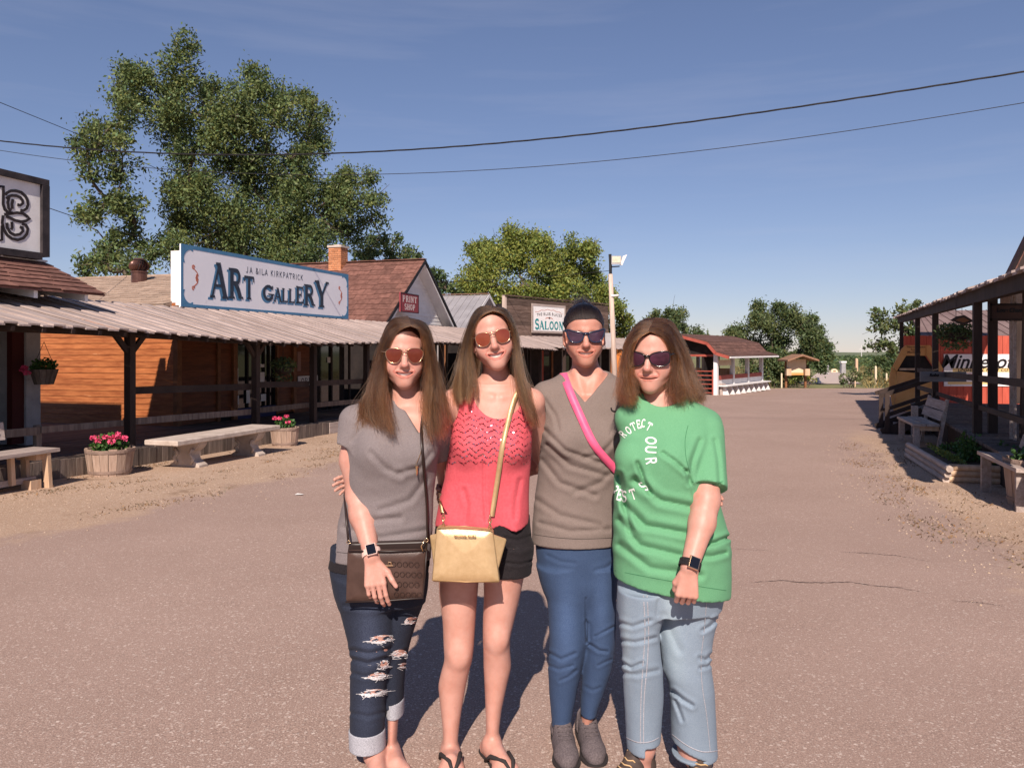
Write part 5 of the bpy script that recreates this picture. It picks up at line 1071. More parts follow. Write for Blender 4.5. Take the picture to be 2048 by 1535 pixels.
BIG = [(400, 118, 30), (388, 160, 42), (425, 175, 45), (268, 148, 32), (300, 178, 42), (345, 190, 42), (250, 190, 28), (285, 225, 42), (325, 250, 45), (380, 235, 48), (425, 240, 50),
 (510, 150, 30), (520, 190, 45), (560, 205, 40), (595, 185, 28), (610, 220, 38), (632, 215, 22), (640, 285, 26), (605, 265, 42), (555, 260, 50), (500, 250, 48), (470, 205, 40), (455, 275, 50), (400, 305, 48), (355, 335, 36), (460, 330, 55), (530, 315, 52), (585, 315, 42), (615, 330, 30),
 (340, 395, 40), (385, 380, 52), (440, 395, 60), (505, 385, 60), (560, 370, 50), (610, 390, 50), (655, 380, 36), (690, 365, 36), (735, 350, 26), (745, 385, 30), (700, 405, 45), (735, 430, 30), (660, 430, 52), (600, 450, 55), (540, 440, 58), (480, 455, 60), (420, 455, 58), (365, 450, 48), (375, 505, 45), (430, 515, 50), (500, 515, 55), (570, 510, 55), (640, 495, 50), (690, 465, 36), (600, 540, 50), (330, 445, 30)]
tree('ash_tree', 'tall dark green tree towering over the gallery sign', 32, BIG, 520, M_LEAF1, leaf=.145, dens=400, spread=1.6, r0=.32, fork=.30, seed=3, sub=11)
LFT = [(175, 240, 26), (205, 262, 38), (240, 245, 30), (265, 215, 26), (225, 300, 44), (185, 300, 28), (250, 340, 42), (205, 355, 32), (268, 300, 24), (155, 420, 30), (190, 410, 38), (225, 400, 38), (255, 420, 44), (140, 430, 22), (245, 470, 44), (205, 495, 36), (180, 530, 32), (225, 540, 40), (275, 500, 42), (295, 535, 38), (165, 545, 22)]
tree('ash_tree', 'slender leaning tree left of the tall tree with sky between', 29, LFT, 300, M_LEAF1, leaf=.16, dens=250, spread=1.0, r0=.17, fork=.28, seed=5)
MAP = [(1030, 475, 28), (1000, 490, 34), (1060, 490, 34), (960, 505, 28), (1085, 480, 18), (940, 500, 16), (985, 530, 42), (1040, 530, 44), (1085, 520, 36), (945, 545, 32), (935, 575, 30), (975, 580, 40), (1020, 585, 42), (1070, 580, 42), (1115, 550, 36), (1150, 500, 26), (1175, 510, 26), (1185, 495, 16), (1140, 530, 30), (1165, 550, 34), (1195, 555, 26), (1120, 600, 44), (1170, 600, 44), (1210, 590, 30), (1225, 625, 28), (1245, 640, 18), (1190, 640, 34), (1235, 660, 22), (1150, 640, 40), (1090, 620, 36)]
tree('maple_tree', 'broad yellow green tree rising behind the saloon', 47, MAP, 1085, M_LEAF2, leaf=.20, dens=330, spread=2.0, r0=.36, fork=.3, seed=8)
tree('boxelder_tree', 'dark small tree above the red shingle roof beside the chimney', 36, [(785, 470, 14), (760, 485, 22), (735, 495, 22), (715, 510, 20), (775, 500, 24), (805, 500, 20), (830, 505, 12), (790, 520, 24), (745, 520, 26), (820, 525, 18)], 770, M_LEAF3, leaf=.18, dens=240, r0=.16, seed=9)
tree('boxelder_tree', 'dark tree top right of the white print shop gable', 40, [(865, 540, 16), (880, 560, 20), (860, 565, 22), (895, 580, 18), (875, 590, 24), (915, 590, 14), (850, 590, 22)], 870, M_LEAF3, leaf=.2, dens=240, r0=.16, seed=10)
tree('elm_tree', 'loose grey green tree behind the woman in the green shirt', 52, [(1340, 625, 18), (1315, 640, 22), (1355, 640, 20), (1290, 655, 22), (1270, 680, 24), (1375, 655, 14), (1340, 660, 24), (1390, 670, 16), (1415, 675, 12), (1310, 680, 26), (1365, 685, 24)], 1330, M_LEAF4, leaf=.18, dens=380, r0=.2, seed=11)
RT = [(1550, 612, 14), (1530, 628, 24), (1565, 630, 22), (1508, 650, 26), (1545, 655, 30), (1590, 650, 26), (1480, 665, 26), (1460, 680, 22), (1515, 685, 30), (1560, 690, 32), (1600, 685, 30), (1490, 700, 26), (1535, 715, 30), (1580, 720, 28), (1545, 745, 26), (1570, 745, 20), (1515, 745, 24)]
tree('roadside_elm', 'wide bushy tree behind the red roofed booth', 52, RT, 1545, M_LEAF4, leaf=.18, dens=480, spread=1.6, r0=.22, fork=.3, seed=12, group='trees at the far side of the lot')
RT2 = [(1632, 640, 16), (1620, 660, 20), (1640, 665, 18), (1650, 690, 14), (1610, 690, 24), (1635, 700, 22), (1600, 715, 24), (1630, 725, 22), (1610, 745, 20), (1585, 745, 18), (1645, 715, 14), (1600, 640, 14)]
tree('roadside_elm', 'darker narrow tree at the lane entrance right of the kiosk', 56, RT2, 1615, M_LEAF3, leaf=.19, dens=480, spread=1.4, r0=.2, fork=.3, seed=13, group='trees at the far side of the lot')
RTS = [(1775, 630, 20), (1800, 620, 18), (1830, 620, 14), (1848, 608, 10), (1765, 655, 22), (1795, 650, 22), (1760, 685, 20), (1785, 690, 18), (1825, 645, 20), (1815, 670, 22), (1840, 660, 20), (1860, 650, 16), (1800, 705, 14), (1850, 690, 18), (1820, 695, 18)]
tree('shade_tree', 'light leaved young tree behind the left end of the porch', 34, RTS, 1845, M_LEAF4, leaf=.19, dens=200, spread=.8, r0=.13, fork=.42, seed=14, group='trees at the far side of the lot')
tree('shade_tree', 'low spreading dark tree beside the plywood cut-out', 60, [(1785, 715, 14), (1770, 725, 14), (1800, 712, 14), (1758, 732, 9), (1795, 730, 14)], 1785, M_LEAF3, leaf=.28, dens=260, r0=.14, seed=15, group='trees at the far side of the lot')
def shrub(name, label, d, lobes, m, leaf, dens, seed, group='shrubs at the far side of the lot'):
 rng = np.random.default_rng(seed); k = d / F; bx = (lobes[0][0] - 1024) * k; bz = gzf(d); t = thing(name, label, 'shrub', (bx, d, bz), WF, group); pts = []
 mb = MB()
 for (px, py, r) in lobes:
  c = np.array([(px - 1024) * k - bx, rng.uniform(-.5, .5), CZ - (py - HY) * k - bz]); n = int(dens * (r * k) ** 2) + 40; ns = 6; dv = rng.normal(size=(ns, 3)); dv /= np.linalg.norm(dv, axis=1, keepdims=True); sc = c + dv * r * k * .6
  i = rng.integers(0, ns, n); p = sc[i] + rng.normal(size=(n, 3)) * r * k * .3; pts.append(p[p[:, 2] > -.02]); mb.tube([(c[0] * .7, 0, 0), c], [.03, .01], 5, cap=False)
 leaf_cloud('foliage', np.concatenate(pts), leaf, m, t, rng=rng, droop=0, tint=(.6, 1.4)); put('stem', mb.mesh('stem', M_BARK), None, t)
shrub('bush', 'round dark bush right of the lane entrance', 47, [(1694, 757, 13), (1706, 752, 13), (1700, 745, 10), (1712, 760, 9), (1686, 762, 8)], M_LEAF4, .17, 420, 21)
shrub('bush', 'low hedge growing under the kiosk', 47.5, [(1590, 752, 9), (1602, 756, 9), (1580, 758, 8), (1615, 757, 9), (1625, 760, 8)], M_LEAF2, .15, 420, 22)
shrub('bush', 'scrubby pale green bushes in front of the far fence posts', 55, [(1735, 745, 12), (1725, 755, 10), (1742, 735, 10), (1750, 750, 9)], M_LEAF4, .2, 360, 23)
shrub('bush', 'tangled undergrowth at the foot of the trees right of the booth', 46, [(1540, 755, 12), (1525, 752, 12), (1552, 762, 8), (1535, 740, 12)], M_LEAF4, .17, 420, 24)
shrub('bush', 'green scrub beside the plywood cut-out', 52, [(1782, 755, 9), (1775, 748, 8), (1790, 745, 9), (1792, 760, 8)], M_LEAF4, .18, 380, 25)
n = 26000; y = RNG.uniform(46.5, 120, n) ; x = RNG.uniform(.28, .62, n) * y; ok = ~((x > (1598 - 1024) / F * y - 0) & (x < (1726 - 1024) / F * y - (y - 46) * .006)); ok &= ~((y < 49) & (x < .37 * y))
p = np.stack([x, y, gz(y) + RNG.uniform(0, .5, n) * (y / 60)], 1)[ok]
o = leaf_cloud('tall_grass', p, .45, mat('dry_grass', (.14, .13, .05), (.30, .25, .12), scale=.4, rough=.9, attr='tint', trans=.25), None, droop=-1.6, asp=.16, tint=(.6, 1.3)); tag(o, 'tall dry grass and weeds beyond the parking lot', 'grass', kind='stuff')
n = 30000; y = RNG.uniform(240, 900, n); x = RNG.uniform(.36, .60, n) * y; cl = np.sin(x / 23) * np.sin(y / 31 + x / 50); k = cl > -.25; x, y = x[k], y[k]; n = len(x)
zt = CZ - (np.interp(y, [240, 400, 900], [742, 732, 714]) - HY) / F * y
p = np.stack([x, y, zt - RNG.uniform(0, 1, n) ** 2 * y * .012], 1)
o = leaf_cloud('far_wood', p, y / 240 * 1.7, M_LEAF3, None, droop=0, asp=.8, tint=(.6, 1.5)); tag(o, 'distant wooded valley below the horizon', 'wood', kind='stuff')
# light pole and wires
d = 31; b = P(1231, 760, d); tp = P(1221, 548, d)
t = thing('light_pole', 'weathered wooden pole with floodlights beside the tall tree behind the saloon', 'light pole', (b.x, d, gzf(d)), WF); o_ = Vector((b.x, d, gzf(d)))
mb = MB(); mb.tube([Vector((0, 0, 0)), (tp - o_) * .5, tp - o_], [.125, .105, .085], 12); put('pole', mb.mesh('pole', M_POLE, smooth=True), None, t)
q = tp - o_
mb = MB(); mb.tube([q, q + Vector((0, 0, .45)), q + Vector((-.02, 0, .78))], .06, 8); mb.tube([q + Vector((0, -.02, .28)), q + Vector((.35, -.05, .30))], .025, 6); put('bracket', mb.mesh('bracket', M_DARKMETAL), None, t)
c = q + Vector((.19, -.12, .52)); mb = MB(); mb.hexa([c + Vector(v) for v in ((-.18, -.10, -.17), (.20, -.10, -.17), (.16, .14, -.12), (-.14, .14, -.12), (-.18, -.10, .17), (.20, -.10, .17), (.16, .14, .12), (-.14, .14, .12))]); fl = put('floodlight', mb.mesh('floodlight', M_METAL), None, t)
mb = MB(); mb.box(c.x - .155, c.x + .175, c.y - .112, c.y - .102, c.z - .10, c.z + .15); put('lens', mb.mesh('lens', mat('frosted_lens', (.55, .50, .36), (.66, .62, .5), scale=9, rough=.25, spec=.6)), None, fl)
c = q + Vector((.50, .02, .56)); mb = MB(); mb.hexa([c + Vector(v) for v in ((-.13, -.1, -.20), (-.05, -.1, -.22), (-.05, .16, -.2), (-.13, .16, -.18), (-.02, -.1, .14), (.14, -.1, .20), (.14, .16, .2), (-.02, .16, .14))]); put('side_floodlight', mb.mesh('side_floodlight', M_WHITE), None, t)
mb = MB(); c = P(1216, 680, d) - o_; mb.box(c.x - .13, c.x + .1, -.16, -.06, c.z - .28, c.z + .28); put('meter_box', mb.mesh('meter_box', M_METAL), None, t)
mb = MB(); c = P(1228, 592, d) - o_; mb.tube([c + Vector((-.12, -.1, 0)), c + Vector((.16, -.1, .03))], .045, 6); put('insulator', mb.mesh('insulator', M_WHITE), None, t)
def wire(name, label, A, B, curve, r, twist=False):
 a = Vector(((A[0] - 1024) / F * A[1], A[1])); b = Vector(((B[0] - 1024) / F * B[1], B[1])); xs = [c[0] for c in curve]; ys_ = [c[1] for c in curve]; pts = []
 co = np.polyfit(xs, ys_, min(3, len(xs) - 1))
 for i in range(97):
  q = a.lerp(b, i / 96); px = 1024 + q.x / q.y * F; pc = min(max(px, min(xs)), max(xs)); py = float(np.polyval(co, pc) + np.polyval(np.polyder(co), pc) * (px - pc)); pts.append(Vector((q.x, q.y, CZ - (py - HY) / F * q.y)))
 mb = MB(); o = pts[0].copy()
 if twist:
  for ph in (0, 2.1, 4.2):
   q = []
   for i in range(96 * 4 + 1):
    s = i / 4; k = min(int(s), 95); p = pts[k].lerp(pts[k + 1], s - k); an = i * .35 + ph; q.append(p + Vector((0, math.cos(an), math.sin(an))) * r * 1.05)
   mb.tube([v - o for v in q], r, 4)
 else: mb.tube([v - o for v in pts], r, 5)
 ob = put(name, mb.mesh(name, M_WIRE, smooth=True), None, None, tuple(o)); tag(ob, label, 'cable', 'overhead cables')
wire('overhead_cable', 'thick twisted overhead cable crossing the whole sky', (2900, 11.5), (-700, 22.5), [(2048, 143), (1750, 192), (1400, 240), (1100, 277), (850, 297), (640, 307), (340, 308), (150, 297), (0, 281)], .0085, True)
wire('overhead_cable', 'thin overhead cable below the twisted one', (2900, 13.5), (-700, 25.5), [(2048, 205), (1700, 262), (1400, 301), (1100, 331), (800, 347), (600, 348), (300, 338), (0, 300)], .008)
wire('overhead_cable', 'thin cable sloping into the tree at the upper left', (-500, 13), (330, 26), [(-60, 180), (0, 205), (140, 262), (330, 345)], .009)
wire('overhead_cable', 'short cable between the scroll sign and the leaning tree', (60, 14), (300, 24), [(60, 402), (95, 415), (240, 462), (300, 480)], .008)
wire('overhead_cable', 'faint cable running from the light pole to the left behind the tree', (1221, 31), (600, 44), [(1221, 541), (1100, 552), (905, 563), (600, 566)], .012)
# red booth at the far side
BF_ = Frame((9.42, 36.4), 34, 1); zg = BF_.zg(0, 0) - .02
t = thing('concession_booth', 'white and red booth with brown gambrel roof across the lot', 'booth', (0, 0, zg), BF_)
LB = 7.0; H1, H2, H3 = 1.80, 2.42, 2.80; VC = 1.75
prof = [(-.75, H1 - .02), (-.12, H1 + .17), (.28, H2), (VC, H3), (2 * VC - .28, H2), (2 * VC + .12, H1 + .17), (2 * VC + .75, H1 - .02)]
for i in range(6):
 (v0, h0), (v1, h1) = prof[i], prof[i + 1]
 mb = MB(); mb.hexa([(-.35, v0, zg + h0), (LB + .5, v0, zg + h0), (LB + .5, v1, zg + h1), (-.35, v1, zg + h1), (-.35, v0, zg + h0 + .06), (LB + .5, v0, zg + h0 + .06), (LB + .5, v1, zg + h1 + .06), (-.35, v1, zg + h1 + .06)]); rf = mb.build('roof_slope', M_SHBROWN, t)
 if i < 3: shingles(t, rf, ((-.35, v0, zg + h0 + .06), (LB + .5, v0, zg + h0 + .06), (LB + .5, v1, zg + h1 + .06), (-.35, v1, zg + h1 + .06)), 14, (3, 3, 5)[i], M_SHBROWN, th=.012)
 for uu in (-.42,):
  mb = MB(); mb.bar((uu, v0, zg + h0 - .02), (uu, v1, zg + h1 - .02), .06, .13); mb.build('barge_board', M_REDTRIM, t)
for h, k in ((H1 - .03, -.78), (H1 + .10, -.40)):
 mb = MB(); mb.bar((-.35, k, zg + h), (LB + .5, k, zg + h), .05, .08); mb.build('white_fascia', M_WHITE, t)
for uu in (0, 2.3, 4.6, LB):
 for vv in (0, 2 * VC):
  mb = MB(); mb.box(uu - .09, uu + .09, vv - .09, vv + .09, zg, zg + H1 + .2); mb.build('post', M_WHITE, t)
mb = MB(); mb.box(.1, LB - .1, -.03, .05, zg + .45, zg + .72); mb.build('low_wall', M_WHITE, t)
mb = MB(); mb.box(.1, LB - .1, -.06, .06, zg + .721, zg + .92); mb.build('red_rail', M_REDTRIM, t)
mb = MB(); mb.box(.1, LB + .1, -.5, -.08, zg + .42, zg + .47); mb.build('bench_seat', M_WHITE, t)
for k in range(9):
 uu = .35 + k * .82; mb = MB(); mb.prism([(uu, -.48, zg), (uu, -.1, zg), (uu, -.1, zg + .42), (uu, -.30, zg + .42)], (.14, 0, 0)); mb.build('bracket', M_WHITE, t)
mb = MB(); mb.box(.0, 2.2, .6, .7, zg, zg + H1); mb.build('inner_wall', M_INTERIOR, t)
mb = MB(); mb.prism([(.02, 0.1, zg + H1 + .1), (.02, .35, zg + H2 - .05), (.02, VC, zg + H3 - .05), (.02, 2 * VC - .35, zg + H2 - .05), (.02, 2 * VC - .1, zg + H1 + .1)], (.03, 0, 0)); mb.build('gable_panel', M_INTERIOR, t)
mb = MB(); mb.box(.3, 2.0, -.04, .0, zg + H1 - .42, zg + H1 - .16); mb.build('sign_strip', M_CREAM, t)
mb = MB(); mb.box(-.02, .03, .1, 2 * VC - .1, zg + H1 + .0, zg + H1 + .1); mb.build('gable_beam', M_REDTRIM, t)
mb = MB(); mb.box(2.8, 2.9, .3, 2 * VC - .3, zg, zg + 1.2); mb.build('back_counter', M_FRESHWOOD, t)
mb = MB(); mb.box(2.2, 2.75, .02, .06, zg + .95, zg + 1.2); mb.build('notice', M_PAPER, t)
tg = thing('pipe_gate', 'red pipe gate closing the open end of the booth', 'gate', (0, 1.7, zg), BF_)
for k in range(6):
 mb = MB(); z = zg + .12 + k * .2; mb.tube([(-.06, .15, z), (-.06, 3.3, z)], .028, 6); mb.build('bar', M_REDTRIM, tg)
for vv in (.14, 3.3):
 mb = MB(); mb.tube([(-.06, vv, zg), (-.06, vv, zg + 1.2)], .035, 6); mb.build('gate_post', M_REDTRIM, tg)
pl_ = MB(); pl_.box(.25, .75, -.2, -.08, zg, zg + .55); pl_.build('plank_panel', M_WOODGREY, t)
d = 47; k = d / F; c = P(1595, 757, d); t = thing('notice_kiosk', 'small roofed notice board with cream panel under the trees', 'kiosk', (c.x, d, gzf(d)), WF); oz = gzf(d)
def kp(px, py): p = P(px, py, d); return p.x - c.x, p.z - oz
for px in (1573.5, 1612.5):
 x, _ = kp(px, 0); mb = MB(); mb.box(x - .06, x + .06, .1, .22, 0, kp(0, 722)[1]); put('post', mb.mesh('post', M_BROWNTRIM), None, t)
x0, z0 = kp(1574, 745); x1, z1 = kp(1612, 718); mb = MB(); mb.box(x0, x1, 0, .09, z0, z1); put('panel', mb.mesh('panel', M_CREAM), None, t)
mb = MB(); mb.box(x0, x1, -.03, .1, z0 - .14, z0 - .002); put('ledge', mb.mesh('ledge', M_OCHRE), None, t)
for s, (px, py) in ((-1, (1565, 720)), (1, (1627, 719.5))):
 xe, ze = kp(px, py); xr, zr = kp(1595, 709); mb = MB(); mb.hexa([(xe, -.9, ze - .07), (xr, -.9, zr - .07), (xr, .9, zr - .07), (xe, .9, ze - .07), (xe, -.9, ze + .03), (xr, -.9, zr + .03), (xr, .9, zr + .03), (xe, .9, ze + .03)]); put('roof_slope', mb.mesh('roof_slope', mat('brown_shakes', (.22, .12, .075), (.30, .17, .11), rough=.9) if s < 0 else MATS['brown_shakes']), None, t)
for px in (1574, 1611):
 x, z = kp(px, 742); mb = MB(); mb.box(x - .14, x + .14, -.35, -.05, z - .25, z + .15); put('side_box', mb.mesh('side_box', M_FRESHWOOD), None, t)
def stake(label, px, y0, y1, d, w_, m, name='marker_post', cat='post'):
 a, b = P(px, y1, d), P(px, y0, d); mb = MB(); mb.box(a.x - w_ / 2, a.x + w_ / 2, d, d + w_, gzf(d), b.z); mb.add([(a.x - w_ / 2, d, b.z), (a.x + w_ / 2, d, b.z), (a.x + w_ / 2, d + w_, b.z), (a.x - w_ / 2, d + w_, b.z), (a.x, d + w_ / 2, b.z + w_ * .5)], [(0, 1, 4), (1, 2, 4), (2, 3, 4), (3, 0, 4)])
 solo(mb, name, m, label, cat, (a.x, d, gzf(d)), 'marker posts beyond the lot')
stake('thin white marker post left of the kiosk', 1563.5, 747, 760, 47, .08, M_CREAM)
stake('tall cream post at the right end of the far scrub', 1752, 733, 760, 50, .11, M_CREAM)
stake('short cream post next to the plywood cut-out', 1773.5, 747, 762, 50, .09, M_CREAM)
stake('grey post beside the lane end', 1655, 720, 737, 100, .35, M_METAL)
stake('thin wooden pole above the scrub', 1714, 718, 745, 80, .22, M_FRESHWOOD)
d = 49; a, b = P(1707.5, 756, d), P(1714.5, 740, d); t = thing('pale_road_sign', 'blank pinkish sign plate standing beside the round bush', 'sign', (a.x, d, gzf(d)), WF)
mb = MB(); mb.box(0, b.x - a.x, 0, .04, a.z - gzf(d), b.z - gzf(d)); put('plate', mb.mesh('plate', M_CREAM), None, t)
mb = MB(); mb.box(.08, .14, .04, .1, 0, b.z - gzf(d)); put('post', mb.mesh('post', M_FRESHWOOD), None, t)
d = 110; a, b = P(1683, 741, d), P(1692, 722, d); t = thing('pale_tower', 'small pale lookout hut with flat cap beside the lane', 'hut', (a.x, d, gzf(d)), WF); W = b.x - a.x; H = b.z - gzf(d)
mb = MB(); mb.prism([(0, 0, 0), (W, 0, 0), (W * .92, 0, H * .86), (W * .08, 0, H * .86)], (0, .6, 0)); put('body', mb.mesh('body', M_METAL), None, t)
mb = MB(); mb.box(-.05, W + .05, -.1, .7, H * .861, H); put('cap', mb.mesh('cap', M_WHITE), None, t)
d = 120; a = P(1669, 741, d); t = thing('pale_arch_sign', 'low cream arched entrance stone at the lane end', 'sign', (a.x, d, gzf(d)), WF)
mb = MB(); mb.prism([(-.5, 0, 0), (.5, 0, 0)] + [(.5 * math.cos(q), 0, .2 + .38 * math.sin(q)) for q in np.linspace(0, math.pi, 9)], (0, .3, 0)); put('stone', mb.mesh('stone', M_CREAM), None, t)
mb = MB(); mb.box(-.2, .2, -.02, -.002, .15, .3); put('plaque', mb.mesh('plaque', M_BROWNTRIM), None, t)
a = G(1636, 766); t = thing('white_garden_figure', 'tiny white garden figure by the lane entrance', 'figure', tuple(a), WF)
mb = MB(); mb.lathe([(.22, 0), (.24, .12), (.12, .22), (.10, .26), (.12, .32), (.09, .40), (0, .43)], 10); put('body', mb.mesh('body', M_WHITE, smooth=True), None, t)
d = 900; a = P(1723, 703, d); t = thing('wind_turbine', 'faint white wind turbine on the horizon', 'wind turbine', (a.x, d, a.z - 12), WF)
mb = MB(); mb.tube([(0, 0, 0), (0, 0, 16)], [.35, .22], 6); put('tower', mb.mesh('tower', M_WHITE), None, t)
for q in (90, 210, 330):
 mb = MB(); mb.bar((0, -.3, 16), (3.4 * math.cos(math.radians(q)), -.3, 16 + 3.4 * math.sin(math.radians(q))), .12, .3); put('blade', mb.mesh('blade', M_WHITE), None, t)
# bodies and cloth: distance fields turned into one surface
f32 = np.float32
class Vol:
 def __init__(s, xs, ys, zs):
  s.x, s.y, s.z = [np.asarray(a, f32) for a in (xs, ys, zs)]; s.d = np.full((len(xs), len(ys), len(zs)), .5, f32)
 def blk(s, lo, hi, pad):
  r = []
  for a, l, h in zip((s.x, s.y, s.z), lo, hi): r.append(slice(max(0, int(np.searchsorted(a, l - pad)) - 1), min(len(a), int(np.searchsorted(a, h + pad)) + 1)))
  return tuple(r)
 def op(s, pr, k=.0, mode='add'):
  fn, lo, hi = pr; b = s.blk(lo, hi, .05 + k)
  if any(q.stop <= q.start for q in b): return s
  dd = fn(s.x[b[0]][:, None, None], s.y[b[1]][None, :, None], s.z[b[2]][None, None, :]).astype(f32); a = s.d[b]
  if mode == 'add':
   r = np.minimum(a, dd)
   if k: h = np.maximum(k - np.abs(a - dd), 0) / k; r -= h * h * k * .25
  elif mode == 'cut':
   dd = -dd; r = np.maximum(a, dd)
   if k: h = np.maximum(k - np.abs(a - dd), 0) / k; r += h * h * k * .25
  else:
   r = np.maximum(a, dd)
   if k: h = np.maximum(k - np.abs(a - dd), 0) / k; r += h * h * k * .25
  s.d[b] = r; return s
 def add(s, pr, k=.02): return s.op(pr, k, 'add')
 def cut(s, pr, k=.0): return s.op(pr, k, 'cut')
 def bend(s, fn, band=.03):
  i = np.nonzero(np.abs(s.d) < band); p = np.stack([s.x[i[0]], s.y[i[1]], s.z[i[2]]], 1); s.d[i] -= fn(p).astype(f32); return s
 def sample(s, p):
  out = []; idx = []
  for a, q in zip((s.x, s.y, s.z), p.T):
   i = np.clip(np.searchsorted(a, q) - 1, 0, len(a) - 2); idx.append(i); out.append(np.clip((q - a[i]) / (a[i + 1] - a[i]), 0, 1))
  i, j, k = idx; u, v, w_ = out; d = s.d; r = 0
  for a in (0, 1):
   for b in (0, 1):
    for c in (0, 1): r = r + d[i + a, j + b, k + c] * (u if a else 1 - u) * (v if b else 1 - v) * (w_ if c else 1 - w_)
  return r
 def grad(s, p, e=.006):
  g = np.stack([s.sample(p + np.eye(3)[i] * e) - s.sample(p - np.eye(3)[i] * e) for i in range(3)], 1); return g / (np.linalg.norm(g, axis=1, keepdims=True) + 1e-9)
 def surface(s):
  d = s.d; ins = d < 0; c = np.zeros(tuple(n - 1 for n in d.shape), np.uint8)
  for a in (0, 1):
   for b in (0, 1):
    for e in (0, 1): c += ins[a:d.shape[0] - 1 + a, b:d.shape[1] - 1 + b, e:d.shape[2] - 1 + e]
  act = (c > 0) & (c < 8); I = np.nonzero(act); n = len(I[0]); vid = np.full(c.shape, -1, np.int32); vid[I] = np.arange(n)
  acc = np.zeros((n, 3)); cnt = np.zeros(n); val = {}; pos = {}
  for a in (0, 1):
   for b in (0, 1):
    for e in (0, 1): val[a, b, e] = d[I[0] + a, I[1] + b, I[2] + e]; pos[a, b, e] = np.stack([s.x[I[0] + a], s.y[I[1] + b], s.z[I[2] + e]], 1)
  ks = list(val)
  for p in ks:
   for ax in range(3):
    if p[ax]: continue
    q = list(p); q[ax] = 1; q = tuple(q); va, vb = val[p], val[q]; m = (va < 0) != (vb < 0)
    t = np.where(m, va / np.where(m, va - vb, 1), 0)[:, None]; acc += np.where(m[:, None], pos[p] + (pos[q] - pos[p]) * t, 0); cnt += m
  v = acc / cnt[:, None]; fs = []
  for ax in range(3):
   o = [a for a in range(3) if a != ax]
   sl0 = [slice(None)] * 3; sl1 = [slice(None)] * 3; sl0[ax] = slice(0, -1); sl1[ax] = slice(1, None)
   m = ins[tuple(sl0)] != ins[tuple(sl1)]
   core = [slice(None)] * 3
   for a in o: core[a] = slice(1, -1)
   J = np.nonzero(m[tuple(core)]); J = [j + (1 if a in o else 0) for a, j in enumerate(J)]; up = ins[tuple(J)]
   def g(da, db):
    q = [j.copy() for j in J]; q[o[0]] -= da; q[o[1]] -= db; return vid[tuple(q)]
   quad = np.stack([g(1, 1), g(0, 1), g(0, 0), g(1, 0)], 1)
   if ax == 1: up = ~up
   quad[~up] = quad[~up][:, ::-1]; fs.append(quad)
  f = np.concatenate(fs); f = f[(f >= 0).all(1)]; return v, f
def cone(a, b, ra, rb, flat=(0, 0)):
 a, b = np.array(a, float), np.array(b, float); ab = b - a; L2 = ab @ ab; L = math.sqrt(L2); R = max(ra, rb)
 def fn(X, Y, Z):
  t = ((X - a[0]) * ab[0] + (Y - a[1]) * ab[1] + (Z - a[2]) * ab[2]) / L2; tc = np.clip(t, -.3 if flat[0] else 0, 1.3 if flat[1] else 1)
  d = np.sqrt((X - a[0] - tc * ab[0]) ** 2 + (Y - a[1] - tc * ab[1]) ** 2 + (Z - a[2] - tc * ab[2]) ** 2) - (ra + (rb - ra) * np.clip(tc, -.3, 1.3))
  if flat[0]: d = np.maximum(d, -t * L)
  if flat[1]: d = np.maximum(d, (t - 1) * L)
  return d
 return fn, np.minimum(a, b) - R, np.maximum(a, b) + R
def ell(c, r, R=None):
 c = np.array(c, float); r = np.array(np.broadcast_to(r, 3), float); M = np.eye(3) if R is None else np.array(R, float)   # rows = axes
 def fn(X, Y, Z):
  x, y, z = X - c[0], Y - c[1], Z - c[2]; k0 = k1 = 0
  for i in range(3):
   q = x * M[i, 0] + y * M[i, 1] + z * M[i, 2]; k0 = k0 + (q / r[i]) ** 2; k1 = k1 + (q / r[i] ** 2) ** 2
  k0 = np.sqrt(k0); return k0 * (k0 - 1) / np.sqrt(k1 + 1e-12)
 e = np.sqrt(((M.T * r) ** 2).sum(1)); return fn, c - e, c + e
def loft(sec, n=2.0, top=True, bot=True, sm=.012):
 A = np.array(sorted(sec), float); z0, z1 = A[0, 0], A[-1, 0]; zz = np.linspace(z0 - .06, z1 + .06, 400); dz = zz[1] - zz[0]; ker = np.exp(-.5 * (np.arange(-40, 41) * dz / sm) ** 2); ker /= ker.sum()
 cur = [np.convolve(np.pad(np.interp(zz, A[:, 0], A[:, i]), 40, 'edge'), ker, 'valid') for i in range(1, 5)]
 def fn(X, Y, Z):
  cx, cy, rx, ry = [np.interp(Z, zz, c) for c in cur]; x, y = np.abs(X - cx), np.abs(Y - cy)
  if n == 2.0:
   k0 = np.sqrt((x / rx) ** 2 + (y / ry) ** 2); k1 = np.sqrt((x / rx ** 2) ** 2 + (y / ry ** 2) ** 2) + 1e-6; d = k0 * (k0 - 1) / k1
  else: d = (((x / rx) ** n + (y / ry) ** n) ** (1 / n) - 1) * np.minimum(rx, ry)
  if top: d = np.maximum(d, Z - z1)
  if bot: d = np.maximum(d, z0 - Z)
  return d
 lo = np.array([(A[:, 1] - A[:, 3]).min(), (A[:, 2] - A[:, 4]).min(), z0]); hi = np.array([(A[:, 1] + A[:, 3]).max(), (A[:, 2] + A[:, 4]).max(), z1]); return fn, lo, hi
def half(p, nrm, lo=(-9, -9, -9), hi=(9, 9, 9)):
 p, nrm = np.array(p, float), np.array(nrm, float); nrm /= np.linalg.norm(nrm)
 return (lambda X, Y, Z: -((X - p[0]) * nrm[0] + (Y - p[1]) * nrm[1] + (Z - p[2]) * nrm[2])), np.array(lo, float), np.array(hi, float)
WV = np.random.default_rng(4).normal(size=(14, 3)); WP = np.random.default_rng(5).uniform(0, 6.28, 14)
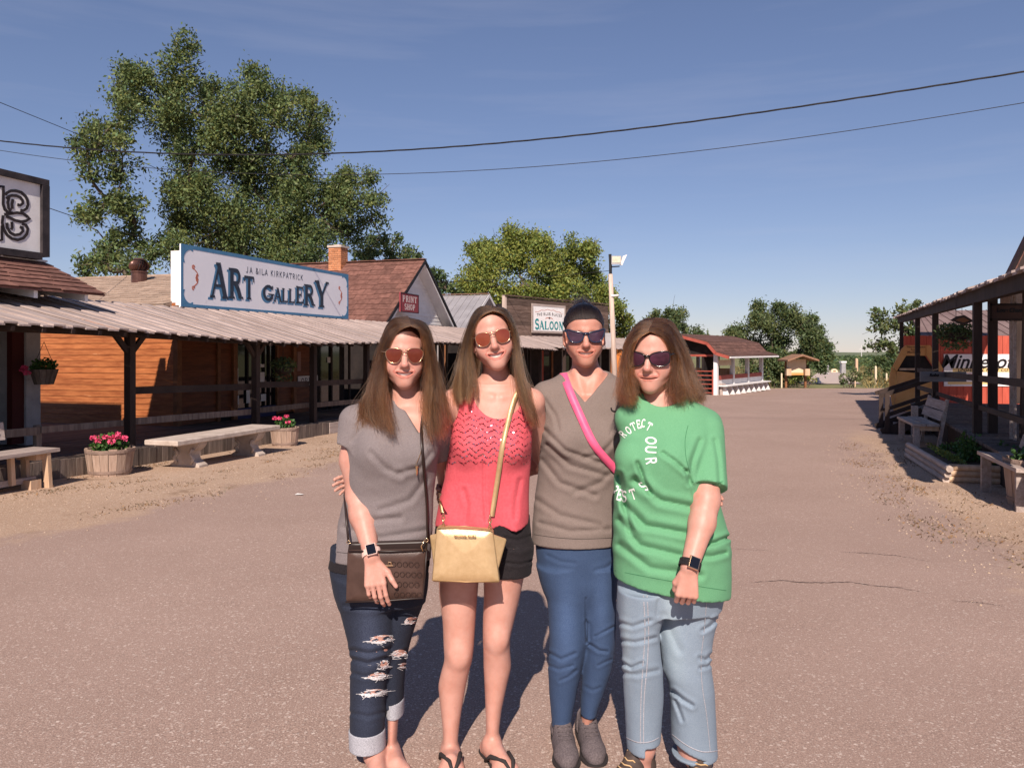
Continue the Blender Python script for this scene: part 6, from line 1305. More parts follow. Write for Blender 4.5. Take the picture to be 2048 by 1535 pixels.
def waves(p, scale, stretch=(1, 1, 1)):
 q = p * np.array(stretch) * scale; return sum(np.sin(q @ WV[i] * (1 + .5 * (i % 5)) + WP[i]) / (1 + .35 * (i % 5)) for i in range(14)) / 14
def stepped(lo, hi, coarse, fine=()):
 out = [lo]
 while out[-1] < hi:
  st = coarse
  for a, b, s_ in fine:
   if a <= out[-1] <= b: st = min(st, s_)
  out.append(out[-1] + st)
 return np.array(out)
class Px:
 def __init__(s, d0): s.d0 = d0; s.k = d0 / F
 def __call__(s, px, py, off=0):
  d = s.d0 + off; return np.array([(px - 1024) / F * d, d, CZ - (py - HY) / F * d])
 def z(s, py): return CZ - (py - HY) / F * s.d0
 def sec(s, rows, fr=1.0, dx=0):
  out = []
  for (py, l, r, f, b) in rows: out.append((s.z(py), ((l + r) / 2 - 1024) * s.k, s.d0 + (b - f) / 2, max(.004, (r - l) / 2 * s.k + dx) * fr, max(.004, (f + b) / 2 + dx) * fr))
  return out
class Head:
 def __init__(s, c, yaw, roll, pitch=0, scale=1.0):
  y, r, p = map(math.radians, (yaw, roll, pitch)); s.c = np.array(c); s.s = scale
  M = Matrix.Rotation(y, 3, 'Z') @ Matrix.Rotation(p, 3, 'X') @ Matrix.Rotation(-r, 3, 'Y')
  s.R = np.array([list(M @ Vector((1, 0, 0))), list(M @ Vector((0, -1, 0))), list(M @ Vector((0, 0, 1)))])
 def w(s, *p): return s.c + s.s * (np.array(p, float) @ s.R)
 def l(s, P_): return ((np.asarray(P_) - s.c) @ s.R.T) / s.s
 def e(s, c, r): return ell(s.w(*c), np.broadcast_to(np.array(r, float), 3) * s.s, s.R)
 def k(s, a, b, ra, rb): return cone(s.w(*a), s.w(*b), ra * s.s, rb * s.s)
def lip_lines(smile):
 c = .0075 * min(1, .4 + smile * .6); w_ = .0345
 up = [(-w_, .0645, -.0660 + c), (-.022, .0810, -.0645 + c * .45), (-.007, .0905, -.0620), (0, .0908, -.0630), (.007, .0905, -.0620), (.022, .0810, -.0645 + c * .45), (w_, .0645, -.0660 + c)]
 lw = [(-w_, .0645, -.0668 + c), (-.022, .0790, -.0755 + c * .35), (-.008, .0878, -.0802), (.008, .0878, -.0802), (.022, .0790, -.0755 + c * .35), (w_, .0645, -.0668 + c)]
 if smile < .5: lw = [(a, b, d + .0055) for a, b, d in lw]
 return up, lw
def sculpt_head(V, H, ears=True, smile=1.0, jaw=1.0, thin=0):
 V.add(H.e((0, -.012, .028), (.0715, .0945, .084)), .01)
 V.add(H.e((0, .026, -.034), (.0585 * jaw, .064, .078)), .03)
 for s in (-1, 1): V.add(H.k((s * .050 * jaw, .004, -.052), (s * .006, .066, -.098), .021, .018), .03)
 V.add(H.e((0, .071, -.099), (.017, .015, .014)), .022)
 V.add(H.e((0, .030, .042), (.061, .057, .056)), .03)
 for s in (-1, 1):
  V.add(H.e((s * .037, .058, -.032), (.024 - thin, .025, .024)), .028)
  V.add(H.k((s * .012, .0835, .017), (s * .044, .068, .016), .009, .007), .018)
 for s in (-1, 1): V.cut(H.e((s * .032, .100, .001), (.018, .018, .012)), .014)
 for s in (-1, 1): V.add(H.e((s * .032, .0755, -.001), .0125), .003)
 V.add(H.k((0, .085, .006), (0, .106, -.034), .0075, .0115), .014)
 V.add(H.e((0, .1075, -.037), (.0115, .011, .0095)), .008)
 for s in (-1, 1): V.add(H.e((s * .0125, .094, -.0415), (.0085, .010, .0075)), .008)
 for s in (-1, 1): V.cut(H.e((s * .0065, .1005, -.0475), (.0036, .005, .003)), .003)
 V.add(H.e((0, .071, -.067), (.038, .0195, .022)), .022)
 for L, r in ((lip_lines(smile)[0], .0030), (lip_lines(smile)[1], .0040)):
  for a, b in zip(L[:-1], L[1:]): V.add(H.k(a, b, r, r), .006)
 if smile:
  for x in np.linspace(-.026, .026, 11): V.cut(H.e((x, .0925 - 15 * x * x, -.0708 + 9.5 * x * x * smile), (.0045, .0105, .0068 * smile * (1 - (x / .033) ** 2))), .0015)
 for s in (-1, 1):
  V.cut(H.k((s * .019, .095, -.041), (s * .038, .073, -.064), .0016, .0012), .012)
  V.add(H.e((s * .043, .058, -.046), (.010, .012, .014)), .03)
 if ears:
  for s in (-1, 1):
   V.add(H.e((s * .0775, -.004, -.010), (.008, .019, .030)), .008); V.cut(H.e((s * .086, .000, -.006), (.006, .011, .018)), .006); V.add(H.e((s * .0765, .006, -.036), (.007, .009, .009)), .006)
def face_tint(H, v, hairline, hair, lips=(.86, .62, .62), smile=1.0):
 q = H.l(v); t = np.ones((len(v), 3)); x, y, z = q.T
 for L, r in ((lip_lines(smile)[0], .0040), (lip_lines(smile)[1], .0052)):
  for a, b in zip(L[:-1], L[1:]):
   ax, az, bx, bz = a[0], a[2], b[0], b[2]; u = np.clip(((x - ax) * (bx - ax) + (z - az) * (bz - az)) / ((bx - ax) ** 2 + (bz - az) ** 2), 0, 1); dd = np.hypot(x - ax - u * (bx - ax), z - az - u * (bz - az))
   m = (dd < r) & (y > .062) & (t[:, 1] > .99); t[m] = lips
 g = np.exp(-(((np.abs(x) - .037) / .020) ** 2 + ((z + .034) / .020) ** 2)) * (y > .03); t *= 1 - g[:, None] * np.array([.0, .13, .12])
 g = np.exp(-((x / .015) ** 2 + ((z + .037) / .012) ** 2)) * (y > .08); t *= 1 - g[:, None] * np.array([.0, .12, .10])
 near = (np.linalg.norm(q, axis=1) < .16); m = near & hairline(x, y, z); t[m] = hair
 return t
M_SKIN = mat('skin', (.49, .240, .184), (.56, .300, .240), scale=16, c3=(.45, .205, .152), s3=210, f3=.68, rough=.48, spec=.35, attr='tint', sss=.12, bump=.08, bscale=260, dist=.002)
M_SKIN2 = mat('tanned_skin', (.46, .208, .150), (.52, .258, .196), scale=16, c3=(.32, .115, .075), s3=210, f3=.66, rough=.48, spec=.35, attr='tint', sss=.12, bump=.08, bscale=260, dist=.002)
M_TEETH = mat('teeth', (.80, .74, .66), rough=.25, spec=.5)
def body_obj(name, V, m, T, tint=None, smooth=True, prune=None):
 v, f = V.surface()
 if prune is not None:
  k = prune(v); kf = k[f].any(1); f = f[kf]; u = np.unique(f); mp = np.full(len(v), -1); mp[u] = np.arange(len(u)); v = v[u]; f = mp[f]
 me = raw_mesh(name, v - T.org, f, m, smooth)
 if tint is not None:
  c = tint(v) if callable(tint) else tint; at = me.attributes.new('tint', 'FLOAT_COLOR', 'POINT'); at.data.foreach_set('color', np.concatenate([c, np.ones((len(v), 1))], 1).astype(f32).ravel())
 return put(name, me, None, T), v, f
def teeth(H, T, m=M_TEETH, w_=.0265, z0=-.0765, z1=-.0632):
 xs = np.linspace(-w_, w_, 13); vs = []; fs = []
 for j, z in enumerate((z0, (z0 + z1) / 2, z1)):
  for x in xs: vs.append(H.w(x, .0850 - 14 * x * x - (.0006 if j != 1 else 0), z + 8 * x * x) - T.org)
 for j in range(2):
  for i in range(12): fs.append((j * 13 + i, j * 13 + i + 1, (j + 1) * 13 + i + 1, (j + 1) * 13 + i))
 put('teeth', raw_mesh('teeth', vs, fs, m, True), None, T)
def catmull(P_, n, closed=False):
 P_ = np.asarray(P_, float); m = len(P_); out = []
 idx = (lambda i: i % m) if closed else (lambda i: min(max(i, 0), m - 1)); segs = m if closed else m - 1
 for t in np.linspace(0, segs, n, endpoint=not closed):
  i = min(int(t), segs - 1); u = t - i; p0, p1, p2, p3 = [P_[idx(i + k)] for k in (-1, 0, 1, 2)]
  out.append(.5 * (2 * p1 + (p2 - p0) * u + (2 * p0 - 5 * p1 + 4 * p2 - p3) * u * u + (3 * p1 - p0 - 3 * p2 + p3) * u ** 3))
 return np.array(out)
def sunglasses(H, T, outline, fr, mf, ml, label, yc=.101, cx=.035, cz=-.003, bridge=((.008, .112, .008),), double=False, wrap=3.2, temple=None):
 lens_curve = lambda x, z: yc - wrap * x * x - .4 * (z - cz) ** 2
 root = None; parts = []
 for s in (-1, 1):
  o = catmull(outline, 44, True); pts = []
  for a, b in o: x = s * (cx + a); pts.append(H.w(x, lens_curve(x, cz + b), cz + b) - T.org)
  mb = MB(); mb.tube(pts + [pts[0]], fr * H.s, 8, cap=False); rim = put('rim', mb.mesh('rim', mf, smooth=True), None, T); parts.append(rim)
  c = o.mean(0); vs = [H.w(s * (cx + c[0]), lens_curve(s * (cx + c[0]), cz) + .0012, cz + c[1]) - T.org]; fs = []
  rings = 4; n = len(o)
  for r in range(1, rings + 1):
   for a, b in o:
    q = c + (np.array([a, b]) - c) * r / rings; x = s * (cx + q[0]); vs.append(H.w(x, lens_curve(x, cz + q[1]) + .0012 * (1 - (r / rings) ** 2), cz + q[1]) - T.org)
  tri = [(0, 1 + i, 1 + (i + 1) % n) for i in range(n)]; quads = [(1 + (r - 1) * n + i, 1 + r * n + i, 1 + r * n + (i + 1) % n, 1 + (r - 1) * n + (i + 1) % n) for r in range(1, rings) for i in range(n)]
  me = D.meshes.new('lens'); me.from_pydata([tuple(q) for q in vs], [], tri + quads); me.materials.append(ml); me.polygons.foreach_set('use_smooth', [True] * len(me.polygons)); put('lens', me, None, rim)
  xo = s * (cx + max(a for a, _ in outline)); zo = cz + (temple if temple is not None else .010)
  mb = MB(); mb.tube([H.w(xo, lens_curve(xo, zo), zo) - T.org, H.w(s * .0775, .060, zo + .001) - T.org, H.w(s * .0805, .0, zo) - T.org, H.w(s * .079, -.012, zo - .012) - T.org], [fr * 1.2 * H.s] * 4, 6); put('temple', mb.mesh('temple', mf, smooth=True), None, rim)
 xi = cx + min(a for a, _ in outline)
 for (bx, by, bz) in bridge:
  mb = MB(); mb.tube([H.w(-xi - .002, lens_curve(xi, bz), bz) - T.org, H.w(-xi * .4, by - .002, bz + .002) - T.org, H.w(xi * .4, by - .002, bz + .002) - T.org, H.w(xi + .002, lens_curve(xi, bz), bz) - T.org], fr * 1.05 * H.s, 6); put('bridge', mb.mesh('bridge', mf, smooth=True), None, T)
def hair_mat(name, c, c2, rough=.32):
 m = D.materials.new(name); m.use_nodes = True; nt = m.node_tree; nt.nodes.remove(nt.nodes['Principled BSDF']); b = node(nt, 'ShaderNodeBsdfHairPrincipled'); b.parametrization = 'COLOR'
 hi = node(nt, 'ShaderNodeHairInfo'); lk = node(nt, 'ShaderNodeAttribute', attribute_name='lock'); av = node(nt, 'ShaderNodeMath', operation='MULTIPLY_ADD'); av.inputs[1].default_value = .45; ml = node(nt, 'ShaderNodeMath', operation='MULTIPLY'); ml.inputs[1].default_value = .6; nt.links.new(lk.outputs['Fac'], ml.inputs[0]); nt.links.new(hi.outputs['Random'], av.inputs[0]); nt.links.new(ml.outputs[0], av.inputs[2]); b.inputs['IOR'].default_value = 1.38; rp = node(nt, 'ShaderNodeValToRGB'); rp.color_ramp.elements[0].position = .12; rp.color_ramp.elements[1].position = .9; rp.color_ramp.elements[0].color = (*c, 1); rp.color_ramp.elements[1].color = (*c2, 1); el = rp.color_ramp.elements.new(.62); el.color = (*[a * .62 + b * .38 for a, b in zip(c, c2)], 1); nt.links.new(av.outputs[0], rp.inputs[0]); nt.links.new(rp.outputs[0], b.inputs['Color'])
 b.inputs['Roughness'].default_value = rough; b.inputs['Radial Roughness'].default_value = .45; b.inputs['Random Roughness'].default_value = .3
 nt.links.new(b.outputs[0], nt.nodes['Material Output'].inputs[0]); return m
def hair_from_guides(T, sheets, n, m, vols, rng, rad=.00045, pts=18, frizz=.004, wave=.003, thick=.012, clear=.002, name='hair', stray=.03, cut=(.86, 1.04)):
 out = []
 tot = sum(len(s) - 1 for s in sheets)
 for sh in sheets:
  g = np.stack([catmull(q, 40) for q in sh]); ng = len(g)
  k = int(n * (ng - 1) / tot); ncl = max(20, k // 42); cc = rng.uniform(0, ng - 1, ncl)
  ca = rng.integers(0, ncl, k); a = cc[ca] + rng.normal(0, .022, k); a = np.clip(a, 0, ng - 1.001); i = a.astype(int); u = (a - i)[:, None, None]
  base = g[i] * (1 - u) + g[np.minimum(i + 1, ng - 1)] * u                       # k, 40, 3
  a2 = np.clip(rng.uniform(0, ng - 1, k), 0, ng - 1.001); i2 = a2.astype(int); u2 = (a2 - i2)[:, None, None]; root = g[i2] * (1 - u2) + g[np.minimum(i2 + 1, ng - 1)] * u2
  mixw = np.clip(np.linspace(0, 1, 40) * 1.5, 0, 1)[None, :, None]; mixw = np.where((np.abs(a2 - a) < .6)[:, None, None], mixw, 1); base = root * (1 - mixw) + base * mixw if True else base
  ci = np.round(cc[ca] * 997).astype(int) % 4000; L = np.clip(cut[0] + (cut[1] - cut[0]) * (.72 * np.random.default_rng(3).uniform(0, 1, 4000)[ci] + .28 * rng.uniform(0, 1, k)), .3, 1.05); t = np.linspace(0, 1, pts)[None] * np.minimum(L, 1.0)[:, None] * 39; ti = np.clip(t.astype(int), 0, 38); tu = (t - ti)[..., None]
  q = base[np.arange(k)[:, None], ti] * (1 - tu) + base[np.arange(k)[:, None], ti + 1] * tu
  s = np.linspace(0, 1, pts)[None, :, None]
  off = rng.normal(size=(k, 1, 3)) * np.array([1, 1, .4])
  cid = ci; cr = np.random.default_rng(9).uniform(0, 1, (4000, 8)); cl = cr[cid % 4000]
  lay = np.clip(.65 * cl[:, 0] + .35 * rng.uniform(0, 1, k), 0, 1)[:, None, None]
  ph = cl[:, 1, None, None] * 6.28; amp = wave * 2.2 * cl[:, 2, None, None]; fq = 6 + 7 * cl[:, 3, None, None]; dv_ = (cl[:, 4:7] - .5)[:, None, :]; dv_ = dv_ / np.linalg.norm(dv_, axis=2, keepdims=True)
  q = q + np.sin(s * fq + ph) * amp * s ** 1.6 * dv_ + (cl[:, 4:7] - .5)[:, None, :] * np.array([1, 1, .3]) * .028 * s ** 1.7
  q = q + off * (frizz * (.25 + s * 1.1)) + np.sin(s * rng.uniform(5, 11, (k, 1, 1)) + rng.uniform(0, 6.28, (k, 1, 1))) * rng.normal(size=(k, 1, 3)) * wave * s ** 1.6
  st = (rng.uniform(size=(k, 1, 1)) < stray); q = q + st * rng.normal(size=(k, 1, 3)) * .018 * s ** 1.5
  out.append((q, lay, cl[:, 7]))
 q = np.concatenate([a[0] for a in out]); lay = np.concatenate([a[1] for a in out]); lock = np.concatenate([a[2] for a in out]); k = len(q)
 P_ = q.reshape(-1, 3); need = np.repeat((clear + lay[:, 0, 0] * thick), pts)
 need = need * np.tile(np.clip(np.linspace(0, 1, pts) * 3, .25, 1), k)
 for V in vols:
  for it in range(3):
   lo = np.array([V.x[0], V.y[0], V.z[0]]); hi = np.array([V.x[-1], V.y[-1], V.z[-1]]); inb = ((P_ > lo) & (P_ < hi)).all(1); d = np.full(len(P_), .5); d[inb] = V.sample(P_[inb]); bad = d < need
   if not bad.any(): break
   P_[bad] += V.grad(P_[bad]) * np.minimum(need[bad] - d[bad], .03)[:, None]
 q = P_.reshape(k, pts, 3); q[:, 1:-1] = .25 * q[:, :-2] + .5 * q[:, 1:-1] + .25 * q[:, 2:]
 hc = D.hair_curves.new(name); hc.add_curves([pts] * k); hc.attributes['position'].data.foreach_set('vector', (q - T.org).astype(f32).ravel())
 r = hc.attributes.new('radius', 'FLOAT', 'POINT'); pr = np.linspace(1, .35, pts)[None] * rng.uniform(.7, 1.3, (k, 1)) * rad; r.data.foreach_set('value', pr.astype(f32).ravel())
 r = hc.attributes.new('lock', 'FLOAT', 'CURVE'); r.data.foreach_set('value', lock.astype(f32)); hc.materials.append(m); o = D.objects.new(name, hc); COL.objects.link(o); o.parent = T.o; return o
def slim(Px_, cx, f0, y0, y1):
 def fn(L):
  out = []
  for (x, y, d) in L: f = f0 + (1 - f0) * min(1, max(0, (y - y0) / (y1 - y0))); out.append(Px_(cx + (x - cx) * f, y, d * (1 if d < 0 else .9)))
  return out
 return fn
class Skin:
 def __init__(s, meshes):
  vs = []; fs = []; n = 0
  for v, f in meshes: vs.append(v); fs.append(f + n); n += len(v)
  s.t = BVHTree.FromPolygons([tuple(q) for q in np.concatenate(vs)], [tuple(int(i) for i in q) for q in np.concatenate(fs)])
  s.eye = Vector((0, 0, CZ))
 def at(s, px, py, off=.002, fall=None):
  d = Vector(((px - 1024) / F, 1, -(py - HY) / F)).normalized(); h = s.t.ray_cast(s.eye, d)
  if h[0] is None:
   if fall is None: return None, None
   return Vector(s.eye + d * (fall / d.y)), Vector((0, -1, 0))
  n = h[1]
  if n.dot(d) > 0: n = -n
  return h[0] + n * off, n
def ribbon(S, T, name, path, width, m, off=.004, th=.002, n=30, fall=None, par=None):
 q = catmull(path, n); P3 = []; N3 = []
 for p in q:
  a, b = S.at(p[0], p[1], off, fall);
  if a is None: continue
  P3.append(a); N3.append(b)
 P3 = np.array([list(a) for a in P3]); N3 = np.array([list(a) for a in N3])
 for _ in range(3): P3[1:-1] = .25 * P3[:-2] + .5 * P3[1:-1] + .25 * P3[2:]; N3[1:-1] = .25 * N3[:-2] + .5 * N3[1:-1] + .25 * N3[2:]
 vs = []; fs = []
 for i in range(len(P3)):
  t = P3[min(i + 1, len(P3) - 1)] - P3[max(i - 1, 0)]; s_ = np.cross(t, N3[i]); s_ /= np.linalg.norm(s_) + 1e-9; nn = N3[i] / np.linalg.norm(N3[i])
  for a, b in ((-1, 0), (1, 0), (1, 1), (-1, 1)): vs.append(P3[i] + s_ * a * width / 2 + nn * b * th - T.org)
 for i in range(len(P3) - 1):
  for k in range(4): fs.append((i * 4 + k, i * 4 + (k + 1) % 4, (i + 1) * 4 + (k + 1) % 4, (i + 1) * 4 + k))
 return put(name, raw_mesh(name, vs, fs, m), None, par or T)
def hand(V, W_, fdir, pn, tdir, s=1.0, curl=(15, 20, 15), spread_=.10, fist=False, thumb=None):
 fdir, pn, tdir = [np.array(a, float) / np.linalg.norm(a) for a in (fdir, pn, tdir)]; W_ = np.array(W_, float)
 pt = lambda a, b, c: W_ + s * (fdir * a + tdir * b + pn * c)
 for b0, b1, r in ((.016, .030, .0125), (.006, .011, .0135), (-.006, -.009, .0135), (-.016, -.028, .012)): V.add(cone(pt(-.005, b0 * .9, 0), pt(.082, b1, 0), r * s, .0105 * s), .012)
 ln = [(.040, .026, .020), (.045, .029, .021), (.042, .027, .020), (.032, .021, .018)]
 for k, b in enumerate((.029, .010, -.0095, -.0275)):
  p = pt(.084, b, .001); a = 0; r = (.0088, .009, .0088, .0078)[k] * s; dr = fdir + tdir * spread_ * (1.5 - k) * .6
  for j, L in enumerate(ln[k]):
   a += math.radians((curl[j] + (4 * k if not fist else 0))); dd = dr * math.cos(a) - pn * math.sin(a); dd /= np.linalg.norm(dd); q = p + dd * L * s; V.add(cone(p, q, r, r * .92), .0035); p = q; r *= .92
 th = thumb or [(.020, .026, -.004), (.050, .046, -.010), (.078, .056, -.014), (.098, .058, -.018)]
 for i, (a, b) in enumerate(zip(th[:-1], th[1:])): V.add(cone(pt(*a), pt(*b), (.015, .0115, .0095)[i] * s, (.0115, .0095, .008)[i] * s), .008 if i == 0 else .004)
def crease(P2, px, lst, y0):
 def fn(p):
  X = 1024 + p[:, 0] / p[:, 1] * F; Y = HY + (CZ - p[:, 2]) / p[:, 1] * F; out = np.zeros(len(p)); front = np.clip((y0 - p[:, 1]) / .03 + .5, 0, 1)
  for pts, dep, wd in lst:
   q = np.array(pts, float); best = np.full(len(p), 1e9)
   m = (X > q[:, 0].min() - 40) & (X < q[:, 0].max() + 40) & (Y > q[:, 1].min() - 40) & (Y < q[:, 1].max() + 40); x, y = X[m], Y[m]
   if not m.any(): continue
   bb = np.full(m.sum(), 1e9)
   for a, b in zip(q[:-1], q[1:]):
    ab = b - a; t = np.clip(((x - a[0]) * ab[0] + (y - a[1]) * ab[1]) / (ab @ ab), 0, 1); bb = np.minimum(bb, np.hypot(x - a[0] - t * ab[0], y - a[1] - t * ab[1]))
   k = P2.k; w_ = .8 * wd / k; out[m] += -dep * np.exp(-(bb / w_) ** 1.25) + .5 * dep * np.exp(-((bb - 2.1 * w_) / (1.2 * w_)) ** 2)
  return out * front
 return fn
# the four people
def cloth_mat(name, c1, c2, scale=420, bump=.25, rough=.85, sheen=.02, **k): return mat(name, c1, c2, scale=scale, detail=2, rough=rough, spec=.2, bump=bump, bscale=scale * 1.3, sheen=sheen, dist=.002, lo=.38, hi=.62, **k)
M_TEEGREY = cloth_mat('heather_grey_jersey', (.135, .113, .115), (.225, .192, .192), scale=640)
M_TEETAUPE = cloth_mat('taupe_jersey', (.165, .128, .114), (.20, .158, .142), scale=300)
M_TEEGREEN = cloth_mat('green_jersey', (.105, .285, .148), (.130, .330, .178), scale=420)
M_CORAL = cloth_mat('coral_chiffon', (.55, .082, .105), (.60, .098, .122), scale=120, rough=.7)
M_BLACKCLOTH = cloth_mat('black_cloth', (.010, .008, .010), (.022, .018, .02), scale=300, sheen=.03)
M_DENIMDARK = cloth_mat('dark_indigo_denim', (.010, .013, .024), (.026, .032, .052), scale=520, attr='tint')
M_DENIMMID = cloth_mat('mid_blue_denim', (.028, .050, .108), (.046, .076, .145), scale=520, attr='tint')
M_DENIMLIGHT = cloth_mat('light_blue_denim', (.175, .23, .295), (.24, .295, .36), scale=480, attr='tint')
M_CUFF = cloth_mat('denim_inside', (.27, .27, .30), (.42, .42, .46), scale=300)
M_GOLDFRAME = mat('gold_wire', (.75, .50, .30), rough=.25, metal=1)
M_BLACKPLASTIC = mat('black_plastic', (.010, .008, .010), rough=.15, spec=.6)
M_NAVYPLASTIC = mat('navy_plastic', (.012, .018, .040), (.02, .03, .06), rough=.18, spec=.6)
M_LENSRED = mat('red_brown_lens', (.085, .014, .009), (.135, .028, .016), scale=12, rough=.06, spec=.35)
M_LENSCORAL = mat('coral_lens', (.16, .032, .018), (.22, .05, .026), scale=12, rough=.06, spec=.35)
M_LENSBLUE = mat('smoky_plum_lens', (.035, .016, .030), (.07, .04, .07), scale=18, rough=.06, spec=.35)
M_LENSPLUM = mat('dark_plum_lens', (.018, .006, .011), (.07, .018, .038), scale=16, rough=.06, spec=.35)
M_SHOE = mat('taupe_knit_shoe', (.085, .068, .072), (.15, .122, .125), scale=160, rough=.85, bump=.4, bscale=300)
M_SHOEBROWN = mat('brown_shoe', (.05, .035, .030), (.085, .06, .05), scale=30, rough=.7)
M_SOLE = mat('dark_sole', (.03, .025, .025), rough=.8)
M_LEATHERBROWN = mat('brown_coated_canvas', (.050, .026, .020), (.085, .048, .038), scale=12, rough=.42, spec=.4, bump=.1, bscale=300)
M_LEATHERTRIM = mat('dark_brown_leather', (.022, .012, .010), rough=.4, spec=.4)
M_GOLDLEATHER = mat('pale_gold_leather', (.52, .345, .175), (.59, .405, .22), scale=40, rough=.33, metal=.35, spec=.5, bump=.15, bscale=500)
M_GOLD = mat('polished_gold', (.80, .58, .34), rough=.2, metal=1)
M_PINKSTRAP = mat('pink_strap', (.78, .10, .22), (.82, .13, .26), scale=30, rough=.45)
M_BEIGESTRAP = mat('beige_rubber', (.66, .46, .40), rough=.55)
M_SCREEN = mat('watch_glass', (.006, .006, .008), rough=.06, spec=.7)
M_THREAD = mat('white_threads', (.70, .68, .70), (.82, .80, .82), scale=60, rough=.9)
M_WHITEINK = mat('white_print', (.74, .76, .73), (.80, .82, .79), scale=90, rough=.85)
H_BROWN = hair_mat('long_brown_hair', (.018, .0055, .0022), (.185, .068, .024))
H_LIGHT = hair_mat('light_brown_hair', (.028, .0105, .004), (.26, .115, .044))
H_DARK = hair_mat('dark_hair', (.008, .005, .005), (.028, .016, .013))
H_AUBURN = hair_mat('auburn_hair', (.034, .010, .004), (.26, .095, .034))
M_ROOTS = [(.16, .11, .10), (.20, .16, .13), (.06, .06, .065), (.24, .16, .13)]
SKINS = {}
def grid_for(lo, hi, q, fx=(), fy=(), fz=()): return Vol(stepped(lo[0], hi[0], q, fx), stepped(lo[1], hi[1], q, fy), stepped(lo[2], hi[2], q * 1.25, fz))
def foot(V, A, gz_, yaw, L=.235, k=.02):
 f = np.array([math.sin(yaw), -math.cos(yaw), 0]); s = np.array([f[1], -f[0], 0]) * -1; A = np.array(A); base = np.array([A[0], A[1], gz_])
 pt = lambda a, b, c: base + f * a * L + s * b * L + np.array([0, 0, c])
 V.add(cone(pt(-.16, 0, .030), A, .030, .031), k); V.add(cone(A, pt(.42, 0, .036), .034, .028), k); V.add(cone(pt(-.15, 0, .022), pt(.5, .0, .018), .027, .026), k)
 V.add(ell(pt(.50, .0, .020), (.046, .046, .019)), k); V.add(cone(pt(.1, .07, .02), pt(.55, .13, .016), .02, .017), k)
 for i, (b, e, r) in enumerate(((.12, .80, .0125), (.045, .78, .0095), (-.02, .75, .0088), (-.08, .71, .0082), (-.135, .66, .0078))): V.add(cone(pt(.55, b, .017), pt(e, b * .95, .012), r * 1.1, r), .005)
 return pt
def person1():
 P1 = Px(2.93); gz0 = gzf(2.93); T = thing('person', 'person in grey V neck shirt and ripped cuffed jeans with a brown crossbody bag', 'person', tuple(P1(780, 1532)[:2]) + (gz0,), WF, 'people posing side by side')
 rng = np.random.default_rng(11)
 H = Head(P1(807, 706, -.01), 10, 0, 2, 1.04)
 tee = [(818, 738, 862, .05, .06), (838, 712, 876, .085, .085), (870, 700, 880, .11, .09), (905, 696, 878, .130, .09), (940, 696, 874, .125, .088), (985, 692, 868, .105, .085), (1030, 681, 866, .105, .088), (1080, 668, 864, .118, .10), (1116, 662, 862, .122, .108)]
 jl = [(1150, 672, 784, .115, .07), (1185, 674, 787, .12, .065), (1212, 683, 790, .115, .06), (1250, 693, 790, .11, .055), (1280, 700, 788, .105, .05), (1302, 706, 784, .10, .05), (1335, 704, 778, .095, .05), (1370, 702, 773, .088, .058), (1410, 702, 771, .082, .06), (1458, 701, 770, .08, .058)]
 jr = [(1150, 765, 855, .06, .12), (1185, 768, 852, .06, .125), (1212, 772, 845, .055, .12), (1242, 770, 833, .05, .12), (1298, 765, 816, .03, .115), (1336, 764, 808, .02, .12), (1380, 765, 804, .01, .125), (1420, 766, 802, .0, .125)]
 hips = [(1090, 662, 862, .112, .108), (1140, 659, 857, .118, .118), (1185, 668, 853, .112, .12), (1205, 676, 850, .10, .11)]
 lo, hi = P1(640, 1560, -.3), P1(960, 600, .34); lo[2] = gz0 - .01; hi = np.array([hi[0] + .03, 3.25, 1.70]); lo[1] = 2.6
 hz = P1.z(790), 1.70; z = P1.z
 V = grid_for(lo, hi, .0042, fx=[(P1(755, 0)[0], P1(872, 0)[0], .0028)], fy=[(2.78, 2.95, .0032)], fz=[(z(800), z(625), .0025), (z(1215), z(1100), .0032)])
 V.add(loft(P1.sec([r for r in tee if r[0] < 1100], dx=-.014)), .03)
 nb = P1(818, 815, .02)
 V.add(cone(H.w(0, -.028, -.05), nb, .050, .054), .03)
 for a, b in (((818, 806, .025), (712, 842, .01)), ((818, 806, .025), (868, 842, .02))): V.add(cone(P1(*a), P1(*b), .042, .046), .05)
 el, wr = P1(716, 988, -.03), P1(744, 1112, -.155)
 V.add(cone(P1(711, 846, .005), P1(709, 920, -.01), .047, .050), .03); V.add(cone(P1(709, 920, -.01), el, .050, .040), .03); V.add(cone(el, P1(724, 1030, -.07), .041, .044), .02); V.add(cone(P1(724, 1030, -.07), wr, .043, .0275), .02)
 hand(V, wr + np.array([.002, -.004, -.012]), (.17, -.25, -1), (-.05, -1, .2), (1, .10, .1), 1.0, (12, 22, 16), .05, thumb=[(.018, .022, -.002), (.048, .048, .0), (.076, .060, .004), (.098, .070, .0)])
 e2 = P1(898, 960, .16); V.add(cone(P1(866, 848, .02), e2, .046, .040), .03); V.add(cone(e2, P1(960, 1000, .26), .038, .030), .02)
 V.add(loft(P1.sec(hips, dx=-.012)), .03); V.add(loft(P1.sec(jl + [(1490, 722, 771, .066, .034), (1512, 727, 774, .058, .034)], dx=-.006)), .02); V.add(loft(P1.sec(jr + [(1445, 770, 796, .005, .085), (1500, 770, 792, .0, .085)], dx=-.005)), .02)
 foot(V, P1(751, 1506, -.012), gz0, .25); foot(V, P1(781, 1502, .045), gz0, .35)
 sculpt_head(V, H, ears=False, smile=1.0)
 hl = lambda x, y, z: (z > .070 - .25 * np.abs(x + .01)) & (y > 0) & (z > .03) | (y < -.01) & (z > -.09) | (np.abs(x) > .064) & (z > -.02)
 bo, bv, bf = body_obj('body', V, M_SKIN, T, lambda v: face_tint(H, v, hl, M_ROOTS[0]))
 teeth(H, T)
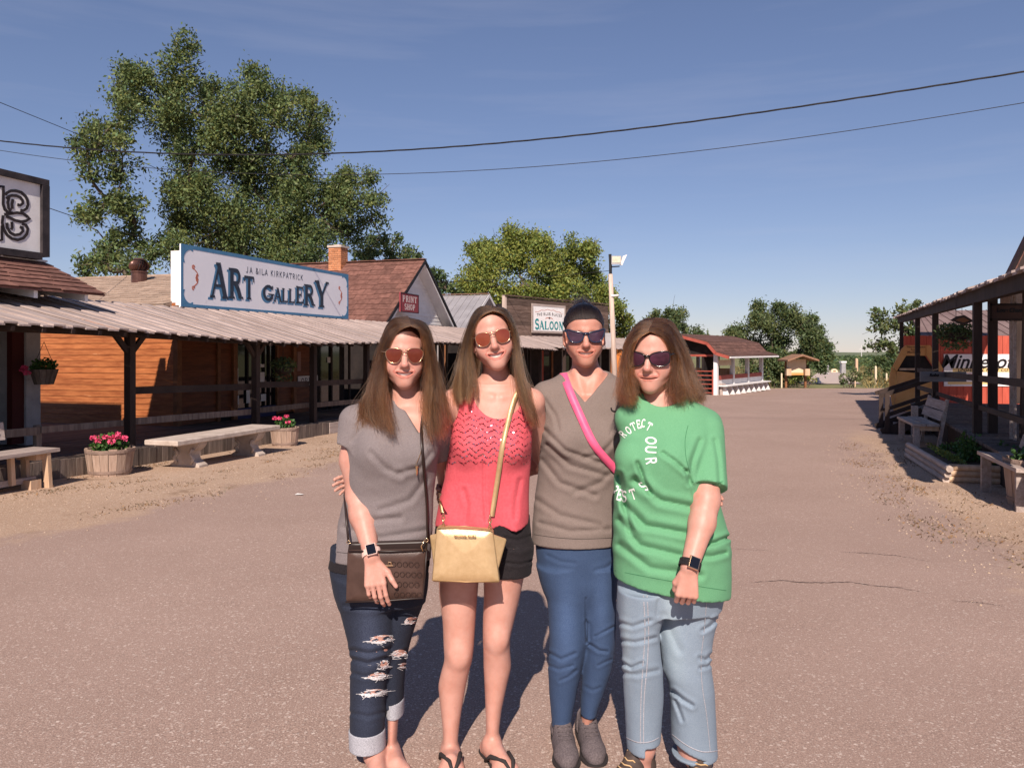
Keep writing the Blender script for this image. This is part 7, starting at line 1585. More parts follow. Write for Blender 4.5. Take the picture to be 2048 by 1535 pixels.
 C = grid_for(lo, hi, .0048, fz=())
 C.add(loft(P1.sec(tee), bot=True), .01)
 for a, b in (((818, 806, .025), (712, 842, .01)), ((818, 806, .025), (868, 842, .02))): C.add(cone(P1(*a), P1(*b), .050, .057), .05)
 C.add(cone(P1(713, 848, .005), P1(700, 893, -.005), .060, .068, (0, 1)), .035); C.add(cone(P1(866, 848, .02), P1(888, 905, .09), .058, .062, (0, 1)), .03)
 C.add(ell(P1(752, 905, -.085), (.055, .05, .058)), .05); C.add(ell(P1(835, 905, -.085), (.055, .05, .058)), .05)
 C.cut(ell(P1(824, 800, -.01), (.058, .085, .042)), .004)       # neck
 a, b, c = P1(786, 792, -.1), P1(836, 870, -.12), P1(872, 792, -.1)
 def vneck(X, Y, Z):
  d1 = (X - b[0]) * (c[2] - b[2]) - (Z - b[2]) * (c[0] - b[0]); d1 = d1 / math.hypot(c[2] - b[2], c[0] - b[0]); d2 = -((X - b[0]) * (a[2] - b[2]) - (Z - b[2]) * (a[0] - b[0])) / math.hypot(a[2] - b[2], a[0] - b[0])
  return np.maximum(np.maximum(d1, d2), Y - (P1.d0 + .02))
 C.cut((vneck, np.array([a[0] - .02, lo[1], b[2] - .02]), np.array([c[0] + .03, P1.d0 + .03, a[2] + .03])), .003)
 folds = [([(742, 905), (770, 935), (800, 950)], .006, .012), ([(700, 1020), (740, 1040), (800, 1035)], .006, .012), ([(690, 1055), (760, 1075), (850, 1060)], .006, .012), ([(850, 960), (820, 1000), (760, 1020)], .005, .012), ([(862, 905), (840, 935), (800, 945)], .005, .011), ([(705, 880), (722, 860), (735, 842)], .004, .01)]
 C.bend(crease(P1, None, folds, P1.d0)); C.bend(lambda p: .0022 * waves(p, 26) + .0012 * waves(p + 3, 60))
 so, sv, sf = body_obj('shirt', C, M_TEEGREY, T)
 S0 = Skin([(sv, sf)]); ribbon(S0, T, 'hem_stitch', [(668, 1102), (700, 1106), (760, 1108)], .0016, M_SOLE, off=.0006, th=.0004, n=24, par=so)
 U = grid_for(np.array([P1(640, 0)[0], 2.7, z(1150)]), np.array([P1(885, 0)[0], 3.18, z(1085)]), .0048); U.add(loft(P1.sec([(1112, 662, 860, .116, .107), (1134, 657, 859, .119, .118)]))).bend(lambda p: .003 * waves(p, 45)); body_obj('undershirt', U, M_BLACKCLOTH, T)
 J = grid_for(np.array([P1(640, 0)[0], 2.7, z(1475)]), np.array([P1(885, 0)[0], 3.18, z(1080)]), .0045)
 J.add(loft(P1.sec(hips)), .01).add(loft(P1.sec(jl)), .02).add(loft(P1.sec(jr)), .015)
 jf = [([(690, 1210), (730, 1216), (775, 1208)], .005, .010), ([(705, 1300), (740, 1306), (780, 1296)], .007, .010), ([(704, 1318), (735, 1326), (772, 1316)], .006, .009), ([(703, 1345), (730, 1352), (765, 1345)], .005, .009), ([(770, 1300), (795, 1312), (812, 1300)], .005, .008), ([(702, 1425), (735, 1432), (768, 1424)], .004, .009)]
 J.bend(crease(P1, None, jf, P1.d0 + .02)); J.bend(lambda p: .0018 * waves(p, 40))
 def dtint(v):
  X = 1024 + v[:, 0] / v[:, 1] * F; Y = HY + (CZ - v[:, 2]) / v[:, 1] * F; t = np.ones((len(v), 3)); w_ = np.exp(-((X - 738) / 26) ** 2) * np.exp(-((Y - 1265) / 85) ** 2) + .6 * np.exp(-((X - 735) / 24) ** 2) * np.exp(-((Y - 1420) / 60) ** 2); return t * (1 + 1.1 * w_[:, None])
 jo, jv, jf_ = body_obj('jeans', J, M_DENIMDARK, T, dtint)
 for rows in ([(1452, 699, 771, .083, .06), (1490, 700, 772, .085, .062)], [(1408, 765, 804, .003, .128), (1441, 766, 803, .003, .128)]):
  K_ = grid_for(np.array([P1(690, 0)[0], 2.75, z(1505)]), np.array([P1(815, 0)[0], 3.18, z(1395)]), .004); K_.add(loft(P1.sec(rows))); K_.cut(loft(P1.sec([(rows[0][0] - 20,) + rows[0][1:], (rows[1][0] + 20,) + rows[1][1:]], dx=-.007))); K_.bend(lambda p: .001 * waves(p, 60)); body_obj('cuff', K_, M_CUFF, T)
 S = Skin([(jv, jf_)])
 for (cx, cy, rx, ry, nth) in ((762, 1277, 22, 8, 60), (754, 1350, 18, 6, 55), (746, 1383, 20, 6, 90), (768, 1328, 8, 8, 34), (822, 1240, 13, 7, 26), (798, 1305, 14, 7, 36), (806, 1330, 7, 6, 20)):
  vs = []; fs = []; n = 20; ok = True; ring = [S.at(cx, cy, .0015)[0]]
  for i in range(n):
   a = 2 * math.pi * i / n; q = S.at(cx + rx * math.cos(a) * (1 + .12 * math.sin(5 * a)), cy + ry * math.sin(a) - .12 * rx * math.cos(a), .0015)[0]; ring.append(q)
  if any(q is None for q in ring): ring = [q if q is not None else ring[0] for q in ring]
  if ring[0] is None: continue
  put('rip', raw_mesh('rip', [np.array(q) - T.org for q in ring], [(0, 1 + i, 1 + (i + 1) % n) for i in range(n)], mat('knee_skin', (.52, .28, .22), rough=.6) if 'knee_skin' not in MATS else MATS['knee_skin']), None, jo)
  mb = MB()
  for i in range(nth):
   a = rng.uniform(-1, 1); lower = rng.uniform() < .75; x0 = cx + rx * a; y0 = cy + (ry * math.sqrt(1 - a * a) * rng.uniform(.35, 1.1) if lower else -ry * math.sqrt(1 - a * a) * rng.uniform(.7, 1.1)) - .12 * rx * a; q0 = S.at(x0, y0, .003)[0]; q1 = S.at(x0 + rng.normal(0, 5), y0 + rng.normal(0, 1.6), .002 + rng.uniform(0, .003))[0]; q2 = S.at(x0 + rng.normal(0, 9), y0 + rng.normal(.5, 2.6), .002 + rng.uniform(0, .004))[0]
   if q0 is None or q1 is None or q2 is None: continue
   o = Vector(T.org); mb.tube([q0 - o, q1 - o, q2 - o], rng.uniform(.0004, .0009), 3, cap=False)
  if mb.v: o_ = put('fringe', mb.mesh('fringe', M_THREAD), None, jo); o_['kind'] = 'stuff'
 h = slim(P1, 812, .84, 745, 860)
 Ls = [h([(823, 652, -.105), (795, 662, -.105), (776, 695, -.092), (767, 740, -.085), (763, 790, -.10), (775, 840, -.135), (790, 874, -.15)]), h([(822, 646, -.085), (782, 648, -.07), (758, 700, -.05), (748, 760, -.05), (748, 815, -.095), (762, 866, -.135)]), h([(819, 638, -.05), (778, 640, -.03), (754, 700, -.01), (744, 765, -.01), (738, 812, -.05), (742, 856, -.085)]), h([(816, 632, 0), (774, 645, .02), (750, 715, .035), (734, 785, .03), (724, 822, -.01), (722, 855, -.03)]), h([(812, 634, .05), (775, 665, .08), (750, 740, .09), (740, 810, .08), (735, 850, .06)]), h([(812, 660, .09), (790, 720, .105), (780, 800, .11), (785, 880, .115)])]
 Rs = [h([(824, 652, -.105), (846, 662, -.102), (858, 700, -.088), (860, 750, -.085), (854, 800, -.105), (848, 850, -.135), (858, 888, -.14)]), h([(823, 646, -.085), (856, 655, -.065), (874, 705, -.04), (878, 770, -.045), (878, 830, -.09), (884, 884, -.115)]), h([(820, 638, -.04), (860, 650, -.015), (875, 715, .015), (882, 785, .0), (886, 840, -.04), (888, 880, -.05)]), h([(816, 634, .02), (860, 655, .05), (878, 730, .07), (886, 810, .06), (890, 850, .05)]), h([(812, 660, .09), (836, 720, .105), (850, 800, .11), (850, 880, .115)])]
 hair_from_guides(T, [Ls, Rs], 11000, H_BROWN, [V, C], rng, rad=.0005, frizz=.004, wave=.013, thick=.008, cut=(.66, 1.0))
 sunglasses(H, T, [(-.0265, .012), (-.018, .021), (.0, .0235), (.018, .021), (.028, .012), (.028, -.004), (.019, -.020), (.004, -.0275), (-.012, -.0235), (-.0235, -.008)], .0011, M_GOLDFRAME, M_LENSRED, '', bridge=((0, .108, .012), (0, .112, .002)))
 wd = (wr - el) / np.linalg.norm(wr - el); c = wr - wd * .012; wt = MB(); up = Vector(wd); mb = MB(); ring = []
 sd = Vector(np.cross(wd, [0, -1, 0])).normalized(); fr = sd.cross(up).normalized()
 if fr.y > 0: fr = -fr
 c = Vector(c - T.org)
 for i in range(25):
  a = 2 * math.pi * i / 24; r = .0325; ring.append(c + sd * math.cos(a) * r * 1.0 + fr * math.sin(a) * r * .92)
 for i in range(24):
  a, b = ring[i], ring[i + 1]; na, nb_ = (a - c).normalized() * .0025, (b - c).normalized() * .0025; mb.hexa([a - up * .011, b - up * .011, b + nb_ - up * .011, a + na - up * .011, a + up * .011, b + up * .011, b + nb_ + up * .011, a + na + up * .011])
 st = put('watch_strap', mb.mesh('watch_strap', M_BEIGESTRAP), None, T)
 nf = (fr * .92 - sd * .30).normalized(); sx = up.cross(nf).normalized(); cc = c + nf * .036; mb = MB(); mb.hexa([cc + sx * a * .0175 + up * b * .020 + nf * q for q in (-.006, .004) for a, b in ((-1, -1), (1, -1), (1, 1), (-1, 1))]); w1 = put('watch_case', mb.mesh('watch_case', M_BEIGESTRAP), None, st)
 mb = MB(); mb.hexa([cc + sx * a * .0155 + up * b * .018 + nf * q for q in (.004, .0052) for a, b in ((-1, -1), (1, -1), (1, 1), (-1, 1))]); put('watch_screen', mb.mesh('watch_screen', M_SCREEN), None, st)
 S2 = Skin([(sv, sf), (bv, bf)])
 mb = MB(); pts = []
 for p in catmull([(838, 800), (845, 850), (842, 900), (833, 925)], 24):
  q = S2.at(p[0], p[1], .004)[0]
  if q is not None: pts.append(q - Vector(T.org))
 mb.tube(pts, .0009, 4); nk = put('necklace', mb.mesh('necklace', M_GOLD), None, T)
 q = S2.at(833, 932, .006)[0] - Vector(T.org); mb = MB(); mb.lathe([(.0, .014), (.006, .006), (.004, -.004), (.003, -.02), (0, -.03)], 8, tuple(q), False); put('pendant', mb.mesh('pendant', M_GOLD), None, nk)
 SKINS[1] = (T, V, C, bv, bf, sv, sf, P1)
person1()
def person2():
 P2 = Px(3.0); gz0 = gzf(3.0); T = thing('person', 'person in coral tank top with sequin zigzags, black shorts and flip flops', 'person', tuple(P2(950, 1525)[:2]) + (gz0,), WF, 'people posing side by side')
 rng = np.random.default_rng(12); z = P2.z
 H = Head(P2(984, 674, -.01), 3, 11, 0, 1.02)
 top = [(768, 935, 1045, .04, .07), (795, 912, 1062, .075, .085), (840, 904, 1064, .10, .09), (880, 898, 1064, .122, .09), (915, 895, 1062, .122, .088), (960, 890, 1059, .11, .085), (1005, 880, 1058, .112, .088), (1046, 873, 1060, .12, .10)]
 skin = [(768, 940, 1042, .045, .07), (800, 918, 1056, .072, .08), (840, 912, 1058, .09, .082), (880, 908, 1056, .106, .08), (960, 902, 1048, .095, .075), (1040, 885, 1050, .10, .095)]
 hips = [(1028, 875, 1058, .105, .108), (1075, 869, 1062, .112, .122), (1105, 868, 1064, .11, .122)]
 ll = [(1085, 874, 962, .105, .075), (1130, 877, 960, .10, .075), (1190, 879, 955, .085, .07), (1240, 886, 951, .078, .062), (1290, 888, 948, .074, .052), (1316, 890, 945, .076, .046), (1336, 884, 939, .066, .050), (1370, 876, 932, .052, .066), (1420, 881, 923, .040, .058), (1462, 886, 917, .034, .044), (1492, 886, 915, .034, .040), (1515, 885, 916, .034, .044)]
 lr = [(1085, 966, 1062, .10, .08), (1130, 967, 1052, .10, .078), (1190, 968, 1040, .088, .07), (1240, 966, 1028, .082, .06), (1272, 966, 1020, .084, .050), (1300, 967, 1020, .074, .05), (1332, 967, 1023, .058, .066), (1370, 969, 1014, .048, .066), (1420, 971, 1003, .040, .052), (1460, 972, 998, .036, .042), (1490, 970, 998, .038, .042)]
 lo = np.array([P2(640, 0)[0], 2.68, gz0 - .01]); hi = np.array([P2(1150, 0)[0], 3.42, 1.72])
 V = grid_for(lo, hi, .0045, fx=[(P2(935, 0)[0], P2(1035, 0)[0], .0028)], fy=[(2.86, 3.02, .0032)], fz=[(z(745), z(600), .0025), (gz0 - .01, z(1490), .0035)])
 V.add(loft(P2.sec(skin)), .03)
 V.add(cone(H.w(0, -.030, -.05), P2(994, 782, .03), .047, .050), .03)
 for a, b in (((994, 772, .03), (912, 800, .02)), ((994, 772, .03), (1062, 800, .02))): V.add(cone(P2(*a), P2(*b), .040, .043), .05)
 for s in (-1, 1): V.add(cone(P2(994 + s * 10, 795, -.058), P2(994 + s * 58, 787, -.02), .008, .008), .02)
 e = P2(872, 930, .17); V.add(cone(P2(908, 806, .02), e, .043, .037), .03); V.add(cone(e, P2(742, 962, .13), .038, .028), .02)
 hand(V, P2(742, 962, .13), (-1, -.75, .10), (.55, .75, .3), (0, -.2, 1), .95, (25, 30, 20), .03)
 e = P2(1085, 930, .20); V.add(cone(P2(1066, 806, .02), e, .043, .037), .03); V.add(cone(e, P2(1140, 960, .30), .036, .03), .02)
 V.add(loft(P2.sec(hips, dx=-.012)), .03); V.add(loft(P2.sec(ll)), .02); V.add(loft(P2.sec(lr)), .02)
 V.add(ell(P2(918, 1308, -.060), (.028, .018, .034)), .04); V.add(ell(P2(996, 1276, -.066), (.028, .018, .035)), .04)
 f1 = foot(V, P2(900, 1508, .0), gz0, .1); f2 = foot(V, P2(984, 1488, -.01), gz0, .42, .24)
 sculpt_head(V, H, ears=True, smile=1.15, jaw=.98)
 hl = lambda x, y, z: ((z > .080 - .30 * np.abs(x - .004)) & (y > .02)) | ((y < .0) & (z > -.02) & (np.abs(x) < .073)) | ((y < -.03) & (z > -.09)) | ((np.abs(x) > .066) & (z > .01))
 bo, bv, bf = body_obj('body', V, M_SKIN, T, lambda v: face_tint(H, v, hl, M_ROOTS[1], (.88, .60, .60), 1.15))
 teeth(H, T, w_=.023, z0=-.0755)
 C = grid_for(np.array([P2(855, 0)[0], 2.8, z(1065)]), np.array([P2(1085, 0)[0], 3.2, z(755)]), .0042)
 C.add(loft(P2.sec(top), top=False), .01)
 C.add(ell(P2(942, 895, -.085), (.052, .05, .055)), .05); C.add(ell(P2(1022, 895, -.085), (.052, .05, .055)), .05)
 C.cut(ell(P2(997, 778, -.02), (.098, .16, .118)), .005)
 C.cut(ell(P2(884, 805, .0), (.068, .2, .105)), .006); C.cut(ell(P2(1088, 805, .0), (.068, .2, .105)), .006)
 C.cut(half(P2(0, 772), (0, 0, 1), lo, hi), .003)
 hem = lambda p: .005 * np.sin(p[:, 0] * 60 + 1) * np.clip((z(1015) - p[:, 2]) / .06, 0, 1) + .006 * np.sin(p[:, 0] * 44 + .5) * np.clip((z(930) - p[:, 2]) / .16, 0, 1)
 C.bend(hem); C.bend(lambda p: .0016 * waves(p, 30)); C.bend(crease(P2, None, [([(968, 925), (968, 985), (972, 1042)], .005, .007), ([(930, 1046), (935, 1010), (928, 980)], .005, .01), ([(1030, 1036), (1032, 1000), (1040, 960)], .004, .01)], 3.0))
 so, sv, sf = body_obj('tank_top', C, M_CORAL, T)
 J = grid_for(np.array([P2(855, 0)[0], 2.8, z(1165)]), np.array([P2(1080, 0)[0], 3.2, z(1020)]), .0042)
 J.add(loft(P2.sec(hips, dx=.002)), .01).add(loft(P2.sec([(1085, 868, 964, .112, .085), (1142, 868, 964, .108, .09)])), .02).add(loft(P2.sec([(1085, 964, 1066, .11, .09), (1143, 968, 1063, .108, .09)])), .02)
 J.bend(crease(P2, None, [([(1010, 1075), (1035, 1080), (1060, 1072)], .004, .007), ([(1015, 1095), (1040, 1100), (1062, 1092)], .004, .007), ([(1012, 1125), (1040, 1128), (1062, 1122)], .005, .006), ([(964, 1060), (964, 1100), (966, 1140)], .006, .006)], 3.0)); J.bend(lambda p: .0015 * waves(p, 45))
 body_obj('shorts', J, M_BLACKCLOTH, T)
 S = Skin([(sv, sf)]); SKINS[2] = (T, V, C, bv, bf, sv, sf, P2)
 q = []; nrm = []
 for r in range(9):
  y0 = 826 + r * 12.2
  for xx in np.arange(884, 1070, 1.25):
   ph = ((xx - 880) / 24.0) % 1; yy = y0 + 9 * (abs(ph - .5) * 2 - .5) + rng.uniform(-1.8, 1.8)
   if rng.uniform() < .12: continue
   a, n = S.at(xx + rng.uniform(-.6, .6), yy, .0012)
   if a is None or yy < 830 and abs(xx - 990) < 45: continue
   q.append(list(a)); nrm.append(list(n))
 q = np.array(q); nrm = np.array(nrm) + rng.normal(0, .35, (len(q), 3)); nrm /= np.linalg.norm(nrm, axis=1, keepdims=True); u = np.cross(nrm, [0, 0, 1.]); u /= np.linalg.norm(u, axis=1, keepdims=True); w_ = np.cross(nrm, u); sz = .0021
 vs = np.stack([q + (u * math.cos(a) + w_ * math.sin(a)) * sz + nrm * .0006 for a in np.linspace(0, 2 * math.pi, 7)[:-1]], 1).reshape(-1, 3)
 me = raw_mesh('sequins', vs - T.org, np.arange(len(vs)).reshape(-1, 6), None)
 for m in (mat('dark_sequin', (.055, .012, .022), rough=.25, metal=.8), mat('silver_sequin', (.62, .52, .58), rough=.12, metal=1), mat('rose_sequin', (.50, .09, .13), rough=.2, metal=.9)): me.materials.append(m)
 me.polygons.foreach_set('material_index', rng.choice([0, 0, 1, 1, 2], len(q)).astype(np.int32)); o = put('sequins', me, None, so); o['kind'] = 'stuff'
 h = slim(P2, 985, .84, 720, 850)
 Ls = [h([(984, 622, -.10), (958, 632, -.10), (941, 660, -.085), (934, 700, -.075), (938, 740, -.085), (946, 775, -.10), (945, 806, -.12)]), h([(984, 617, -.08), (950, 625, -.06), (928, 670, -.03), (920, 720, -.03), (925, 770, -.07), (928, 812, -.10)]), h([(983, 612, -.04), (948, 618, -.02), (922, 670, .01), (910, 730, .01), (908, 775, -.04), (915, 812, -.08)]), h([(982, 610, .01), (948, 625, .05), (926, 690, .07), (910, 750, .07), (898, 790, .06), (893, 815, .05)]), h([(982, 620, .07), (960, 660, .10), (950, 740, .115), (945, 830, .12)])]
 Rs = [h([(985, 622, -.10), (1010, 628, -.10), (1030, 650, -.08), (1038, 690, -.065), (1042, 730, -.075), (1048, 780, -.09), (1058, 820, -.10), (1062, 845, -.11)]), h([(985, 617, -.08), (1018, 622, -.06), (1038, 660, -.03), (1045, 710, -.03), (1052, 770, -.07), (1066, 830, -.08), (1070, 862, -.08)]), h([(984, 612, -.03), (1020, 620, .0), (1040, 670, .02), (1048, 735, .01), (1058, 790, -.03), (1070, 850, -.04)]), h([(983, 611, .02), (1020, 635, .06), (1040, 700, .09), (1050, 780, .08), (1062, 840, .06)]), h([(982, 620, .07), (1005, 660, .10), (1015, 740, .115), (1015, 830, .12)])]
 hair_from_guides(T, [Ls, Rs], 11000, H_LIGHT, [V, C], rng, rad=.0005, frizz=.003, wave=.003, thick=.007, cut=(.70, 1.0))
 sunglasses(H, T, [(-.0255, .010), (-.019, .020), (-.004, .0235), (.014, .0225), (.025, .014), (.0275, .0), (.022, -.017), (.008, -.0255), (-.010, -.024), (-.022, -.012)], .0010, M_GOLDFRAME, M_LENSCORAL, '', bridge=((0, .108, .014), (0, .111, .004)))
 for pt, nm in ((f1, 'left'), (f2, 'right')):
  out = [(-.30, .0), (-.27, .12), (-.1, .15), (.2, .15), (.5, .20), (.75, .17), (.86, .06), (.84, -.06), (.70, -.19), (.5, -.21), (.2, -.14), (-.1, -.15), (-.27, -.12)]
  mb = MB(); ring = catmull(out, 40, True); mb.prism([Vector(pt(a, b, .002) - T.org) for a, b in ring], (0, 0, .011)); sl = put('flip_flop_sole', mb.mesh('flip_flop_sole', M_SOLE), None, T)
  for sd in (-1, 1):
   mb = MB(); mb.tube([pt(.72, .035, .024) - T.org, pt(.55, .05 + sd * .07, .052) - T.org, pt(.30, sd * .155, .050) - T.org, pt(.12, sd * .165, .014) - T.org], [.005, .008, .008, .006], 6); put('flip_flop_strap', mb.mesh('flip_flop_strap', M_SOLE, smooth=True), None, sl)
person2()
def shoe(V, A, gz_, yaw, L=.27):
 f = np.array([math.sin(yaw), -math.cos(yaw), 0]); s = np.array([-f[1], f[0], 0]); A = np.array(A); base = np.array([A[0], A[1], gz_])
 pt = lambda a, b, c: base + f * a * L + s * b * L + np.array([0, 0, c])
 V.add(cone(pt(-.16, 0, .045), pt(-.12, 0, .085), .038, .036), .02); V.add(cone(pt(-.15, 0, .04), pt(.5, 0, .035), .037, .036), .02); V.add(cone(pt(.05, 0, .075), pt(.42, 0, .045), .034, .032), .025)
 V.add(ell(pt(.55, .0, .034), (.046, .050, .032)), .02); V.add(cone(pt(.2, 0, .03), pt(.68, .0, .024), .042, .030), .02); V.add(cone(pt(.1, 0, .08), pt(.05, 0, .10), .034, .036), .015)
 return pt
def shoe_obj(T, A, yaw, m, L=.27, laces=M_SHOE, name='shoe'):
 gz_ = gzf(A[1]); lo = np.array([A[0] - .2, A[1] - .28, gz_ - .005]); hi = np.array([A[0] + .2, A[1] + .16, gz_ + .16]); V = Vol(stepped(lo[0], hi[0], .0035), stepped(lo[1], hi[1], .0035), stepped(lo[2], hi[2], .0035)); pt = shoe(V, A, gz_, yaw, L)
 V.cut(cone(A + np.array([0, 0, .0]), A + np.array([0, 0, .1]), .036, .042), .006); V.cut(half((0, 0, gz_ + .004), (0, 0, -1), lo, hi)); V.bend(lambda p: .0008 * waves(p, 120))
 o, v, f = body_obj(name, V, m, T); mb = MB(); ring = catmull([(-.31, 0), (-.27, .13), (-.05, .15), (.25, .15), (.55, .20), (.76, .13), (.82, 0), (.76, -.13), (.55, -.20), (.25, -.15), (-.05, -.15), (-.27, -.13)], 40, True)
 mb.prism([Vector(pt(a, b, .001) - T.org) for a, b in ring], (0, 0, .016)); put('sole', mb.mesh('sole', M_SOLE), None, o)
 t_ = BVHTree.FromPolygons([tuple(q) for q in v], [tuple(int(i) for i in q) for q in f])
 for k in range(5):
  pts = []
  for b in np.linspace(-.085, .085, 7):
   p = Vector(pt(.14 + k * .075 + .02 * math.cos(b * 40), b, .25)); h = t_.ray_cast(p, Vector((0, 0, -1)))
   if h[0] is not None: pts.append(h[0] + h[1] * .002 - Vector(T.org))
  if len(pts) > 3: mb = MB(); mb.tube(pts, .0024, 6); put('lace', mb.mesh('lace', laces, smooth=True), None, o)
 return o
def person3():
 P3 = Px(3.1); gz0 = gzf(3.1); T = thing('person', 'person in taupe V neck shirt and blue jeans with a pink bag strap', 'person', tuple(P3(1150, 1500)[:2]) + (gz0,), WF, 'people posing side by side')
 rng = np.random.default_rng(13); z = P3.z
 H = Head(P3(1168, 669, -.01), -1, 1, 3, 1.0)
 tee = [(752, 1128, 1215, .035, .07), (775, 1100, 1248, .07, .08), (805, 1086, 1262, .095, .088), (845, 1084, 1262, .122, .09), (880, 1083, 1258, .132, .09), (920, 1079, 1254, .12, .086), (975, 1072, 1247, .105, .086), (1030, 1066, 1242, .108, .09), (1084, 1063, 1240, .118, .105)]
 hips = [(1060, 1070, 1236, .105, .10), (1110, 1072, 1236, .11, .115), (1160, 1080, 1234, .105, .118), (1185, 1088, 1232, .095, .11), (1225, 1118, 1212, .06, .08)]
 ll = [(1130, 1074, 1170, .108, .085), (1190, 1094, 1175, .098, .075), (1240, 1097, 1175, .092, .068), (1285, 1099, 1172, .09, .058), (1335, 1096, 1162, .078, .062), (1390, 1099, 1152, .062, .066), (1433, 1103, 1144, .055, .058), (1450, 1104, 1142, .055, .056)]
 lr = [(1130, 1165, 1236, .10, .09), (1190, 1166, 1232, .09, .08), (1240, 1169, 1231, .086, .075), (1285, 1172, 1229, .084, .064), (1336, 1167, 1223, .072, .066), (1390, 1162, 1206, .056, .068), (1418, 1161, 1195, .050, .062), (1428, 1161, 1193, .050, .06)]
 lo = np.array([P3(862, 0)[0], 2.72, gz0 - .01]); hi = np.array([P3(1480, 0)[0], 3.5, 1.78])
 V = grid_for(lo, hi, .0047, fx=[(P3(1120, 0)[0], P3(1215, 0)[0], .0028)], fy=[(2.96, 3.12, .0032)], fz=[(z(735), z(590), .0025), (z(1015), z(965), .0032)])
 V.add(loft(P3.sec(tee, dx=-.014)), .03)
 V.add(cone(H.w(0, -.030, -.05), P3(1174, 770, .03), .049, .054), .03)
 for a, b in (((1174, 760, .03), (1094, 790, .02)), ((1174, 760, .03), (1254, 790, .02))): V.add(cone(P3(*a), P3(*b), .040, .044), .05)
 for s in (-1, 1): V.add(cone(P3(1174 + s * 9, 792, -.062), P3(1174 + s * 60, 776, -.02), .008, .008), .02)
 for s in (-1, 1): V.add(cone(P3(1174 + s * 24, 745, -.01), P3(1174 + s * 7, 790, -.058), .012, .010), .02)
 e = P3(1078, 925, .10); V.add(cone(P3(1092, 798, .02), e, .045, .039), .03); V.add(cone(e, P3(985, 962, .14), .039, .034), .02); V.add(cone(P3(985, 962, .14), P3(900, 975, .06), .034, .028), .02)
 hand(V, P3(900, 975, .06), (-.55, -1, -.1), (-.8, .55, .15), (.0, -.1, 1), .95, (30, 45, 35), .03)
 e = P3(1300, 930, .12); V.add(cone(P3(1256, 798, .02), e, .045, .039), .03); V.add(cone(e, P3(1378, 985, .10), .038, .028), .02); hand(V, P3(1378, 985, .10), (1, -.45, -.2), (.4, .9, .2), (0, -.2, 1), .95, (20, 25, 20), .03)
 V.add(loft(P3.sec(hips, dx=-.012)), .03)
 V.add(loft(P3.sec(ll + [(1465, 1106, 1139, .042, .04), (1495, 1107, 1138, .04, .042)], dx=-.007)), .02); V.add(loft(P3.sec(lr + [(1440, 1158, 1189, .04, .046), (1475, 1158, 1188, .038, .046)], dx=-.007)), .02)
 sculpt_head(V, H, ears=True, smile=.9, jaw=.97, thin=.002)
 hl = lambda x, y, z: ((z > .071 - .9 * np.maximum(0, np.abs(x) - .04)) & (y > .015) & (z > .03)) | ((y < .02) & (z > .012)) | ((y < -.025) & (z > -.07))
 bo, bv, bf = body_obj('body', V, M_SKIN2, T, lambda v: face_tint(H, v, hl, M_ROOTS[2], (.86, .64, .62), .9))
 teeth(H, T)
 C = grid_for(np.array([P3(1035, 0)[0], 2.85, z(1100)]), np.array([P3(1300, 0)[0], 3.4, z(735)]), .0046)
 C.add(loft(P3.sec(tee)), .01)
 for a, b in (((1174, 760, .03), (1094, 790, .02)), ((1174, 760, .03), (1254, 790, .02))): C.add(cone(P3(*a), P3(*b), .048, .055), .05)
 C.add(cone(P3(1092, 798, .02), P3(1083, 885, .07), .056, .058, (0, 1)), .03); C.add(cone(P3(1256, 798, .02), P3(1278, 880, .08), .056, .058, (0, 1)), .03)
 C.add(ell(P3(1130, 880, -.09), (.06, .05, .055)), .05); C.add(ell(P3(1214, 880, -.09), (.06, .05, .055)), .05)
 C.cut(ell(P3(1175, 745, .0), (.070, .095, .055)), .004)
 a, b, c = P3(1108, 728, -.1), P3(1172, 806, -.12), P3(1242, 728, -.1)
 def vneck(X, Y, Z):
  d1 = ((X - b[0]) * (c[2] - b[2]) - (Z - b[2]) * (c[0] - b[0])) / math.hypot(c[2] - b[2], c[0] - b[0]); d2 = -((X - b[0]) * (a[2] - b[2]) - (Z - b[2]) * (a[0] - b[0])) / math.hypot(a[2] - b[2], a[0] - b[0])
  return np.maximum(np.maximum(d1, d2), Y - (P3.d0 + .02))
 C.cut((vneck, np.array([a[0] - .02, 2.8, b[2] - .02]), np.array([c[0] + .03, P3.d0 + .03, a[2] + .03])), .003)
 folds = [([(1090, 860), (1130, 900), (1200, 925)], .006, .010), ([(1095, 890), (1140, 930), (1210, 950)], .006, .011), ([(1085, 920), (1120, 965), (1190, 990)], .006, .012), ([(1238, 870), (1205, 905), (1170, 915)], .005, .010), ([(1240, 930), (1200, 965), (1150, 985)], .005, .012), ([(1075, 1000), (1120, 1030), (1200, 1050)], .005, .012), ([(1080, 1045), (1140, 1062), (1220, 1058)], .005, .011), ([(1090, 800), (1110, 830), (1118, 860)], .004, .009)]
 C.bend(crease(P3, None, folds, 3.1)); C.bend(lambda p: .0022 * waves(p, 28) + .001 * waves(p + 2, 60))
 so, sv, sf = body_obj('shirt', C, M_TEETAUPE, T); S0 = Skin([(sv, sf)]); ribbon(S0, T, 'hem_stitch', [(1068, 1068), (1110, 1074), (1160, 1077), (1225, 1075)], .0016, M_SOLE, off=.0006, th=.0004, n=40, par=so)
 J = grid_for(np.array([P3(1055, 0)[0], 2.92, z(1462)]), np.array([P3(1250, 0)[0], 3.3, z(1050)]), .0044)
 J.add(loft(P3.sec(hips)), .01).add(loft(P3.sec(ll)), .022).add(loft(P3.sec(lr)), .022).add(ell(P3(1171, 1165, -.01), (.018, .075, .035)), .03)
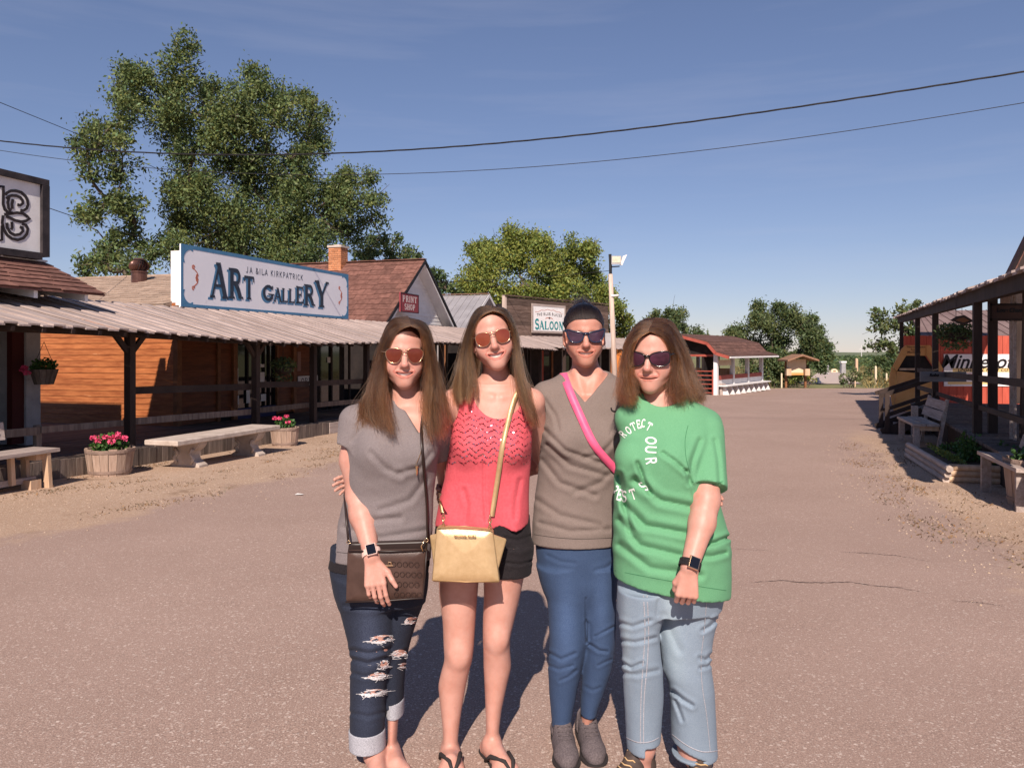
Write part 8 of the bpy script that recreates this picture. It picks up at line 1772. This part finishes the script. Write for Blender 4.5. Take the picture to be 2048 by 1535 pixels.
 jf = [([(1100, 1306), (1122, 1318), (1150, 1306)], .005, .008), ([(1098, 1330), (1118, 1338), (1145, 1330)], .004, .007), ([(1120, 1360), (1138, 1352), (1152, 1340)], .004, .007), ([(1190, 1272), (1210, 1262), (1228, 1252)], .005, .006), ([(1180, 1288), (1198, 1300), (1214, 1302)], .006, .007), ([(1196, 1330), (1212, 1322), (1222, 1318)], .004, .006), ([(1170, 1372), (1185, 1380), (1200, 1374)], .003, .007), ([(1095, 1110), (1120, 1122), (1150, 1126)], .003, .008), ([(1232, 1120), (1212, 1135), (1190, 1140)], .003, .008), ([(1172, 1195), (1172, 1230), (1173, 1285)], .005, .004)]
 J.bend(crease(P3, None, jf, 3.1)); J.bend(lambda p: .0016 * waves(p, 45))
 def dt(v):
  X = 1024 + v[:, 0] / v[:, 1] * F; Y = HY + (CZ - v[:, 2]) / v[:, 1] * F; w_ = np.exp(-((X - 1132) / 22) ** 2) * np.exp(-((Y - 1240) / 80) ** 2) + .7 * np.exp(-((X - 1202) / 18) ** 2) * np.exp(-((Y - 1200) / 70) ** 2); return np.ones((len(v), 3)) * (1 + .55 * w_[:, None])
 jo, jv, jf_ = body_obj('jeans', J, M_DENIMMID, T, dt)
 shoe_obj(T, P3(1124, 1490, -.0), .05, M_SHOE); shoe_obj(T, P3(1174, 1470, .03), -.12 + .2, M_SHOE)
 h = lambda L: [H.w(*a) for a in L]
 front = [h([(-.072, .015, .022), (-.078, -.03, .045), (-.055, -.085, .06), (-.01, -.11, .085)]), h([(-.060, .050, .043), (-.061, .0, .085), (-.040, -.06, .105), (-.01, -.10, .105)]), h([(-.034, .073, .058), (-.034, .025, .104), (-.022, -.04, .118), (0, -.09, .12)]), h([(0, .081, .058), (0, .032, .108), (0, -.035, .124), (0, -.09, .125)]), h([(.034, .073, .060), (.034, .025, .104), (.022, -.04, .118), (0, -.09, .12)]), h([(.060, .050, .043), (.061, .0, .085), (.040, -.06, .105), (.01, -.10, .105)]), h([(.072, .015, .022), (.078, -.03, .045), (.055, -.085, .06), (.01, -.11, .085)])]
 side = [[h([(s * .070, -.005, .012), (s * .077, -.045, .015), (s * .05, -.095, .04), (s * .01, -.115, .075)]), h([(s * .055, -.06, -.05), (s * .052, -.09, -.01), (s * .03, -.112, .04), (0, -.115, .075)]), h([(s * .02, -.085, -.06), (s * .018, -.105, -.01), (0, -.115, .05), (0, -.115, .08)])] for s in (-1, 1)]
 hair_from_guides(T, [front] + side, 7500, H_DARK, [V], rng, rad=.00045, frizz=.0018, wave=.001, thick=.010, stray=.02, cut=(.95, 1.05))
 kn = []
 for k in range(9):
  a = 2 * math.pi * k / 8; kn.append(h([(.026 * math.cos(a + t_), -.105 + .016 * math.sin(2 * a), .108 + .026 * math.sin(a + t_)) for t_ in (0, .8, 1.6, 2.4, 3.2)]))
 hair_from_guides(T, [kn], 2600, H_DARK, [V], rng, rad=.00045, frizz=.004, wave=.003, thick=.012, name='hair_knot', stray=.12)
 sunglasses(H, T, [(-.0265, .010), (-.010, .016), (.012, .0205), (.036, .0255), (.036, .012), (.030, -.006), (.019, -.020), (.0, -.0235), (-.016, -.018), (-.025, -.004)], .0030, M_NAVYPLASTIC, M_LENSBLUE, '', bridge=((0, .107, .008), (0, .107, .005)), temple=.019, wrap=2.6)
 for s in (-1, 1):
  c = H.w(s * .079, .006, -.048); mb = MB(); mb.tube([Vector(c - T.org) + Vector((.0 + .004 * math.cos(a), .010 * math.cos(a), .010 * math.sin(a))) for a in np.linspace(0, 6.28, 14)], .0012, 5); put('earring', mb.mesh('earring', M_STEEL, smooth=True), None, T)
 S = Skin([(bv, bf), (sv, sf)])
 ribbon(S, T, 'bag_strap', [(1123, 736), (1128, 750), (1141, 787), (1160, 830), (1183, 880), (1210, 915), (1236, 945)], .030, M_PINKSTRAP, off=.005)
 ribbon(S, T, 'chest_logo', [(1222, 815), (1223, 821), (1230, 823), (1238, 821), (1248, 817)], .006, M_BLACKCLOTH, off=.0012, th=.0006, n=14)
 SKINS[3] = (T, V, C, bv, bf, sv, sf, P3)
person3()
def person4():
 P4 = Px(2.85); gz0 = gzf(2.85); T = thing('person', 'person in loose green printed shirt and faded cropped jeans', 'person', tuple(P4(1330, 1550)[:2]) + (gz0,), WF, 'people posing side by side')
 rng = np.random.default_rng(14); z = P4.z
 H = Head(P4(1307, 711, -.02), -22, 0, 4, 1.04)
 tee = [(800, 1285, 1368, .05, .075), (826, 1262, 1418, .085, .10), (860, 1247, 1436, .12, .11), (905, 1236, 1426, .160, .115), (950, 1229, 1424, .172, .12), (1000, 1227, 1434, .165, .125), (1050, 1227, 1450, .165, .135), (1100, 1226, 1459, .17, .145), (1150, 1227, 1459, .172, .148), (1200, 1230, 1457, .172, .148)]
 hips = [(1130, 1236, 1450, .15, .135), (1180, 1236, 1448, .145, .14), (1215, 1234, 1442, .13, .135)]
 ll = [(1170, 1234, 1335, .15, .06), (1219, 1234, 1322, .135, .06), (1257, 1238, 1313, .125, .055), (1290, 1242, 1316, .12, .05), (1330, 1243, 1321, .115, .05), (1381, 1246, 1324, .105, .055), (1430, 1249, 1321, .10, .055), (1468, 1251, 1318, .098, .055), (1490, 1253, 1317, .098, .055)]
 lr = [(1170, 1322, 1448, .10, .135), (1201, 1322, 1441, .10, .13), (1257, 1317, 1430, .095, .12), (1314, 1323, 1420, .085, .105), (1345, 1329, 1424, .085, .10), (1380, 1342, 1429, .08, .10), (1430, 1343, 1432, .075, .10), (1475, 1344, 1434, .075, .10), (1512, 1346, 1436, .075, .10)]
 lo = np.array([P4(1205, 0)[0], 2.5, gz0 - .01]); hi = np.array([P4(1485, 0)[0], 3.2, 1.70])
 V = grid_for(lo, hi, .0044, fx=[(P4(1245, 0)[0], P4(1355, 0)[0], .0028)], fy=[(2.68, 2.86, .0032)], fz=[(z(790), z(625), .0025), (z(1225), z(1120), .0032)])
 V.add(loft(P4.sec([r for r in tee if r[0] < 1110], dx=-.02)), .03)
 V.add(cone(H.w(0, -.030, -.05), P4(1322, 808, .02), .052, .058), .03)
 for a, b in (((1322, 805, .02), (1264, 838, -.02)), ((1322, 805, .02), (1412, 850, .03))): V.add(cone(P4(*a), P4(*b), .045, .05), .05)
 el, wr = P4(1412, 1000, -.14), P4(1379, 1132, -.245)
 V.add(cone(P4(1415, 860, -.01), el, .052, .045), .03); V.add(cone(el, P4(1404, 1045, -.175), .046, .044), .02); V.add(cone(P4(1404, 1045, -.175), wr, .043, .029), .02)
 hand(V, wr + np.array([0, -.004, -.012]), (-.14, -.12, -1), (-.12, -1, .1), (-1, .12, .1), .98, (50, 85, 65), .02, fist=True, thumb=[(.020, .024, -.004), (.048, .040, -.014), (.074, .038, -.030), (.092, .026, -.042)])
 V.add(loft(P4.sec(hips, dx=-.015)), .03)
 V.add(loft(P4.sec([(r[0], (r[1] + r[2]) / 2 + (r[1] - r[2]) * .40, (r[1] + r[2]) / 2 + (r[2] - r[1]) * .40, r[3] * .8, r[4] * .8) for r in ll] + [(1515, 1258, 1300, .058, .032), (1530, 1258, 1301, .058, .034)])), .02)
 V.add(loft(P4.sec([(r[0], (r[1] + r[2]) / 2 + (r[1] - r[2]) * .38, (r[1] + r[2]) / 2 + (r[2] - r[1]) * .38, r[3] * .8, r[4] * .8) for r in lr] + [(1535, 1379, 1422, .04, .05)])), .02)
 sculpt_head(V, H, ears=False, smile=.35, jaw=1.03)
 hl = lambda x, y, z: ((z > .078 - .35 * np.abs(x - .012)) & (y > .01)) | ((y < -.01) & (z > -.09)) | ((np.abs(x) > .066) & (z > -.03))
 bo, bv, bf = body_obj('body', V, M_SKIN, T, lambda v: face_tint(H, v, hl, M_ROOTS[3], (.84, .62, .60), .35))
 C = grid_for(np.array([P4(1205, 0)[0], 2.55, z(1225)]), np.array([P4(1485, 0)[0], 3.12, z(785)]), .0048)
 C.add(loft(P4.sec(tee), bot=False), .01)
 for a, b in (((1322, 805, .02), (1264, 838, -.02)), ((1322, 805, .02), (1410, 850, .03))): C.add(cone(P4(*a), P4(*b), .054, .062), .05)
 C.add(cone(P4(1412, 862, -.01), P4(1413, 976, -.118), .063, .071, (0, 1)), .010)
 C.add(ell(P4(1262, 915, -.10), (.055, .06, .062)), .06); C.add(ell(P4(1340, 918, -.115), (.06, .06, .062)), .06)
 C.cut(ell(P4(1322, 792, -.02), (.062, .085, .040)), .004)
 C.cut(half(P4(1340, 1168), (-.17, 0, -1), lo, hi), .003)
 folds = [([(1325, 905), (1350, 922), (1372, 942)], .0090, .009), ([(1372, 942), (1384, 972), (1392, 1010)], .0060, .008), ([(1270, 960), (1320, 1000), (1390, 1015)], 0.0120, .014), ([(1250, 1010), (1290, 1050), (1370, 1065)], 0.0120, .014), ([(1240, 1040), (1280, 1090), (1360, 1110)], 0.0105, .014), ([(1455, 1075), (1430, 1085), (1400, 1090)], 0.0120, .009), ([(1450, 1105), (1425, 1112), (1395, 1112)], 0.0090, .010), ([(1240, 1090), (1300, 1135), (1400, 1150)], 0.0090, .014), ([(1238, 950), (1245, 1000), (1262, 1060)], 0.0105, .011), ([(1400, 880), (1385, 920), (1378, 965)], 0.0075, .010), ([(1430, 880), (1437, 920), (1440, 965)], 0.0060, .009), ([(1275, 925), (1290, 965), (1300, 985)], 0.0105, .009)]
 C.bend(crease(P4, None, folds, 2.88)); C.bend(lambda p: .0028 * waves(p, 24) + .0012 * waves(p + 2, 60))
 so, sv, sf = body_obj('shirt', C, M_TEEGREEN, T); S0 = Skin([(sv, sf)])
 for pth in ([(1384, 962), (1405, 967), (1430, 967), (1446, 962)], [(1230, 1140), (1280, 1150), (1340, 1161), (1400, 1172), (1452, 1180)], [(1376, 850), (1370, 880), (1372, 915), (1380, 945)]): ribbon(S0, T, 'hem_stitch', pth, .0018, mat('dark_green_thread', (.04, .17, .075), rough=.9) if 'dark_green_thread' not in MATS else MATS['dark_green_thread'], off=.0006, th=.0004, n=40, par=so)
 J = grid_for(np.array([P4(1215, 0)[0], 2.65, z(1525)]), np.array([P4(1470, 0)[0], 3.1, z(1120)]), .0046)
 J.add(loft(P4.sec(hips)), .01).add(loft(P4.sec(ll)), .02).add(loft(P4.sec(lr)), .02)
 J.cut(half(P4(1390, 1498), (-.40, 0, -1), P4(1335, 1530, -.2), P4(1470, 1440, .25)), .003)
 jf = [([(1240, 1245), (1265, 1252), (1300, 1240)], .006, .008), ([(1242, 1280), (1270, 1284), (1310, 1275)], .006, .008), ([(1244, 1325), (1262, 1335), (1285, 1325)], .008, .007), ([(1246, 1345), (1275, 1348), (1315, 1340)], .005, .009), ([(1345, 1382), (1365, 1398), (1385, 1410)], .009, .008), ([(1350, 1400), (1360, 1425), (1365, 1440)], .006, .007), ([(1405, 1260), (1420, 1252), (1432, 1240)], .008, .008), ([(1400, 1315), (1412, 1320), (1422, 1310)], .007, .008), ([(1400, 1335), (1415, 1332), (1424, 1325)], .006, .007), ([(1330, 1230), (1345, 1270), (1360, 1300)], .003, .014), ([(1316, 1200), (1314, 1230)], .003, .006)]
 J.bend(crease(P4, None, jf, 2.88)); J.bend(lambda p: .002 * waves(p, 36))
 def dt(v):
  X = 1024 + v[:, 0] / v[:, 1] * F; Y = HY + (CZ - v[:, 2]) / v[:, 1] * F; g = lambda x, y, a, b: np.exp(-((X - x) / a) ** 2) * np.exp(-((Y - y) / b) ** 2)
  w_ = .9 * g(1340, 1250, 18, 80) + .8 * g(1252, 1300, 10, 90) + .5 * g(1355, 1330, 20, 50); t = np.ones((len(v), 3)) * (1 + .5 * w_[:, None]); t[:, 2] *= 1 - .08 * w_; t *= (1 - .18 * g(1300, 1400, 22, 90) - .15 * g(1405, 1440, 25, 80))[:, None]; return t
 jo, jv, jf_ = body_obj('jeans', J, M_DENIMLIGHT, T, dt)
 S = Skin([(jv, jf_)])
 for nm, path, w_ in (('seam', [(1287, 1190), (1290, 1260), (1286, 1330), (1282, 1400), (1281, 1485)], .0035), ('seam', [(1294, 1190), (1297, 1260), (1294, 1330), (1288, 1400), (1287, 1485)], .0035), ('seam', [(1413, 1200), (1408, 1260), (1402, 1315), (1404, 1370), (1413, 1430), (1420, 1500)], .003)):
  ribbon(S, T, nm, path, w_, M_THREAD if nm == 'x' else M_CUFF, off=.0008, th=.0008, n=60, par=jo)
 for path in ([(1251, 1473), (1275, 1483), (1300, 1482), (1317, 1474)], [(1345, 1468), (1375, 1490), (1405, 1502), (1435, 1500)]): ribbon(S, T, 'hem_stitch', path, .004, M_CUFF, off=.0008, th=.0008, n=40, par=jo)
 shoe_obj(T, P4(1276, 1526, -.02), -.75, M_SHOEBROWN, .27, mat('tan_laces', (.55, .36, .18), rough=.8)); shoe_obj(T, P4(1400, 1560, .0), -.2, M_SHOEBROWN, .27, MATS['tan_laces'])
 h = slim(P4, 1310, .87, 740, 830)
 Ls = [h([(1296, 664, -.115), (1272, 676, -.115), (1256, 702, -.10), (1252, 740, -.095), (1258, 775, -.10), (1268, 806, -.125)]), h([(1298, 656, -.10), (1268, 660, -.085), (1247, 700, -.06), (1243, 745, -.06), (1250, 790, -.085), (1262, 812, -.11)]), h([(1302, 645, -.06), (1270, 648, -.04), (1246, 690, -.01), (1241, 745, -.01), (1245, 790, -.02), (1252, 815, -.04)]), h([(1308, 636, -.01), (1278, 645, .03), (1255, 700, .06), (1252, 760, .07), (1258, 810, .07)]), h([(1315, 640, .06), (1300, 680, .10), (1300, 750, .115), (1305, 815, .12)])]
 Rs = [h([(1297, 662, -.115), (1322, 672, -.112), (1340, 700, -.095), (1347, 735, -.085), (1345, 770, -.09), (1342, 800, -.105)]), h([(1299, 655, -.10), (1332, 660, -.08), (1356, 700, -.055), (1362, 745, -.05), (1364, 785, -.07), (1370, 806, -.08)]), h([(1304, 644, -.05), (1342, 650, -.03), (1372, 700, -.0), (1382, 745, .01), (1388, 780, -.01), (1392, 803, -.03)]), h([(1310, 635, .0), (1350, 645, .03), (1380, 705, .06), (1394, 755, .06), (1403, 785, .04), (1412, 796, .02)]), h([(1313, 636, .03), (1350, 655, .07), (1378, 720, .09), (1392, 775, .09), (1404, 800, .08)]), h([(1315, 640, .06), (1330, 680, .10), (1345, 750, .115), (1355, 815, .12)])]
 hair_from_guides(T, [Ls, Rs], 11500, H_AUBURN, [V, C], rng, rad=.0005, frizz=.004, wave=.012, thick=.008, cut=(.74, 1.0))
 sunglasses(H, T, [(-.029, .010), (-.014, .019), (.010, .024), (.032, .022), (.036, .006), (.032, -.014), (.016, -.024), (-.006, -.024), (-.022, -.015), (-.0295, -.002)], .0021, M_BLACKPLASTIC, M_LENSPLUM, '', bridge=((0, .109, .007), (0, .109, .003)), cx=.037, temple=.012, wrap=2.8)
 S = Skin([(sv, sf)])
 def word(ch, cx, cy, ang, w_, hh):
  a = math.radians(ang); ca, sa = math.cos(a), math.sin(a); mbv = []; mbf = []
  for q in glyph_quads(ch, 1.25, False):
   n0 = len(mbv); ok = True; g = []
   for i in range(4):
    for j in range(4):
     u, v = i / 3, j / 3; x = (q[0][0] * (1 - u) + q[3][0] * u) * (1 - v) + (q[1][0] * (1 - u) + q[2][0] * u) * v - .5; y = (q[0][1] * (1 - u) + q[3][1] * u) * (1 - v) + (q[1][1] * (1 - u) + q[2][1] * u) * v - .5
     X = cx + (x * w_ * ca - y * hh * -sa * -1) if False else cx + x * w_ * ca + y * hh * sa; Y = cy + x * w_ * sa - y * hh * ca; p, nn = S.at(X, Y, .0013)
     if p is None: ok = False; break
     g.append(np.array(p) - T.org)
    if not ok: break
   if not ok: continue
   mbv += g
   for i in range(3):
    for j in range(3): k = n0 + i * 4 + j; mbf.append((k, k + 1, k + 5, k + 4))
  if mbf: put('printed_letter', raw_mesh('printed_letter', mbv, mbf, M_WHITEINK), None, so)
 for ch, x, y, a in (('P', 1237, 880, -62), ('R', 1246, 868, -48), ('O', 1257, 860, -34), ('T', 1267, 853, -24), ('E', 1277, 848, -12), ('C', 1287, 846, 6), ('T', 1298, 853, 28)): word(ch, x, y, a, 10, 17)
 for ch, y, a in (('O', 881, 96), ('U', 899, 93), ('R', 921, 84)): word(ch, 1302, y, a, 17, 23)
 for ch, x, y, a in (('R', 1230, 981, 34), ('E', 1239, 989, 14), ('S', 1249, 992, 3), ('T', 1266, 988, -17), ('S', 1287, 972, -48)): word(ch, x, y, a, 12, 22)
 wd = (wr - el) / np.linalg.norm(wr - el); c = Vector(wr - wd * .006 - T.org); up = Vector(wd); sd = Vector(np.cross(wd, [0, -1, 0])).normalized(); fr = sd.cross(up).normalized()
 if fr.y > 0: fr = -fr
 ring = [c + sd * math.cos(2 * math.pi * i / 24) * .0345 + fr * math.sin(2 * math.pi * i / 24) * .033 for i in range(25)]; mb = MB()
 for i in range(24):
  a, b = ring[i], ring[i + 1]; na, nb_ = (a - c).normalized() * .0025, (b - c).normalized() * .0025; mb.hexa([a - up * .012, b - up * .012, b + nb_ - up * .012, a + na - up * .012, a + up * .012, b + up * .012, b + nb_ + up * .012, a + na + up * .012])
 st = put('watch_strap', mb.mesh('watch_strap', M_BLACKCLOTH), None, T); cc = c + fr * .038; sx = up.cross(fr).normalized()
 mb = MB(); mb.hexa([cc + sx * a * .0175 + up * b * .020 + fr * q for q in (-.006, .0035) for a, b in ((-1, -1), (1, -1), (1, 1), (-1, 1))]); put('watch_case', mb.mesh('watch_case', M_GOLDFRAME), None, st)
 mb = MB(); mb.hexa([cc + sx * a * .0155 + up * b * .0175 + fr * q for q in (.0035, .0048) for a, b in ((-1, -1), (1, -1), (1, 1), (-1, 1))]); put('watch_screen', mb.mesh('watch_screen', M_SCREEN), None, st)
 SKINS[4] = (T, V, C, bv, bf, sv, sf, P4)
person4()
# bags
def rounded_panel(T, name, corners, depth, m, r=.012, n=6, bulge=.0, par=None):
 a, b, c, d = [np.array(q, float) for q in corners]; nrm = np.cross(b - a, d - a); nrm /= np.linalg.norm(nrm)
 if nrm[1] > 0: nrm = -nrm
 N = 18; lay = [(-depth, 1.0 - .0), (-depth + r * .3, 1.0), (-r, 1.0), (-r * .3, .985), (0, .955)]
 vs = []; fs = []
 def ring(inset, off):
  pts = []
  cs = [a, b, c, d]; ctr = (a + b + c + d) / 4
  for i in range(4):
   p0, p1, p2 = cs[i - 1], cs[i], cs[(i + 1) % 4]; u = (p0 - p1) / np.linalg.norm(p0 - p1); w_ = (p2 - p1) / np.linalg.norm(p2 - p1)
   for t in np.linspace(0, 1, n):
    q = p1 + u * r * (1 - t) ** 2 + w_ * r * t ** 2; pts.append(ctr + (q - ctr) * inset + nrm * off)
  return pts
 m_ = 4 * n
 for off, ins in lay: vs += ring(ins, off)
 for k in range(len(lay) - 1):
  for i in range(m_): fs.append((k * m_ + i, k * m_ + (i + 1) % m_, (k + 1) * m_ + (i + 1) % m_, (k + 1) * m_ + i))
 base = (len(lay) - 1) * m_
 for j, sc in enumerate((.7, .4, .1)):
  vs += [q + nrm * bulge * (1 - sc) for q in [(p - (a + b + c + d) / 4) * sc + (a + b + c + d) / 4 for p in ring(.955, 0)]]
  for i in range(m_): fs.append((base + i, base + (i + 1) % m_, base + m_ + (i + 1) % m_, base + m_ + i))
  base += m_
 mb = MB(); mb.add([v - T.org for v in vs], fs + [tuple(base + i for i in range(m_)), tuple(range(m_))]); return put(name, mb.mesh(name, m, smooth=True), None, par or T), nrm
def tubes(T, name, pts, r, m, par=None, n=6): mb = MB(); mb.tube([np.array(p) - T.org for p in pts], r, n); return put(name, mb.mesh(name, m, smooth=True), None, par or T)
T1, V1, C1, bv1, bf1, sv1, sf1, P1 = SKINS[1]; T2, V2, C2, bv2, bf2, sv2, sf2, P2 = SKINS[2]
o = P1(775, 1200, -.175); T = thing('crossbody_bag', 'dark brown patterned crossbody bag hanging from a thin dark strap', 'handbag', tuple(o), WF, 'handbags')
q = [P1(691, 1204, -.165), P1(846, 1196, -.155), P1(853, 1099, -.155), P1(694, 1101, -.165)]
bd, nr = rounded_panel(T, 'bag_body', q, .045, M_LEATHERBROWN, .010, bulge=.004)
q2 = [P1(694, 1110, -.150), P1(853, 1106, -.140), P1(855, 1082, -.140), P1(697, 1087, -.150)]
rounded_panel(T, 'back_pouch', q2, .03, M_LEATHERTRIM, .008)
tubes(T, 'zip', [P1(697, 1102, -.168), P1(780, 1102, -.166), P1(851, 1100, -.157)], .0035, M_LEATHERTRIM)
tubes(T, 'piping', [P1(691, 1203, -.168), P1(768, 1201, -.168), P1(846, 1195, -.160), P1(850, 1150, -.160), P1(853, 1101, -.160)], .003, M_LEATHERTRIM)
mb = MB(); nn = Vector(nr)
for i in range(6):
 for j in range(4):
  cx, cy = 786 + i * 11.5 + (j % 2) * 5.5, 1118 + j * 20
  if cx > 842: continue
  for s_ in (0, 1):
   c = np.array(P1(cx + s_ * 1.5, cy + s_ * 9.5, -.1605)) + nr * .0035; rx, rz = .0080, .0088 ; pts = [Vector(c - T.org) + Vector((rx * math.cos(a), 0, rz * math.sin(a))) for a in np.linspace(0, 6.28, 13)]
  mb.tube(pts, .0008, 4, cap=False)
o_ = put('ring_pattern', mb.mesh('ring_pattern', mat('pattern_thread', (.030, .017, .014), rough=.6)), None, bd); o_['kind'] = 'stuff'
e0 = P1(779, 1127, -.168); mb = MB()
for k, (a, b) in enumerate((((-7, 3), (7, 3)), ((-2, 3), (-2, -4)), ((-2, -4), (3, -3)), ((3, -3), (4, 3)))): mb.tube([e0 - T.org + np.array([a[0] * P1.k, -.002, -a[1] * P1.k]), e0 - T.org + np.array([b[0] * P1.k, -.002, -b[1] * P1.k])], .0012, 5)
put('metal_emblem', mb.mesh('metal_emblem', M_GOLD), None, bd)
for px, py in ((697, 1086), (853, 1082)):
 tubes(T, 'strap_ring', [np.array(P1(px, py, -.15)) + np.array([.006 * math.cos(a), 0, .006 * math.sin(a) + .004]) for a in np.linspace(0, 6.28, 10)], .0014, M_GOLD)
tubes(T, 'zip_pull', [P1(846, 1102, -.165), P1(842, 1092, -.168), P1(850, 1078, -.165)], .0022, M_GOLD)
S = Skin([(sv1, sf1), (bv1, bf1)])
def strap(T, S, path, width, m, th=.003, off=.006, n=34): return ribbon(S, T, 'strap', path, width, m, off, th, n, fall=2.8)
strap(T, S, [(853, 1078), (851, 1000), (846, 930), (842, 870), (846, 820), (852, 800)], .010, M_LEATHERTRIM)
tubes(T, 'strap', [P1(697, 1084, -.15), P1(692, 1030, -.10), P1(689, 990, -.02), P1(700, 940, .10)], .0042, M_LEATHERTRIM)
o = P2(932, 1166, -.22); T = thing('gold_handbag', 'pale gold structured handbag worn in front of black shorts', 'handbag', tuple(o), WF, 'handbags')
D_ = -.235; q = [P2(863, 1164, D_), P2(1000, 1166, D_), P2(986, 1060, D_ + .02), P2(873, 1053, D_ + .02)]
bd, nr = rounded_panel(T, 'front_panel', q, .075, M_GOLDLEATHER, .012, bulge=.006)
q2 = [P2(880, 1100, -.195), P2(985, 1100, -.195), P2(1014, 1075, -.175), P2(861, 1070, -.175)]
for s_, qq in ((-1, [P2(868, 1140, -.205), P2(880, 1140, -.215), P2(884, 1064, -.205), P2(859, 1069, -.17)]), (1, [P2(985, 1140, -.215), P2(997, 1138, -.205), P2(1014, 1077, -.17), P2(982, 1066, -.205)])): rounded_panel(T, 'side_wing', qq, .03, M_GOLDLEATHER, .006)
tubes(T, 'bottom_piping', [P2(864, 1159, D_ - .008), P2(932, 1163, D_ - .009), P2(999, 1161, D_ - .008)], .0022, mat('deep_gold_trim', (.42, .26, .12), rough=.4, metal=.3))
tubes(T, 'top_piping', [P2(874, 1055, D_ + .012), P2(930, 1052, D_ + .010), P2(985, 1060, D_ + .012)], .002, MATS['deep_gold_trim'])
font_part('MICHAEL KORS', 'metal_lettering', M_GOLD, T, tuple(np.array(P2(930, 1072, D_ + .003)) - T.org), (math.pi / 2 + .12, 0, 0), .011, .0003, 0, .001)
for px, y0, y1 in ((887, 1022, 1056), (980, 1030, 1058)):
 for k in range(4):
  c = np.array(P2(px, y0 + (y1 - y0) * (k + .5) / 4, D_ + .035)) - T.org; mb = MB(); an = k % 2
  mb.tube([Vector(c) + Vector(((.005 if an else .001) * math.cos(a), (.001 if an else .005) * math.cos(a), .010 * math.sin(a))) for a in np.linspace(0, 6.28, 11)], .0019, 5, cap=False); put('chain_link', mb.mesh('chain_link', M_GOLD, smooth=True), None, T)
S = Skin([(sv2, sf2), (bv2, bf2)])
strap(T, S, [(982, 1032), (990, 985), (999, 930), (1010, 870), (1022, 815), (1032, 788), (1042, 774)], .018, M_GOLDLEATHER, .004, .006)
strap(T, S, [(887, 1024), (884, 1005), (880, 985)], .014, M_GOLDLEATHER, .004, .006, 10)
print('people done', time.time() - T0)
